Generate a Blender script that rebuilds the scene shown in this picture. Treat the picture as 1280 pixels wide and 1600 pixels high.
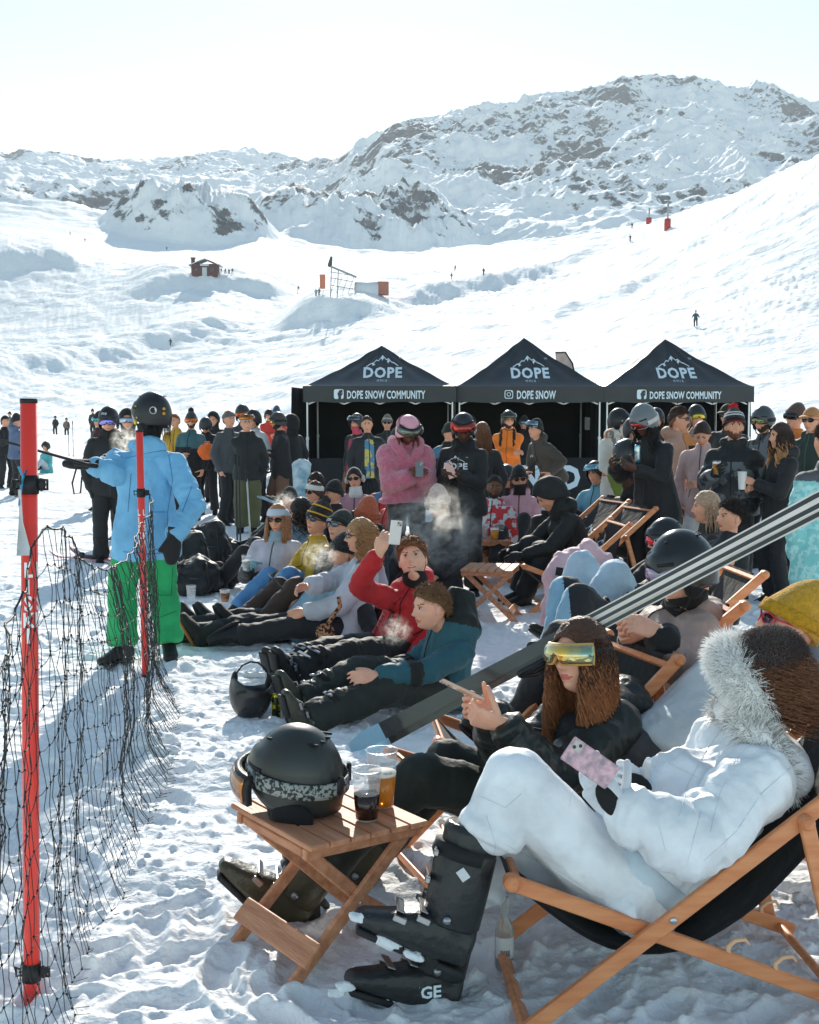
import bpy, math, random
import numpy as np
from mathutils import Vector as V, Matrix
from mathutils.bvhtree import BVHTree
R = math.radians
random.seed(5); rng = np.random.default_rng(5)
scene = bpy.context.scene
for o in list(bpy.data.objects): bpy.data.objects.remove(o)
COL = scene.collection
# ---------------------------------------------------------------- camera
F = 2000.0; CAMZ = 1.75; PITCH = math.atan(155/2000)
cd = bpy.data.cameras.new('camera'); cam = bpy.data.objects.new('camera', cd); COL.objects.link(cam)
cd.sensor_fit = 'VERTICAL'; cd.sensor_height = 36; cd.lens = 45; cd.clip_end = 12000; cd.clip_start = .1
cam.location = (0, 0, CAMZ); cam.rotation_euler = (R(90)-PITCH, 0, 0)
scene.camera = cam
# ---------------------------------------------------------------- sky and sun
SUN_EL = R(25); SUN_AZ = R(-1.5)      # azimuth measured from +Y towards +X
w = bpy.data.worlds.new('World'); scene.world = w; w.use_nodes = True
nt = w.node_tree; bgn = nt.nodes['Background']; bgn.inputs[1].default_value = .114
sky = nt.nodes.new('ShaderNodeTexSky'); sky.sky_type = 'NISHITA'; sky.sun_disc = False
sky.sun_elevation = SUN_EL; sky.sun_rotation = SUN_AZ; sky.altitude = 1800; sky.air_density = 1.0; sky.dust_density = .15; sky.ozone_density = .6
wb = nt.nodes.new('ShaderNodeMix'); wb.data_type = 'RGBA'; wb.blend_type = 'MULTIPLY'; wb.inputs[0].default_value = 1; wb.inputs[7].default_value = (.97, .965, .80, 1)
nt.links.new(sky.outputs[0], wb.inputs[6]); nt.links.new(wb.outputs[2], bgn.inputs[0])
sl = bpy.data.lights.new('sun', 'SUN'); sl.energy = 3.0; sl.angle = R(.6); sl.color = (1, .94, .83)
so = bpy.data.objects.new('sun', sl); COL.objects.link(so)
sd = V((math.sin(SUN_AZ)*math.cos(SUN_EL), math.cos(SUN_AZ)*math.cos(SUN_EL), math.sin(SUN_EL)))
so.rotation_euler = sd.to_track_quat('Z', 'Y').to_euler()
scene.view_settings.view_transform = 'Standard'; scene.view_settings.look = 'None'
scene.view_settings.exposure = 1.18; scene.view_settings.gamma = 1; scene.view_settings.use_curve_mapping = False
try:
    scene.cycles.volume_step_rate = 2; scene.cycles.max_bounces = 8; scene.cycles.volume_bounces = 1
except Exception: pass
# ---------------------------------------------------------------- helpers
CP, SP = math.cos(PITCH), math.sin(PITCH)
def W(px, py, d):                      # photo pixel + horizontal distance -> world point
    v = (800-py)/F; y = CP+v*SP; t = d/y
    return V(((px-640)/F*t, d, CAMZ+t*(-SP+v*CP)))
def X(px, d, z=0): return V(((px-640)/F*(d*CP-(z-CAMZ)*SP), d, z))
def lin(c): 
    return tuple((x/255/12.92 if x/255 <= .04045 else ((x/255+.055)/1.055)**2.4) for x in c[:3])
def hsh(ix, iy, iz, seed):
    h = (ix*374761393+iy*668265263+iz*2147483647+seed*974634777) & 0xffffffff
    h = ((h ^ (h >> 13))*1274126177) & 0xffffffff
    h = ((h ^ (h >> 15))*2246822519) & 0xffffffff
    return ((h ^ (h >> 16)) & 0xffffff)/float(0xffffff)
def noise(P, s=1.0, seed=0):           # value noise 0..1, P is (n,2) or (n,3)
    P = np.asarray(P, float)*s; I = np.floor(P).astype(np.int64); f = P-I; f = f*f*(3-2*f)
    three = P.shape[1] == 3; out = 0
    for a in (0, 1):
        for b in (0, 1):
            for c in ((0, 1) if three else (0,)):
                wgt = (f[:, 0] if a else 1-f[:, 0])*(f[:, 1] if b else 1-f[:, 1])
                if three: wgt = wgt*(f[:, 2] if c else 1-f[:, 2])
                out = out+wgt*hsh(I[:, 0]+a, I[:, 1]+b, (I[:, 2]+c if three else 0), seed)
    return out
def fbm(P, s=1.0, o=4, seed=0, ridge=False):
    out = 0; amp = .5; tot = 0
    for k in range(o):
        n = noise(P, s*2**k*1.03, seed+k*7)
        if ridge: n = 1-abs(2*n-1)
        out = out+n*amp; tot += amp; amp *= .5
    return out/tot
# ---- materials
MATS = {}
def mat(name, col, rough=.7, metal=0, bump=0, bscale=30, var=0, vscale=6, col2=None, trans=0, ior=1.45, sheen=0, coat=0, emit=None, alpha=1, sss=0, pat=None, spec=.5):
    if name in MATS: return MATS[name]
    m = bpy.data.materials.new(name); m.use_nodes = True; n = m.node_tree; b = n.nodes['Principled BSDF']
    c = lin(col)+(1,); b.inputs['Base Color'].default_value = c
    b.inputs['Roughness'].default_value = rough; b.inputs['Metallic'].default_value = metal
    b.inputs['Transmission Weight'].default_value = trans; b.inputs['IOR'].default_value = ior
    b.inputs['Sheen Weight'].default_value = sheen; b.inputs['Coat Weight'].default_value = coat
    b.inputs['Alpha'].default_value = alpha; b.inputs['Specular IOR Level'].default_value = spec
    if sss: b.inputs['Subsurface Weight'].default_value = sss; b.inputs['Subsurface Radius'].default_value = (.02, .008, .004)
    tc = n.nodes.new('ShaderNodeTexCoord')
    if var or col2:
        nz = n.nodes.new('ShaderNodeTexNoise'); nz.inputs['Scale'].default_value = vscale; nz.inputs['Detail'].default_value = 4
        n.links.new(tc.outputs['Object'], nz.inputs['Vector'])
        mx = n.nodes.new('ShaderNodeMix'); mx.data_type = 'RGBA'
        rp = n.nodes.new('ShaderNodeMapRange'); rp.inputs[1].default_value = .35 if not pat else .49; rp.inputs[2].default_value = .65 if not pat else .53
        n.links.new(nz.outputs[0], rp.inputs[0]); n.links.new(rp.outputs[0], mx.inputs[0])
        k = lin(col2)+(1,) if col2 else tuple(x*(1-var) for x in c[:3])+(1,)
        mx.inputs[6].default_value = c; mx.inputs[7].default_value = k
        n.links.new(mx.outputs[2], b.inputs['Base Color'])
    if bump:
        nb = n.nodes.new('ShaderNodeTexNoise'); nb.inputs['Scale'].default_value = bscale; nb.inputs['Detail'].default_value = 5
        n.links.new(tc.outputs['Object'], nb.inputs['Vector'])
        bp = n.nodes.new('ShaderNodeBump'); bp.inputs['Strength'].default_value = bump; bp.inputs['Distance'].default_value = .02
        n.links.new(nb.outputs[0], bp.inputs['Height']); n.links.new(bp.outputs[0], b.inputs['Normal'])
    if emit: b.inputs['Emission Color'].default_value = c; b.inputs['Emission Strength'].default_value = emit
    m.diffuse_color = c; MATS[name] = m
    return m
def fab(col, rough=.75, **k):          # cloth of one colour
    key = 'cloth_%d_%d_%d' % tuple(col[:3])+('_%d' % (rough*100))+''.join(str(v) for v in k.values())
    k.setdefault('bump', .5); k.setdefault('bscale', 14); k.setdefault('var', .22); k.setdefault('sheen', .06)
    return mat(key, col, rough, **k)
# ---- mesh builder
class MB:
    def __init__(s): s.v = []; s.f = []; s.m = []; s.k = 0
    def add(s, vs, fs, m=None):
        o = len(s.v); s.v.extend([tuple(p) for p in vs]); s.f.extend([tuple(i+o for i in f) for f in fs]); s.m.extend([s.k if m is None else m]*len(fs)); return s
    def join(s, o, m=None):
        off = len(s.v); s.v.extend(o.v); s.f.extend([tuple(i+off for i in f) for f in o.f]); s.m.extend(o.m if m is None else [m]*len(o.f)); return s
    def xf(s, M):
        M = M if isinstance(M, Matrix) else Matrix(M)
        s.v = [tuple(M @ V(p)) for p in s.v]; return s
    def loft(s, secs, seg=12, m=None, cap=True, e=1.0):    # secs: (center, axisX, axisY, rx, ry)
        vs = []; fs = []
        for c, ax, ay, rx, ry in secs:
            c = V(c)
            for i in range(seg):
                a = 2*math.pi*i/seg; ca, sa = math.cos(a), math.sin(a)
                if e != 1: ca = math.copysign(abs(ca)**e, ca); sa = math.copysign(abs(sa)**e, sa)
                vs.append(c+ax*(rx*ca)+ay*(ry*sa))
        n = len(secs)
        for j in range(n-1):
            for i in range(seg):
                k = (i+1) % seg; fs.append((j*seg+i, j*seg+k, (j+1)*seg+k, (j+1)*seg+i))
        if cap: fs.append(tuple(range(seg-1, -1, -1))); fs.append(tuple((n-1)*seg+i for i in range(seg)))
        return s.add(vs, fs, m)
    def tube(s, pts, rad, seg=8, m=None, flat=1.0, up=None, cap=True):
        pts = [V(p) for p in pts]; n = len(pts)
        if not hasattr(rad, '__len__'): rad = [rad]*n
        secs = []; a0 = V(up) if up else None
        for i, p in enumerate(pts):
            t = (pts[min(i+1, n-1)]-pts[max(i-1, 0)])
            if t.length < 1e-9: t = V((0, 0, 1))
            t.normalize()
            if a0 is None: a0 = V((0, 0, 1)) if abs(t.z) < .9 else V((1, 0, 0))
            ax = a0-t*a0.dot(t)
            if ax.length < 1e-4: ax = t.orthogonal()
            ax.normalize(); ay = t.cross(ax); a0 = ax
            secs.append((p, ax, ay, rad[i], rad[i]*flat))
        return s.loft(secs, seg, m, cap)
    def cap(s, p0, r0, p1, r1, seg=12, m=None):            # tapered capsule
        p0, p1 = V(p0), V(p1); t = p1-p0; L = t.length
        if L < 1e-6: t = V((0, 0, 1)); L = 1e-6
        t = t/L; ax = t.orthogonal().normalized(); ay = t.cross(ax); secs = []
        for a in (-80, -50, -20): secs.append((p0+t*(r0*math.sin(R(a))), ax, ay, r0*math.cos(R(a)), r0*math.cos(R(a))))
        for q in (.33, .66): rr = r0+(r1-r0)*q; secs.append((p0+(p1-p0)*q, ax, ay, rr, rr))
        for a in (20, 50, 80): secs.append((p1+t*(r1*math.sin(R(a))), ax, ay, r1*math.cos(R(a)), r1*math.cos(R(a))))
        return s.loft(secs, seg, m)
    def ell(s, c, ax, ay, az, seg=14, rings=8, m=None):
        c = V(c); ax, ay, az = V(ax), V(ay), V(az); secs = []
        nx, ny = ax.normalized(), ay.normalized()
        for j in range(rings+1):
            a = R(-86+172*j/rings); secs.append((c+az*math.sin(a), nx, ny, ax.length*math.cos(a), ay.length*math.cos(a)))
        return s.loft(secs, seg, m)
    def box(s, c, sx, sy, sz, M=None, m=None, bev=0):
        c = V(c); M = M or Matrix.Identity(3); vs = []; b = min(bev, sx/3, sy/3, sz/3)
        if b <= 0:
            for z in (-1, 1):
                for x, y in ((-1, -1), (1, -1), (1, 1), (-1, 1)): vs.append(c+M @ V((x*sx/2, y*sy/2, z*sz/2)))
            fs = [(3, 2, 1, 0), (4, 5, 6, 7)]+[(i, (i+1) % 4, (i+1) % 4+4, i+4) for i in range(4)]
            return s.add(vs, fs, m)
        rings = [(-sz/2, b), (-sz/2+b, 0), (sz/2-b, 0), (sz/2, b)]
        for z, q in rings:
            hx, hy = sx/2-q, sy/2-q
            for x, y in ((-hx+b, -hy), (hx-b, -hy), (hx, -hy+b), (hx, hy-b), (hx-b, hy), (-hx+b, hy), (-hx, hy-b), (-hx, -hy+b)): vs.append(c+M @ V((x, y, z)))
        fs = []
        for j in range(3):
            for i in range(8): k = (i+1) % 8; fs.append((j*8+i, j*8+k, j*8+8+k, j*8+8+i))
        fs.append(tuple(range(7, -1, -1))); fs.append(tuple(24+i for i in range(8)))
        return s.add(vs, fs, m)
    def bar(s, a, b, w_, t_, up=(0, 0, 1), m=None, bev=.004):   # beam from a to b: w_ across `up`, t_ along `up`
        a, b = V(a), V(b); x = (b-a); L = x.length; x.normalize(); u = V(up); u = (u-x*u.dot(x)).normalized(); y = u.cross(x)
        return s.box((a+b)/2, L, w_, t_, Matrix((x, y, u)).transposed(), m, bev)
    def arr(s): return np.array(s.v, float).reshape(-1, 3)
    def build(s, name, mats, parent=None, loc=None, smooth=True, off=None):
        me = bpy.data.meshes.new(name); vs = s.v
        if off is not None: a = s.arr()-np.array(off); vs = a.tolist()
        me.from_pydata(vs, [], s.f)
        if not isinstance(mats, (list, tuple)): mats = [mats]
        for m in mats: me.materials.append(m)
        if len(mats) > 1: me.polygons.foreach_set('material_index', np.minimum(np.array(s.m, np.int32), len(mats)-1))
        me.polygons.foreach_set('use_smooth', [smooth]*len(s.f))
        me.update()
        o = bpy.data.objects.new(name, me); COL.objects.link(o)
        if parent: o.parent = parent
        if loc is not None: o.location = loc
        if smooth == 'auto': 
            me.set_sharp_from_angle(angle=R(35))
        return o
def autos(o, a=35):
    o.data.set_sharp_from_angle(angle=R(a)); return o
def remesh(mb, vox, sm=3):
    me = bpy.data.meshes.new('tmp'); me.from_pydata(mb.v, [], mb.f); o = bpy.data.objects.new('tmp', me); COL.objects.link(o)
    md = o.modifiers.new('r', 'REMESH'); md.mode = 'VOXEL'; md.voxel_size = vox; md.adaptivity = 0
    if sm: ms = o.modifiers.new('s', 'SMOOTH'); ms.iterations = sm; ms.factor = .5
    dg = bpy.context.evaluated_depsgraph_get(); ev = o.evaluated_get(dg); m2 = ev.to_mesh()
    n = len(m2.vertices); co = np.empty(n*3); m2.vertices.foreach_get('co', co); no = np.empty(n*3); m2.vertices.foreach_get('normal', no)
    r = MB(); r.v = [tuple(p) for p in co.reshape(-1, 3)]; r.no = no.reshape(-1, 3)
    nl = len(m2.loops); li = np.empty(nl, np.int32); m2.loops.foreach_get('vertex_index', li)
    ls = np.empty(len(m2.polygons), np.int32); m2.polygons.foreach_get('loop_start', ls); le = np.append(ls[1:], nl)
    li = li.tolist(); r.f = [tuple(li[a:b]) for a, b in zip(ls.tolist(), le.tolist())]; r.m = [0]*len(r.f)
    ev.to_mesh_clear(); bpy.data.objects.remove(o); bpy.data.meshes.remove(me)
    return r
def empty(name, loc, rz=0):
    o = bpy.data.objects.new(name, None); COL.objects.link(o); o.location = loc; o.rotation_euler = (0, 0, rz); o.empty_display_size = .1; return o
def tag(o, label, cat, group=None, kind=None):
    if label: o['label'] = label
    if cat: o['category'] = cat
    if group: o['group'] = group
    if kind: o['kind'] = kind
    return o
def struct(o): o['kind'] = 'structure'; return o
def copy_tree(o, parent=None):
    c = o.copy(); COL.objects.link(c); c.parent = parent
    for ch in o.children: copy_tree(ch, c)
    return c
def text_mb(txt, size=1, sx=1, bold=0, shear=0, spacing=1, depth=0):   # lettering in the XY plane, centred on x, baseline y=0
    c = bpy.data.curves.new('t', 'FONT'); c.body = txt; c.size = size; c.offset = bold; c.shear = shear; c.align_x = 'CENTER'; c.space_character = spacing; c.resolution_u = 2
    o = bpy.data.objects.new('t', c); COL.objects.link(o); dg = bpy.context.evaluated_depsgraph_get(); m2 = o.evaluated_get(dg).to_mesh()
    r = MB(); r.v = [(p.co.x*sx, p.co.y, 0) for p in m2.vertices]; r.f = [tuple(p.vertices) for p in m2.polygons]; r.m = [0]*len(r.f)
    o.evaluated_get(dg).to_mesh_clear(); bpy.data.objects.remove(o); bpy.data.curves.remove(c)
    return r
def fine_text(mb, step):               # cut lettering small enough to wrap round a curve
    import bmesh
    me = bpy.data.meshes.new('t'); me.from_pydata(mb.v, [], mb.f); bm = bmesh.new(); bm.from_mesh(me); bmesh.ops.triangulate(bm, faces=bm.faces)
    for _ in range(4):
        es = [e for e in bm.edges if e.calc_length() > step]
        if not es: break
        bmesh.ops.subdivide_edges(bm, edges=es, cuts=1); bmesh.ops.triangulate(bm, faces=bm.faces)
    bm.verts.index_update(); mb.v = [tuple(v.co) for v in bm.verts]; mb.f = [tuple(v.index for v in f.verts) for f in bm.faces]; mb.m = [0]*len(mb.f); bm.free(); bpy.data.meshes.remove(me); return mb
# ================================================================ TERRAIN
def snow_material():
    m = bpy.data.materials.new('snow'); m.use_nodes = True; n = m.node_tree; b = n.nodes['Principled BSDF']; L = n.links
    b.inputs['Roughness'].default_value = .8; b.inputs['Specular IOR Level'].default_value = .12
    g = n.nodes.new('ShaderNodeNewGeometry'); at = n.nodes.new('ShaderNodeAttribute'); at.attribute_name = 'rock'
    nz = n.nodes.new('ShaderNodeTexNoise'); nz.inputs['Scale'].default_value = .085; nz.inputs['Detail'].default_value = 9; nz.inputs['Roughness'].default_value = .68
    L.new(g.outputs['Position'], nz.inputs['Vector'])
    ad = n.nodes.new('ShaderNodeMath'); ad.operation = 'ADD'; L.new(at.outputs['Fac'], ad.inputs[0]); L.new(nz.outputs[0], ad.inputs[1])
    mr = n.nodes.new('ShaderNodeMapRange'); mr.inputs[1].default_value = 1.0; mr.inputs[2].default_value = 1.07; L.new(ad.outputs[0], mr.inputs[0])
    rc = n.nodes.new('ShaderNodeTexNoise'); rc.inputs['Scale'].default_value = .12; rc.inputs['Detail'].default_value = 6; L.new(g.outputs['Position'], rc.inputs['Vector'])
    cr = n.nodes.new('ShaderNodeValToRGB'); cr.color_ramp.elements[0].color = (.05, .06, .07, 1); cr.color_ramp.elements[0].position = .35; cr.color_ramp.elements[1].color = (.14, .14, .145, 1); cr.color_ramp.elements[1].position = .65
    L.new(rc.outputs[0], cr.inputs[0])
    mx = n.nodes.new('ShaderNodeMix'); mx.data_type = 'RGBA'; mx.inputs[6].default_value = (.88, .89, .90, 1); L.new(mr.outputs[0], mx.inputs[0]); L.new(cr.outputs[0], mx.inputs[7])
    L.new(mx.outputs[2], b.inputs['Base Color'])
    # fine grain: three sizes of bump, near, slope and mountain
    prev = None
    for sc, st, di, de in ((60, .35, .02, 6), (9, .4, .05, 5), (.9, .35, .35, 6), (.05, .45, 6.0, 8)):
        t = n.nodes.new('ShaderNodeTexNoise'); t.inputs['Scale'].default_value = sc; t.inputs['Detail'].default_value = de; t.inputs['Roughness'].default_value = .6
        L.new(g.outputs['Position'], t.inputs['Vector'])
        bp = n.nodes.new('ShaderNodeBump'); bp.inputs['Strength'].default_value = st; bp.inputs['Distance'].default_value = di
        L.new(t.outputs[0], bp.inputs['Height'])
        if prev: L.new(prev.outputs[0], bp.inputs['Normal'])
        prev = bp
    L.new(prev.outputs[0], b.inputs['Normal'])
    return m
SNOW = snow_material()
# rows: every row is a line across the land given as (photo x, photo y, distance)
ROWS = [
 [(-900,732.5,40),(900,732.5,40),(1280,728,40),(2100,700,40)],
 [(-900,688,82),(560,688,82),(700,683,75),(870,670,70),(1087,655,66),(1280,640,64),(2100,560,64)],
 [(-900,674,120),(320,672,120),(560,655,112),(700,630,104),(870,600,98),(1087,570,95),(1280,545,92),(2100,440,90)],
 [(-900,640,190),(0,640,190),(200,625,185),(320,605,180),(440,590,175),(560,565,168),(700,545,160),(870,535,150),(1087,500,138),(1280,430,145),(2100,200,150)],
 [(-900,590,250),(0,585,250),(150,590,240),(267,560,250),(440,535,240),(560,500,240),(640,485,250),(700,475,255),(870,455,260),(1010,420,240),(1130,380,215),(1280,330,195),(2100,60,190)],
 [(-900,540,310),(0,540,310),(200,530,300),(300,505,300),(440,500,285),(500,470,285),(560,460,290),(640,445,330),(700,432,355),(870,397,370),(1010,352,350),(1130,308,290),(1280,250,235),(2100,-60,220)],
 [(-900,500,360),(0,500,355),(160,480,345),(300,478,330),(440,492,320),(500,480,320),(560,470,325),(640,452,370),(700,440,400),(870,410,420),(1010,372,400),(1130,335,340),(1280,280,280),(2100,-20,260)],
 [(-900,440,410),(0,455,400),(120,450,395),(200,440,390),(260,428,385),(330,430,382),(400,434,385),(460,448,385),(500,462,380),(560,468,390),(640,462,430),(870,440,480),(1280,330,360),(2100,30,330)],
 [(-900,380,500),(0,395,470),(120,400,470),(200,415,455),(330,425,430),(440,430,440),(500,432,450),(560,430,480),(640,425,500),(870,425,560),(1280,360,500),(2100,100,450)],
 [(-900,345,640),(0,352,620),(120,372,600),(200,392,590),(330,402,570),(440,408,570),(560,415,600),(700,405,650),(870,385,700),(1010,365,700),(1280,350,700),(2100,250,700)],
 [(-900,325,820),(0,322,800),(100,330,800),(200,350,780),(330,385,700),(400,362,760),(460,372,780),(560,392,760),(700,378,820),(870,360,850),(1010,345,850),(1280,330,850),(2100,230,900)],
 [(-900,318,1250),(0,312,1250),(200,318,1200),(400,330,1150),(500,340,1150),(600,340,1080),(700,328,1080),(870,310,1100),(1010,295,1120),(1280,285,1150),(2100,240,1200)],
 [(-900,290,1900),(0,280,1900),(200,280,1900),(400,290,1850),(525,292,1500),(600,280,1350),(700,265,1350),(870,245,1400),(1010,225,1400),(1280,230,1400),(2100,220,1500)],
 [(-900,260,2300),(0,235,2300),(40,230,2300),(90,238,2300),(150,246,2350),(240,245,2400),(330,239,2350),(420,252,2400),(480,262,2300),(525,266,1900),(555,250,1700),(600,226,1650),(640,213,1650),(700,198,1700),(760,190,1750),(820,184,1750),(850,170,1780),(930,160,1800),(985,149,1800),(1050,143,1800),(1100,139,1800),(1150,148,1800),(1200,156,1800),(1280,172,1800),(1500,210,1800),(2100,260,1900)],
 [(-900,330,3300),(525,330,3000),(1280,300,2800),(2100,330,2800)]]
def rowcurves(px):
    o = []
    for r in ROWS:
        a = np.array(r, float); py = np.interp(px, a[:, 0], a[:, 1]); d = np.interp(px, a[:, 0], a[:, 2]); o.append((py, d))
    return o
def hz(py, d):
    v = (800-py)/F; t = d/(CP+v*SP); return CAMZ+t*(-SP+v*CP)
def smooth1(a, k, ax):
    ker = np.hanning(k+2)[1:-1]; ker /= ker.sum(); pad = [(0, 0), (0, 0)]; pad[ax] = (k//2, k//2)
    b = np.pad(a, pad, mode='edge'); out = np.zeros_like(a)
    for i, q in enumerate(ker): out += q*(b[i:i+a.shape[0], :] if ax == 0 else b[:, i:i+a.shape[1]])
    return out
def lumps(Pxy, d):                    # churned near snow, metres
    h = (fbm(Pxy, 1.1, 3, 3)-.5)*.07+(fbm(Pxy*[1, .8], 5, 3, 11)-.5)*.028
    b = fbm(Pxy*[.7, 1], 8, 3, 21, True); h += (b-.6)*.03
    c = fbm(Pxy*[.8, 1], 26, 2, 31); h += np.maximum(c-.5, 0)*.05*np.clip(fbm(Pxy, 2.2, 2, 35)*3-.9, .1, 1)
    rr = random.Random(9); X_, Y_ = Pxy[:, 0], Pxy[:, 1]; order = np.argsort(Y_, kind='stable'); ys = Y_[order]
    for _ in range(420):               # boot prints
        cy = rr.uniform(2.6, 14); cx = rr.uniform(-.36, .36)*cy; a = rr.uniform(-1.2, 1.2); i0, i1 = np.searchsorted(ys, [cy-.2, cy+.2]); ii = order[i0:i1]; ii = ii[abs(X_[ii]-cx) < .2]
        u = (X_[ii]-cx)*math.cos(a)+(Y_[ii]-cy)*math.sin(a); v = -(X_[ii]-cx)*math.sin(a)+(Y_[ii]-cy)*math.cos(a); e = (u/.055)**2+(v/.15)**2
        h[ii] += -.026*np.clip(1.25-e, 0, 1)+.010*np.exp(-((e-1.7)/.6)**2)
    return h
def terrain():
    cols = 860; px = np.concatenate([np.linspace(-900, -60, 60, endpoint=False), np.linspace(-60, 1340, cols-120, endpoint=False), np.linspace(1340, 2100, 60)])
    cur = rowcurves(px); rows_d = []; rows_z = []
    nd = np.concatenate([np.geomspace(1.0, 3.0, 60, endpoint=False), np.geomspace(3.0, 13, 560, endpoint=False), np.geomspace(13, 40, 160, endpoint=False)])
    for d in nd: rows_d.append(np.full(cols, d)); rows_z.append(np.zeros(cols))
    zc = [(hz(py, d), d) for py, d in cur]
    cnt = [20, 14, 36, 46, 44, 8, 24, 22, 30, 50, 60, 70, 90, 4]
    K = len(zc)
    for k in range(K-1):
        p0 = zc[max(k-1, 0)]; p1 = zc[k]; p2 = zc[k+1]; p3 = zc[min(k+2, K-1)]
        for i in range(cnt[k]):
            u = i/cnt[k]; dd = p1[1]+(p2[1]-p1[1])*u
            m1 = (p2[0]-p0[0])/np.maximum(p2[1]-p0[1], 1)*(p2[1]-p1[1]); m2 = (p3[0]-p1[0])/np.maximum(p3[1]-p1[1], 1)*(p2[1]-p1[1])
            if k == 0: m1 = m1*0
            h = (2*u**3-3*u*u+1)*p1[0]+(u**3-2*u*u+u)*m1+(-2*u**3+3*u*u)*p2[0]+(u**3-u*u)*m2
            rows_d.append(dd); rows_z.append(h)
    rows_d.append(zc[-1][1]); rows_z.append(zc[-1][0])
    D = np.array(rows_d); Z = np.array(rows_z); nn = len(nd)
    Z[nn:] = smooth1(Z[nn:], 25, 1)
    Z[nn:nn+20] *= np.linspace(0, 1, 20)[:, None]**.5 if False else 1
    Xw = (px[None, :]-640)/F*(D*CP-(Z-CAMZ)*SP)
    sh = D.shape; P = np.stack([Xw.ravel(), D.ravel()], 1); d = D.ravel(); z = Z.ravel(); pxx = np.broadcast_to(px, sh).ravel()
    near = np.clip((40-d)/20, 0, 1); idx = d < 40
    h = np.zeros(len(d)); hn = lumps(P[idx], d[idx]); h[idx] = hn*near[idx]
    # slopes: broad rolls, ski scratches, moguls
    idx = (d > 20) & (d < 700); q = P[idx]; sl = np.clip((d[idx]-25)/90, 0, 1)*np.clip((640-d[idx])/120, 0, 1)
    rot = q @ np.array([[.8, -.6], [.6, .8]])
    h[idx] += sl*((fbm(q, .012, 2, 40)-.5)*3.2+(fbm(rot*[1, .28], .33, 3, 50)-.5)*1.5+(fbm(rot*[1, .3], 1.1, 2, 52, True)-.6)*.32)
    # mountains
    idx = d > 560; q = P[idx]; ml = np.clip((d[idx]-600)/500, 0, 1)
    r1 = fbm(q*[1, .8], .0045, 5, 60, True); r2 = fbm(q, .022, 4, 70, True); r3 = fbm(q, .09, 3, 75)
    hm = (r1-.62)*62+(r2-.6)*26+(r3-.5)*7
    lft = np.clip((560-pxx[idx])/200, 0, 1); hm *= 1-.25*lft
    top = np.clip((z[idx]/d[idx])/.2, 0, 1)
    h[idx] += ml*hm
    z = z+h
    def bank(x0, x1, d0, hh, wd, dec, sk=0):
        e = np.clip((pxx-x0)/70, 0, 1)*np.clip((x1-pxx)/70, 0, 1); e = e*e*(3-2*e); wob = (fbm(np.stack([pxx, pxx*0], 1), .012, 3, int(d0))-.5)*22+sk*(pxx-x0)/(x1-x0); u = np.clip((d-d0-wob)/wd, 0, 1); u = u*u*(3-2*u)
        return e*hh*u*np.clip(1-(d-d0-wd)/dec, 0, 1)
    z = z+bank(180, 480, 350, 2.6, 12, 120)+bank(600, 960, 255, 3.8, 15, 110, 60)+bank(-160, 400, 232, 3.2, 18, 120, 40)+bank(410, 640, 262, 3.2, 12, 90, -20)+bank(-900, 150, 430, 4, 18, 140)+bank(820, 1130, 185, 1.6, 12, 90, 40)
    # rocky knolls
    def knoll(cx, cd_, rx, rd, hh, seed):
        X0 = (cx-640)/F*cd_; e = ((P[:, 0]-X0)/rx)**2+((d-cd_)/rd)**2; i = e < 1.6
        nse = fbm(P[i], .022, 6, seed, True); k = np.clip(1-e[i]*(.5+1.0*fbm(P[i], .02, 3, seed+2)), 0, 1); k = k*k*(3-2*k)
        z[i] += k*hh*(.05+1.5*nse)+k**.5*(fbm(P[i], .09, 4, seed+5, True)-.5)*9; return i, k
    rock = np.zeros(len(d)); i, k = knoll(300, 730, 52, 75, 22, 90)
    rr = fbm(P[i], .05, 4, 91); rock[i] = np.maximum(rock[i], np.clip(k*3, 0, 1)*np.clip(.34+(rr-.42)*1.6, 0, .56))
    i, k = knoll(570, 900, 95, 120, 22, 95); rr = fbm(P[i], .045, 4, 96); rock[i] = np.maximum(rock[i], np.clip(k*3, 0, 1)*np.clip(.30+(rr-.42)*1.7, 0, .56))
    # rock mask: where the noisy ground is steep, weighted to the craggy areas
    Zg = z.reshape(sh); gz = np.gradient(Zg, axis=0)/np.maximum(np.gradient(D, axis=0), .5); st = gz.ravel()
    idx = d > 700; pyv = 645-(z-CAMZ)/d*F
    wgt = np.zeros(len(d)); 
    def blob(cx, cy, sx, sy, a): 
        return a*np.exp(-(((pxx-cx)/sx)**2+((pyv-cy)/sy)**2))
    wgt = .30+blob(960, 270, 130, 60, .12)+blob(1040, 310, 90, 35, .14)+blob(840, 300, 110, 40, .08)+blob(620, 350, 80, 30, .05)-blob(150, 300, 260, 60, .02)-blob(1200, 300, 60, 60, .05)
    patch = np.zeros(len(d)); q = P[idx]; patch[idx] = fbm(q*[1, .7], .011, 3, 99)
    rk = wgt+.045+np.clip((patch-.5)*.75, -.25, .22)+np.clip((st-.42)*.38, -.18, .16)
    rock[idx] = np.maximum(rock[idx], np.clip(rk[idx], 0, .66)*np.clip((d[idx]-700)/200, 0, 1))
    me = bpy.data.meshes.new('snow_ground'); n = len(d)
    co = np.stack([P[:, 0], d, z], 1); rws, cl = sh
    a = (np.arange(rws-1)[:, None]*cl+np.arange(cl-1)[None, :]).ravel(); fc = np.stack([a, a+1, a+cl+1, a+cl], 1).astype(np.int32)
    me.vertices.add(n); me.vertices.foreach_set('co', co.ravel()); me.loops.add(fc.size); me.loops.foreach_set('vertex_index', fc.ravel())
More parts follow.
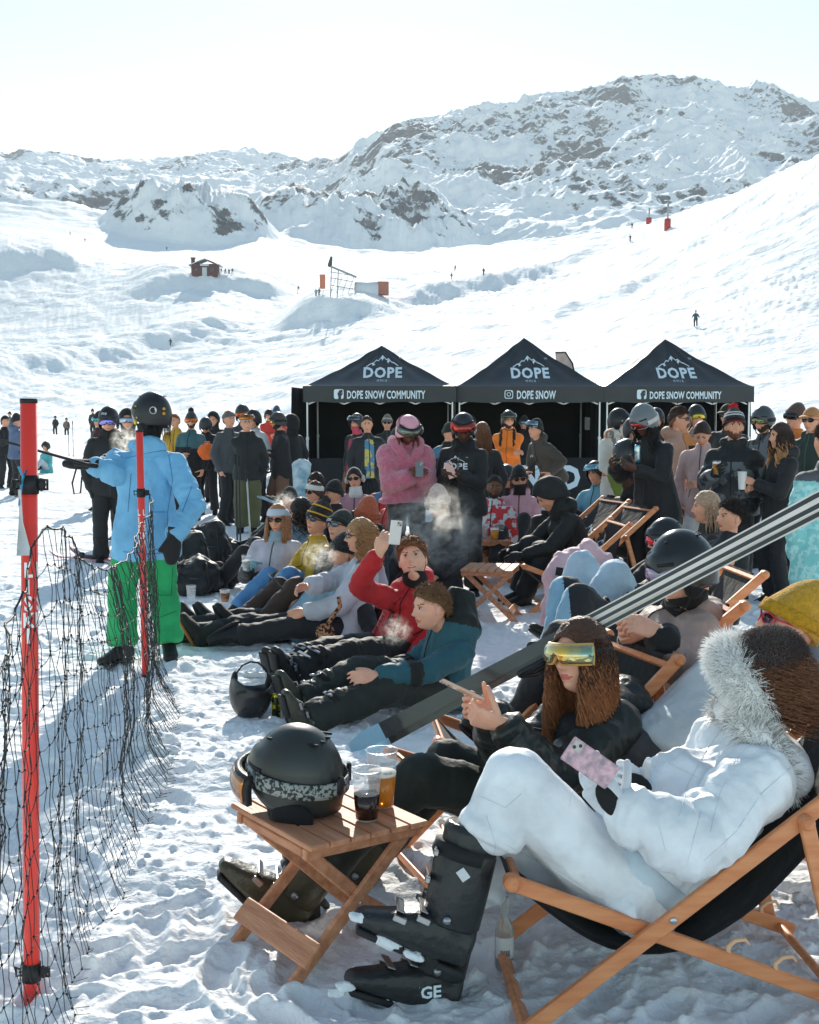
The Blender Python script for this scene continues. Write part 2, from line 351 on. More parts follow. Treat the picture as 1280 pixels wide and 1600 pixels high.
    me.polygons.add(len(fc)); me.polygons.foreach_set('loop_start', np.arange(0, fc.size, 4, dtype=np.int32)); me.polygons.foreach_set('loop_total', np.full(len(fc), 4, np.int32))
    me.update(); me.polygons.foreach_set('use_smooth', np.ones(len(fc), bool))
    at = me.attributes.new('rock', 'FLOAT', 'POINT'); at.data.foreach_set('value', rock.astype(np.float32))
    me.materials.append(SNOW); o = bpy.data.objects.new('snow_ground', me); COL.objects.link(o); struct(o)
    return D, Zg, px
TD, TZ, TPX = terrain()
def ground_at(px, d):                  # height of the land at photo column px and distance d
    c = int(np.argmin(abs(TPX-px))); r = int(np.argmin(abs(TD[:, c]-d))); return float(TZ[r, c])
def Gd(px, d): z = ground_at(px, d); return V(((px-640)/F*(d*CP-(z-CAMZ)*SP), d, z))
def snap(px, py, d):                   # the point of the land seen at a photo pixel, near distance d
    c_ = int(np.argmin(abs(TPX-px))); P_ = TZ[:, c_]; dd = TD[:, c_]; py_ = 800-F*np.tan(np.arctan((P_-CAMZ)/dd)+PITCH); m_ = (abs(dd-d) < d*.3)
    vis = np.minimum.accumulate(np.r_[9999, py_[:-1]]) >= py_-1.5
    k = int(np.argmin(np.where(m_ & vis, abs(py_-py)+abs(dd-d)*.01, 1e9))); return V(((px-640)/F*(dd[k]*CP-(P_[k]-CAMZ)*SP), dd[k], P_[k]))
b = MB(); b.add([(-3000, -400, -.25), (3000, -400, -.25), (3000, 60, -.25), (-3000, 60, -.25)], [(0, 1, 2, 3)]); struct(b.build('snow_field', SNOW))
# ================================================================ PEOPLE
UP = V((0, 0, 1))
SKIN = {'l': ((230, 164, 132), (192, 100, 88)), 'p': ((238, 178, 150), (204, 110, 98)), 't': ((205, 150, 118), (170, 98, 84)), 'b': ((112, 72, 50), (98, 52, 44)), 'd': ((86, 56, 42), (80, 44, 38))}
def skinm(k): return mat('skin_'+k, SKIN[k][0], .5, sss=.12, bump=.15, bscale=90, var=.1, vscale=25)
def head_mb(fine=True, beard=0):
    """head around its own centre: x right, y forward, z up, chin at -.118; slots 0 skin 1 lips 2 hair 3 eye white 4 iris"""
    nl, nz_ = (72, 54) if fine else (36, 28); vs = []; fs = []; ms = []
    u = np.linspace(0, 1, nl, endpoint=False); az = 2*np.pi*(u-.5); az = az-.55*np.sin(az)*1.0; az = az+np.pi*0   # dense at az=0 (front)
    el = np.linspace(-np.pi/2*.985, np.pi/2*.985, nz_)
    A, E = np.meshgrid(az, el); x = np.sin(A)*np.cos(E); y = np.cos(A)*np.cos(E); z = np.sin(E)
    low = np.clip(-z, 0, 1); rx = .077*(1-.22*low**1.3)*(1+.0*z); ry = .097*(1-.05*low); rz = .120
    X_ = x*rx; Y_ = y*ry; Z_ = z*rz
    Y_ = np.where((y < 0) & (z < 0), Y_*(1-.45*low), Y_); Y_ = Y_-.004
    Y_ = np.where(y > 0, np.sign(Y_)*abs(Y_), Y_)
    fr = np.clip(y*1.6, 0, 1)
    # squarer lower face: push the chin forward
    Y_ += fr*.022*np.clip((low-.35)/.5, 0, 1)*np.exp(-(X_/.035)**2)
    g = lambda cx, cz, sx, sz: np.exp(-((X_-cx)/sx)**2-((Z_-cz)/sz)**2)
    Y_ += fr*.024*g(0, -.026, .0115, .012)+fr*.012*g(0, -.004, .009, .020)+fr*.006*(g(.012, -.03, .008, .008)+g(-.012, -.03, .008, .008))
    for s in (-1, 1):
        Y_ -= fr*.012*g(s*.031, .012, .017, .013); Y_ += fr*.005*g(s*.034, .031, .022, .008); Y_ += fr*.006*g(s*.045, -.022, .02, .018)
    Y_ += fr*(.007*g(0, -.055, .024, .006)+.007*g(0, -.067, .02, .006)-.004*g(0, -.061, .026, .0035)-.004*g(0, -.078, .02, .007)+.006*g(0, -.096, .018, .014))
    P = np.stack([X_.ravel(), Y_.ravel(), Z_.ravel()], 1)
    for j in range(nz_-1):
        for i in range(nl):
            k = (i+1) % nl; f = (j*nl+i, j*nl+k, (j+1)*nl+k, (j+1)*nl+i); fs.append(f)
            c = P[list(f)].mean(0); m = 0; front = c[1] > .02
            if front and ((c[0]/.027)**2+((c[2]+.062-4*c[0]**2)/.0085)**2) < 1: m = 1
            if front and abs(abs(c[0])-.034) < .019 and abs(c[2]-.032-.12*(abs(c[0])-.034)+9*(abs(c[0])-.038)**2) < .0032: m = 2
            if beard and c[1] > -.02 and c[2] < -.03 and m == 0 and c[2] > -.125 and (c[2] < -.075 or abs(c[0]) > .04 or (abs(c[0]) > .0 and -.05 < c[2] < -.042) or (abs(c[0]) > .028 and c[2] < -.045)) and not (c[2] > -.045 and abs(c[0]) < .05): m = 2
            ms.append(m)
    fs.append(tuple(range(nl-1, -1, -1))); fs.append(tuple((nz_-1)*nl+i for i in range(nl))); ms += [0, 0]
    b = MB(); b.v = [tuple(p) for p in P]; b.f = fs; b.m = ms
    for s in (-1, 1):
        b.ell((s*.078, -.008, -.004), (.008, 0, 0), (0, .018, .004), (0, -.005, .031), 10, 6, 0)
        b.ell((s*.031, .0735, .012), (.0145, 0, 0), (0, .011, 0), (0, 0, .0070), 10, 6, 3)
        b.ell((s*.031, .0835, .011), (.0062, 0, 0), (0, .003, 0), (0, 0, .0064), 8, 4, 4)
        b.tube([(s*.018, .081, .014), (s*.026, .0845, .0195), (s*.035, .084, .020), (s*.045, .0765, .0155)], .0016, 5, 2)
    return b
HEADS = {}
def get_head(fine, beard):
    k = (fine, beard)
    if k not in HEADS: HEADS[k] = head_mb(*k)
    return HEADS[k]
def capshell(front, side, back, grow=0, th=.008, seg=40, rings=14, top=1.0, nz_=0, nf=60, seed=1, dn=0, slitf=None, m=0, zoff=0, sy=1.0, bulge=0):
    """shell hugging the head from the crown down to a rim height given in front, at the sides and at the back"""
    vs = []; fs = []
    def pt(a, z, g):
        e = math.asin(max(-1, min(1, (z)/(.122+g)))) if z > -.05 else None
        if e is not None: c = math.cos(e)
        else: c = math.cos(math.asin(-.05/(.122+g)))*(1+dn*(-z-.05))
        return V((math.sin(a)*(.08+g)*c, (math.cos(a)*(.1+g)*c)*sy-.004, z))
    for lay in (0, 1):
        g = grow+(th if lay == 0 else 0)
        for j in range(rings+1):
            t = j/rings
            for i in range(seg):
                a = 2*math.pi*i/seg; ca = math.cos(a)
                zb = side+(front-side)*max(0, ca)**1.5 if ca > 0 else side+(back-side)*max(0, -ca)**1.2
                zt = (.122+g)*top; ph = t*math.pi/2; z = zt*math.cos(ph*1.0) if True else 0
                z = zb+(zt-zb)*(math.cos(ph) if zb > 0 else (1-t**1.6))
                p = pt(a, min(z, (.122+g)*.999), g); p.z = z*(top if False else 1)+zoff
                vs.append(p)
    n = (rings+1)*seg
    P = np.array([tuple(v) for v in vs])
    if nz_:
        d = (fbm(P+7, nf, 2, seed)-.45)*nz_; nn = P/np.maximum(np.linalg.norm(P, axis=1)[:, None], 1e-6); P[:n] += nn[:n]*d[:n, None]
    for j in range(rings):
        for i in range(seg):
            k = (i+1) % seg; a, b_, c, d_ = j*seg+i, j*seg+k, (j+1)*seg+k, (j+1)*seg+i
            fs.append((a, d_, c, b_)); fs.append((n+a, n+b_, n+c, n+d_))
    for i in range(seg): k = (i+1) % seg; a = rings*seg; fs.append((a+i, n+a+i, n+a+k, a+k))
    fs.append(tuple(range(seg)))
    b = MB(); b.add([tuple(p) for p in P], fs, m); return b
def bandshell(z0, z1, grow, th, a0=-180, a1=180, seg=36, sag=0, m=0, tilt=0, nv=3, bul=0):
    vs = []; closed = (a1-a0) >= 360; n = seg if closed else seg+1; fs = []
    rows = []
    for lay in (0, 1):
        for j in range(nv+1):
            q = j/nv; z = z0+(z1-z0)*q; b_ = bul*math.sin(math.pi*q)
            for i in range(n):
                a = R(a0+(a1-a0)*i/seg); zz = z-tilt*math.cos(a); g = grow+(th+b_ if lay == 0 else 0); c = math.sqrt(max(.15, 1-(min(.11, max(-.03, zz))/(.128+g))**2))
                vs.append(((.08+g)*c*math.sin(a), (.1+g)*c*math.cos(a)-.004, zz))
    N = (nv+1)*n
    for j in range(nv):
        for i in range(seg):
            k = (i+1) % n; a, b_, c, d = j*n+i, j*n+k, (j+1)*n+k, (j+1)*n+i
            fs.append((a, b_, c, d)); fs.append((N+a, N+d, N+c, N+b_))
    for i in range(seg):
        k = (i+1) % n; fs.append((i, N+i, N+k, k)); a = nv*n; fs.append((a+i, a+k, N+a+k, N+a+i))
    if not closed:
        for i in (0, n-1):
            for j in range(nv): a, b_ = j*n+i, (j+1)*n+i; fs.append((a, b_, N+b_, N+a))
    b = MB(); b.add(vs, fs, m); return b
def ik(a, b, l1, l2, pole):
    d = b-a; L = d.length
    if L > (l1+l2)*.995: b = a+d*((l1+l2)*.995/L); d = b-a; L = d.length
    x = (l1*l1-l2*l2+L*L)/(2*L); hh = math.sqrt(max(l1*l1-x*x, 0)); t = d/L; p = pole-t*pole.dot(t)
    if p.length < 1e-4: p = t.orthogonal()
    return a+t*x+p.normalized()*hh, b
HANDP = {'down': (.215, .03, -.53), 'phone': (.07, .30, -.20), 'pocket': (.24, .13, -.42), 'cross': (-.13, .22, -.24), 'cup': (.13, .33, -.19), 'up': (.26, .30, .16), 'knee': (.16, .42, -.30), 'back': (.32, -.22, -.46), 'hip': (.27, .02, -.38), 'lap': (.07, .25, -.38), 'belly': (.05, .24, -.30)}
def skeleton(face, h, pel=(0, 0, .93), lean=0, side=0, hy=0, hp=0, hands=('down', 'down'), feet=None, twist=0, shw=.185, knees=None, tilt=0):
    s = h/1.76; a = R(face); f = V((-math.sin(a), -math.cos(a), 0)); r = V((f.y, -f.x, 0))
    L = lambda q: (r*q[0]+f*q[1]+UP*q[2])*s
    J = {'s': s}; J['f0'] = f; J['r0'] = r; pe = L(pel); J['pel'] = pe
    t = (UP*math.cos(R(lean))+f*math.sin(R(lean))+r*side).normalized(); J['t'] = t
    J['neck'] = pe+t*.50*s; tw = R(twist); f2 = f*math.cos(tw)+r*math.sin(tw); r2 = V((f2.y, -f2.x, 0))
    r2 = (r2-t*r2.dot(t)*1.0).normalized(); fr = UP.cross(r2) if False else r2.cross(t)*-1
    fr = t.cross(r2); J['r'] = r2; J['fr'] = fr*1.0
    if J['fr'].dot(f2) < 0: J['fr'] = -J['fr']
    for nm, sg, hd in (('L', -1, hands[0]), ('R', 1, hands[1])):
        sh = J['neck']-t*.088*s+r2*(sg*shw*.94*s); J['sh'+nm] = sh
        q = HANDP[hd] if isinstance(hd, str) else hd; q = V((q[0]*sg, q[1], q[2])) if isinstance(hd, str) else V(q)
        ctr = J['neck']-t*.06*s
        tg = ctr+(r2*q[0]+f2*q[1]+UP*q[2])*s; pole = r2*sg*.5-f2*.35-UP*.8
        if hd == 'back': pole = r2*sg*.4-f2-UP*.1
        J['el'+nm], J['wr'+nm] = ik(sh, tg, .285*s, .255*s, pole); J['hd'+nm] = hd
    feet = feet or ((-.11, 0, .09), (.11, .03, .09))
    for nm, sg, ft in (('L', -1, feet[0]), ('R', 1, feet[1])):
        hip = pe+r*(sg*.09*s); J['hip'+nm] = hip; pole = f*1.0+UP*.6+r*sg*.15
        J['kn'+nm], J['an'+nm] = ik(hip, L(ft), .44*s, .42*s, pole)
        J['toe'+nm] = J['an'+nm]+f*.17*s-UP*.05*s+r*sg*.03
    J['hy'], J['hp'], J['htilt'] = hy, hp, tilt; head_frame(J, f2)
    return J
def head_frame(J, f2=None):
    f2 = f2 or J['f0']; s = J['s']; y = R(J['hy']); f = f2*math.cos(y)-V((f2.y, -f2.x, 0))*math.sin(y); r = V((f.y, -f.x, 0)); p = R(J['hp'])
    hf = f*math.cos(p)-UP*math.sin(p); hu = UP*math.cos(p)+f*math.sin(p); q = R(J.get('htilt', 0)); hr = r*math.cos(q)+hu*math.sin(q); hu = hu*math.cos(q)-r*math.sin(q)
    J['hf'], J['hr'], J['hu'] = hf, hr, hu
    if 'headpos' in J: J['head'] = V(J['headpos'])
    else: J['head'] = J['neck']+(J['t']*.4+hu*.6).normalized()*(.175*s)+hf*.022*s
def hand_mb(w_, d, n, sd, s=1, curl=.35, fat=1.0, thumb=.5, spread=.06, seg=7, curls=None):
    """w_ wrist, d towards the knuckles, n palm-facing direction, sd towards the thumb side"""
    d = d.normalized(); n = (n-d*n.dot(d)).normalized(); sd = (sd-d*sd.dot(d)-n*sd.dot(n)).normalized(); b = MB(); L = .092*s
    b.loft([(w_-d*.02*s, sd, n, .027*s*fat, .021*s*fat), (w_+d*.01*s, sd, n, .028*s*fat, .02*s*fat), (w_+d*.045*s, sd, n, .038*s*fat, .0175*s*fat), (w_+d*L*.95, sd, n, .041*s*fat, .0145*s*fat), (w_+d*L*1.06, sd, n, .036*s*fat, .010*s*fat)], 12)
    for k, (o, ln) in enumerate(((.030, .074), (.010, .083), (-.010, .077), (-.029, .060))):
        p = w_+d*L*.97+sd*o*s; a = 0; c = (curls[k] if curls else curl*(1+.13*k)); r0 = .0088*s*fat*(1 if k < 3 else .88)
        sp = spread*(1.5-k); dd0 = (d+sd*sp).normalized()
        for q, (fr_, cc) in enumerate(((.45, .8), (.31, 1.15), (.24, .8))):
            a += c*cc; dd = dd0*math.cos(a)+n*math.sin(a); p2 = p+dd*ln*fr_*s*1.06; b.cap(p, r0*(1-.09*q), p2, r0*(1-.09*(q+1)), seg); p = p2
    p = w_+d*.022*s+sd*.026*s+n*.005*s
    for ln, rr, q in ((.040, .0125, .0), (.034, .0105, .45), (.027, .009, .8)):
        a = thumb+q*curl; dd = (d*.75+sd*(.75-.55*q)+n*(.35+a*.8)).normalized(); p2 = p+dd*ln*s; b.cap(p, rr*s*fat, p2, rr*.88*s*fat, seg); p = p2
    return b
def disp(mb, amp, freq, seed=0, ridge=False, aniso=(1, 1, 1)):
    P = mb.arr(); q = P+seed*3.7; n = fbm(q*np.array(aniso), freq, 3, seed, ridge)-.5
    P = P+mb.no*(n*amp*2)[:, None]; mb.v = P.tolist(); return mb
def folds(mb, J, amp, seed):           # wrinkles running round arms and legs plus slack
    P = mb.arr(); sc = 1
    for (a, b) in (('shL', 'elL'), ('elL', 'wrL'), ('shR', 'elR'), ('elR', 'wrR'), ('hipL', 'knL'), ('knL', 'anL'), ('hipR', 'knR'), ('knR', 'anR')):
        A = np.array(J[a]); B = np.array(J[b]); ax = B-A; L = np.linalg.norm(ax)+1e-6; ax /= L; rel = P-A; t = rel@ax; dist = np.linalg.norm(rel-np.outer(t, ax), axis=1)
        wgt = np.exp(-(dist/.11)**4)*np.clip(1-abs(t/L-.5)*1.2, 0, 1)
        endw = .5+.9*np.exp(-((t-L)/.10)**2)+.5*np.exp(-(t/.1)**2)
        w2 = np.stack([t*1.0+(fbm(rel, 9, 2, seed)-.5)*.10, rel[:, 0]*.35, rel[:, 2]*.35], 1)
        n = fbm(w2, 17, 2, seed+3, True)-.55; P += mb.no*(n*amp*1.7*wgt*endw)[:, None]
    n = fbm(P*[1, 1, .6], 7, 3, seed+9, True)-.55; P += mb.no*(n*amp*1.6)[:, None]
    mb.v = P.tolist(); return mb
def torso_secs(J, rows):
    s = J['s']; o = []
    for tz, ty, rx, ry in rows:
        c = J['pel']+J['t']*tz*s+J['fr']*ty*s
        q = min(max(tz/.5, 0), 1); r = (J['r0']*(1-q)+J['r']*q).normalized(); r = (r-J['t']*r.dot(J['t'])).normalized(); fr = r.cross(J['t'])
        o.append((c, r, fr, rx*s, ry*s))
    return o
def inhead(J, mb):                     # head-local -> person-local
    s = J['s']; M = Matrix((J['hr']*s, J['hf']*s, J['hu']*s)).transposed(); h = J['head']; r = MB(); k = J.get('hsc', 1.05); r.v = [tuple(h+M @ (V(p)*k)) for p in mb.v]; r.f = mb.f; r.m = mb.m; return r
def sole(J, nm, kind, vox):
    an, kn, toe, s = J['an'+nm], J['kn'+nm], J['toe'+nm], J['s']; sh = (kn-an).normalized(); fd = (toe-an); fd = fd-sh*fd.dot(sh)*.55; fd.normalize()
    s *= J.get('bs', 1); dn = -(sh-fd*sh.dot(fd)).normalized(); sd = fd.cross(dn); b = MB(); hgt = .075*s
    base = an+dn*hgt*.55
    if kind == 'ski':
        P = lambda a, b_, w_, t_: (an+fd*a*s+dn*b_*s, sd, dn, w_*s, t_*s)
        b.loft([P(-.095, .035, .02, .03), P(-.085, .03, .045, .055), P(0, .03, .053, .062), P(.08, .045, .055, .05), P(.15, .06, .053, .033), P(.2, .068, .04, .022), P(.215, .07, .02, .012)], 14, 0, e=.7)
        up = (sh*.97+fd*.18).normalized(); ax = (fd-up*fd.dot(up)).normalized()
        b.loft([(an-up*.01+fd*-.02*s, sd, ax, .052*s, .064*s), (an+up*.08*s-fd*.015*s, sd, ax, .056*s, .07*s), (an+up*.16*s-fd*.01*s, sd, ax, .06*s, .07*s), (an+up*.235*s, sd, ax, .063*s, .07*s), (an+up*.25*s, sd, ax, .055*s, .062*s)], 14, 0)
        so = MB()
        for a, b_, l, w_ in ((-.06, .098, .07, .07), (.13, .1, .13, .072)): so.box(an+fd*a*s+dn*b_*s, l*s, w_*s, .018*s, Matrix((fd, sd, dn)).transposed(), 1, .004)
        bk = MB()
        for q in (.02, .075): bk.bar(an+fd*(q+.04)*s-dn*(.022-q*.4)*s+sd*.052*s, an+fd*(q+.04)*s-dn*(.026-q*.4)*s-sd*.062*s, .022*s, .006*s, up=-dn); bk.box(an+fd*(q+.035)*s-dn*(.004-q*.4)*s-sd*.058*s*(1 if nm == 'R' else -1), .035*s, .012*s, .016*s, Matrix((fd, sd, dn)).transposed(), 0, .002)
        for q in (.1, .17): 
            c = an+up*q*s+ax*.075*s; bk.bar(c+sd*.045*s, c-sd*.045*s, .02*s, .006*s, up=ax)
            bk.box(c-sd*.05*s*(1 if nm == 'R' else -1), .03*s, .014*s, .012*s, Matrix((sd, up, ax)).transposed(), 0, .002)
        cf = MB(); cf.loft([(an+up*q*s-fd*(.02-q*.08)*s, sd, ax, w1*s, w2*s) for q, w1, w2 in ((.0, .058, .068), (.01, .064, .075), (.1, .066, .078), (.19, .069, .079), (.2, .066, .076))], 22, 0); cf.loft([(an+up*q*s, sd, ax, .071*s, .081*s) for q in (.165, .2)], 22, 1)
        cf.ell(an+up*.02*s+sd*.066*s, up*.012*s, ax*.012*s, sd*.006*s, 10, 4, 2); cf.ell(an+up*.02*s-sd*.066*s, up*.012*s, ax*.012*s, sd*.006*s, 10, 4, 2); bk.cf = cf
        return b, so, bk
    P = lambda a, b_, w_, t_: (an+fd*a*s+dn*b_*s, sd, dn, w_*s, t_*s)
    b.loft([P(-.075, .035, .02, .03), P(-.065, .03, .04, .05), P(0, .02, .047, .06), P(.07, .04, .05, .045), P(.14, .055, .052, .032), P(.185, .06, .04, .026), P(.2, .062, .02, .016)], 14, 0, e=.75)
    b.cap(an, .052*s, an+sh*.10*s, .058*s, 12, 0)
    so = MB(); so.loft([(an+fd*-.075*s+dn*.075*s, fd, sd, .01, .03*s), (an+fd*.06*s+dn*.082*s, fd, sd, .138*s, .05*s)][1:]+[(an+fd*.06*s+dn*.098*s, fd, sd, .136*s, .049*s)], 18, 1, e=.8)
    return b, so, None
PEOPLE = []
def pieces(mb):
    par = list(range(len(mb.v)))
    def fd(a):
        while par[a] != a: par[a] = par[par[a]]; a = par[a]
        return a
    for f in mb.f:
        for i in f[1:]: par[fd(i)] = fd(f[0])
    g = {}
    for f in mb.f: g.setdefault(fd(f[0]), []).append(f)
    out = []
    for k, fs in g.items():
        ids = sorted({i for f in fs for i in f}); mp = {a: b for b, a in enumerate(ids)}; q = MB(); q.v = [mb.v[i] for i in ids]; q.f = [tuple(mp[i] for i in f) for f in fs]; q.m = [0]*len(fs); out.append(q)
    return out
def fur(base, n, ln, r_, mats, seed=1, droop=.3, comb=V((0, 0, 0)), frac=0, jit=.35):
    rr = np.random.default_rng(seed); tri = []; P = base.arr(); out = MB(); out.join(base)
    F_ = base.f; A = []
    for f in F_: A.append(np.linalg.norm(np.cross(P[f[1]]-P[f[0]], P[f[2]]-P[f[0]])))
    A = np.array(A); A /= A.sum(); ch = rr.choice(len(F_), n, p=A); c0 = P.mean(0)
    for k, i in enumerate(ch):
        f = F_[i]; a, b_ = rr.random(2); p = P[f[0]]*(1-a)+P[f[1]]*a; q = P[f[-1]]*(1-a)+P[f[2 if len(f) > 3 else 1]]*a; p = p*(1-b_)+q*b_
        nn = np.cross(P[f[1]]-P[f[0]], P[f[2]]-P[f[0]]); nn = nn/(np.linalg.norm(nn)+1e-9); nn = nn if nn@(p-c0) > 0 else -nn
        d = V(nn)+V(rr.normal(0, jit, 3))+comb; d.normalize(); l = ln*rr.uniform(.55, 1.25); p = V(p); d2 = (d-UP*droop+V(rr.normal(0, .2, 3))).normalized()
        out.tube([p, p+d*l*.5, p+d*l*.5+d2*l*.5], [r_, r_*.8, r_*.15], 3, m=(1 if rr.random() < frac else 0))
    return out
LAST = {}
def seam(root, part, loc, lines, c, r_=.0012, name='seam', dd=3.7):      # stitched lines dropped onto a garment
    T = LAST[part]; tree = BVHTree.FromPolygons([V(p) for p in T.v], T.f); par = [o for o in root.children if o.name.startswith(part) or (part == 'jacket' and 'jacket' in o.name)][0]
    for ln in lines:
        pts = []; q = np.array(ln, float); tt = np.linspace(0, len(ln)-1, len(ln)*9)
        for t_ in tt:
            x, y = np.interp(t_, range(len(ln)), q[:, 0]), np.interp(t_, range(len(ln)), q[:, 1]); p = W(x, y, dd)-loc; d = (W(x, y, dd)-V((0, 0, CAMZ))).normalized(); h = tree.ray_cast(p-d*1.2, d, 3)
            if h[0] is not None: pts.append(h[0]-d*.0005)
        if len(pts) > 3: b = MB(); b.tube(pts, r_, 5); b.build(name, fab(c, .6), par)
def person(label, loc, J, dist, skin='l', hair=None, hairc=(60, 42, 30), jacket=(30, 30, 32), jk={}, pants=(28, 28, 30), pk={}, gear=(), boots=(30, 30, 30), bootk='shoe', gloves=None, beard=0, hk={}, seed=None, body_only=False, group='spectators at the slope side', cat='person'):
    seed = seed if seed is not None else len(PEOPLE)+1; s = J['s']; loc = V(loc)
    fine = dist < 11; J['dist'] = dist; vox = min(.026, max(.0085, dist*.00125)) if dist > 6 else .0095
    sm = skinm(skin); lipm = mat('lips_'+skin, SKIN[skin][1], .45); hm = mat('hair_%d_%d_%d' % hairc, hairc, .55, bump=.8, bscale=120, var=.35, vscale=60)
    eyew = mat('eye_white', (205, 200, 196), .3); eyei = mat('iris', (34, 26, 22), .2)
    b = MB(); t = J['t']
    b.loft(torso_secs(J, [(-.06, 0, .10, .08), (0, 0, .15, .10), (.1, 0, .14, .095), (.2, 0, .13, .09), (.34, 0, .155, .1), (.41, 0, .13, .085), (.47, 0, .07, .06)]), 12)
    for nm in 'LR':
        b.cap(J['hip'+nm], .075*s, J['kn'+nm], .052*s, 10); b.cap(J['kn'+nm], .052*s, J['an'+nm], .036*s, 10); b.cap(J['an'+nm], .03*s, J['an'+nm]+(J['toe'+nm]-J['an'+nm])*.35, .018*s, 8)
        b.cap(J['sh'+nm], .05*s, J['el'+nm], .038*s, 10); b.cap(J['el'+nm], .038*s, J['wr'+nm], .026*s, 10); b.cap(J['neck']-t*.07*s, .05*s, J['sh'+nm], .045*s, 10)
    b.cap(J['neck']-t*.03*s, .06*s, J['head']-J['hu']*.06*s-J['hf']*.018*s, .052*s, 14)
    b = remesh(b, .014 if fine else .022, 2); b.m = [0]*len(b.f)
    hb = inhead(J, get_head(fine, beard)); b.join(hb)
    G = MB(); hands = {}
    for nm, sg in (('L', -1), ('R', 1)):
        wv = J['wr'+nm]-J['el'+nm]; d = J.get('hdir'+nm, wv).normalized(); pn = J.get('hn'+nm)
        if pn is None:
            inw = -J['r']*sg; pn = inw if abs(d.z) > .6 else (UP*.55+inw*.7 if J['hd'+nm] in ('phone', 'cup') else inw*.8-UP*.4) if 'hd'+nm in J else inw
        ts = J.get('hs'+nm); 
        if ts is None: ts = J['f0']*.6+UP*.6 if abs(d.z) < .75 else J['f0']
        cu = J.get('curl'+nm, .45); cl = J.get('curls'+nm)
        if gloves and gloves.get('mitt'):
            hb = MB(); dd = d; nn = (pn-dd*pn.dot(dd)).normalized(); ss = dd.cross(nn); w0 = J['wr'+nm]
            hb.loft([(w0-dd*.06*s, ss, nn, .05*s, .045*s), (w0, ss, nn, .045*s, .035*s), (w0+dd*.06*s, ss, nn, .06*s, .034*s), (w0+dd*.13*s, ss, nn, .056*s, .032*s), (w0+dd*.18*s, ss, nn, .035*s, .022*s), (w0+dd*.19*s, ss, nn, .012*s, .01*s)], 14)
            th_ = 1 if ss.dot(ts) > 0 else -1; hb.cap(w0+dd*.03*s+ss*th_*.03*s, .024*s, w0+dd*.1*s+ss*th_*.075*s+nn*.01*s, .018*s, 10); hb = remesh(hb, max(.007, vox*.7), 2)
        else:
            if gloves: hb = hand_mb(J['wr'+nm], d, pn, ts, s*1.05, cu, 1.32, curls=cl); hb.cap(J['wr'+nm]-d*.05*s, .043*s, J['wr'+nm]+d*.01*s, .034*s, 10)
            else: hb = hand_mb(J['wr'+nm], d, pn, ts, s, cu, 1.08, curls=cl)
            if dist < 12: hb = remesh(hb, .0038 if dist < 6 else .0055, 1)
        if gloves: hands[nm] = hb
        else: hb.m = [0]*len(hb.f); b.join(hb)
    root = b.build('person', [sm, lipm, hm, eyew, eyei], loc=loc); tag(root, label, cat, group); PEOPLE.append(root)
    if gloves:
        gm = fab(gloves.get('c', (28, 28, 30)), .7)
        for nm in hands: hands[nm].build('mitten' if gloves.get('mitt') else 'glove', gm, root)
    # ---- trousers
    if pants:
        w_ = pk.get('w', 1.0); P = MB(); P.loft(torso_secs(J, [(-.09, 0, .12, .1), (-.05, 0, .165, .125), (.03, 0, .17, .13), (.1, 0, .15, .115)]), 16)
        for nm in 'LR':
            h_, k_, a_ = J['hip'+nm], J['kn'+nm], J['an'+nm]; cut = pk.get('cut', .02)
            P.cap(h_, .098*s*w_**.5, k_, .078*s*w_, 14); e_ = a_+(k_-a_).normalized()*cut*s; P.cap(k_, .078*s*w_, e_+(k_-e_)*.25, .071*s*w_, 14)
            sh = (k_-e_); shn = sh.normalized(); ax = shn.orthogonal().normalized(); ay = shn.cross(ax)
            P.loft([(k_-sh*.3, ax, ay, .072*s*w_, .072*s*w_), (e_+sh*.25, ax, ay, .071*s*w_, .071*s*w_), (e_+shn*.03*s, ax, ay, .078*s*w_, .078*s*w_), (e_, ax, ay, .076*s*w_, .076*s*w_), (e_-shn*.004, ax, ay, .06*s*w_, .06*s*w_)], 14)
        P = remesh(P, vox, 3); folds(P, J, pk.get('fold', .017)*s*(1 if dist < 12 else .8), seed)
        ms = [fab(pants, pk.get('rough', .72))]
        if 'paint' in pk: ms += [fab(c) for c in pk['paint'][0]]; paint(P, J, pk['paint'][1])
        P.build('trousers', ms, root); LAST['trousers'] = P
    # ---- boots
    if boots:
        bm = mat('boot_%d_%d_%d' % boots, boots, .38 if bootk == 'ski' else .6, bump=.25, bscale=40, var=.2); sm2 = mat('boot_sole', (38, 38, 40), .7, bump=.3); mt = mat('buckle_metal', (150, 152, 156), .3, .9)
        for nm in 'LR':
            a, so_, bk = sole(J, nm, bootk, vox); a = remesh(a, max(.007, vox*.8) if dist > 5 else .006, 2); a.m = [0]*len(a.f)
            bo = a.build('boot' if bootk != 'ski' else 'ski_boot', bm, root); so_.m = [0]*len(so_.f)
            for pc in pieces(so_): pc.build('sole', sm2, bo)
            if bk and dist < 10:
                bk.cf.build('cuff', [bm, fab((24, 24, 26)), mt], bo)
                for pc in pieces(bk): pc.build('buckle', mt, bo, smooth=False)
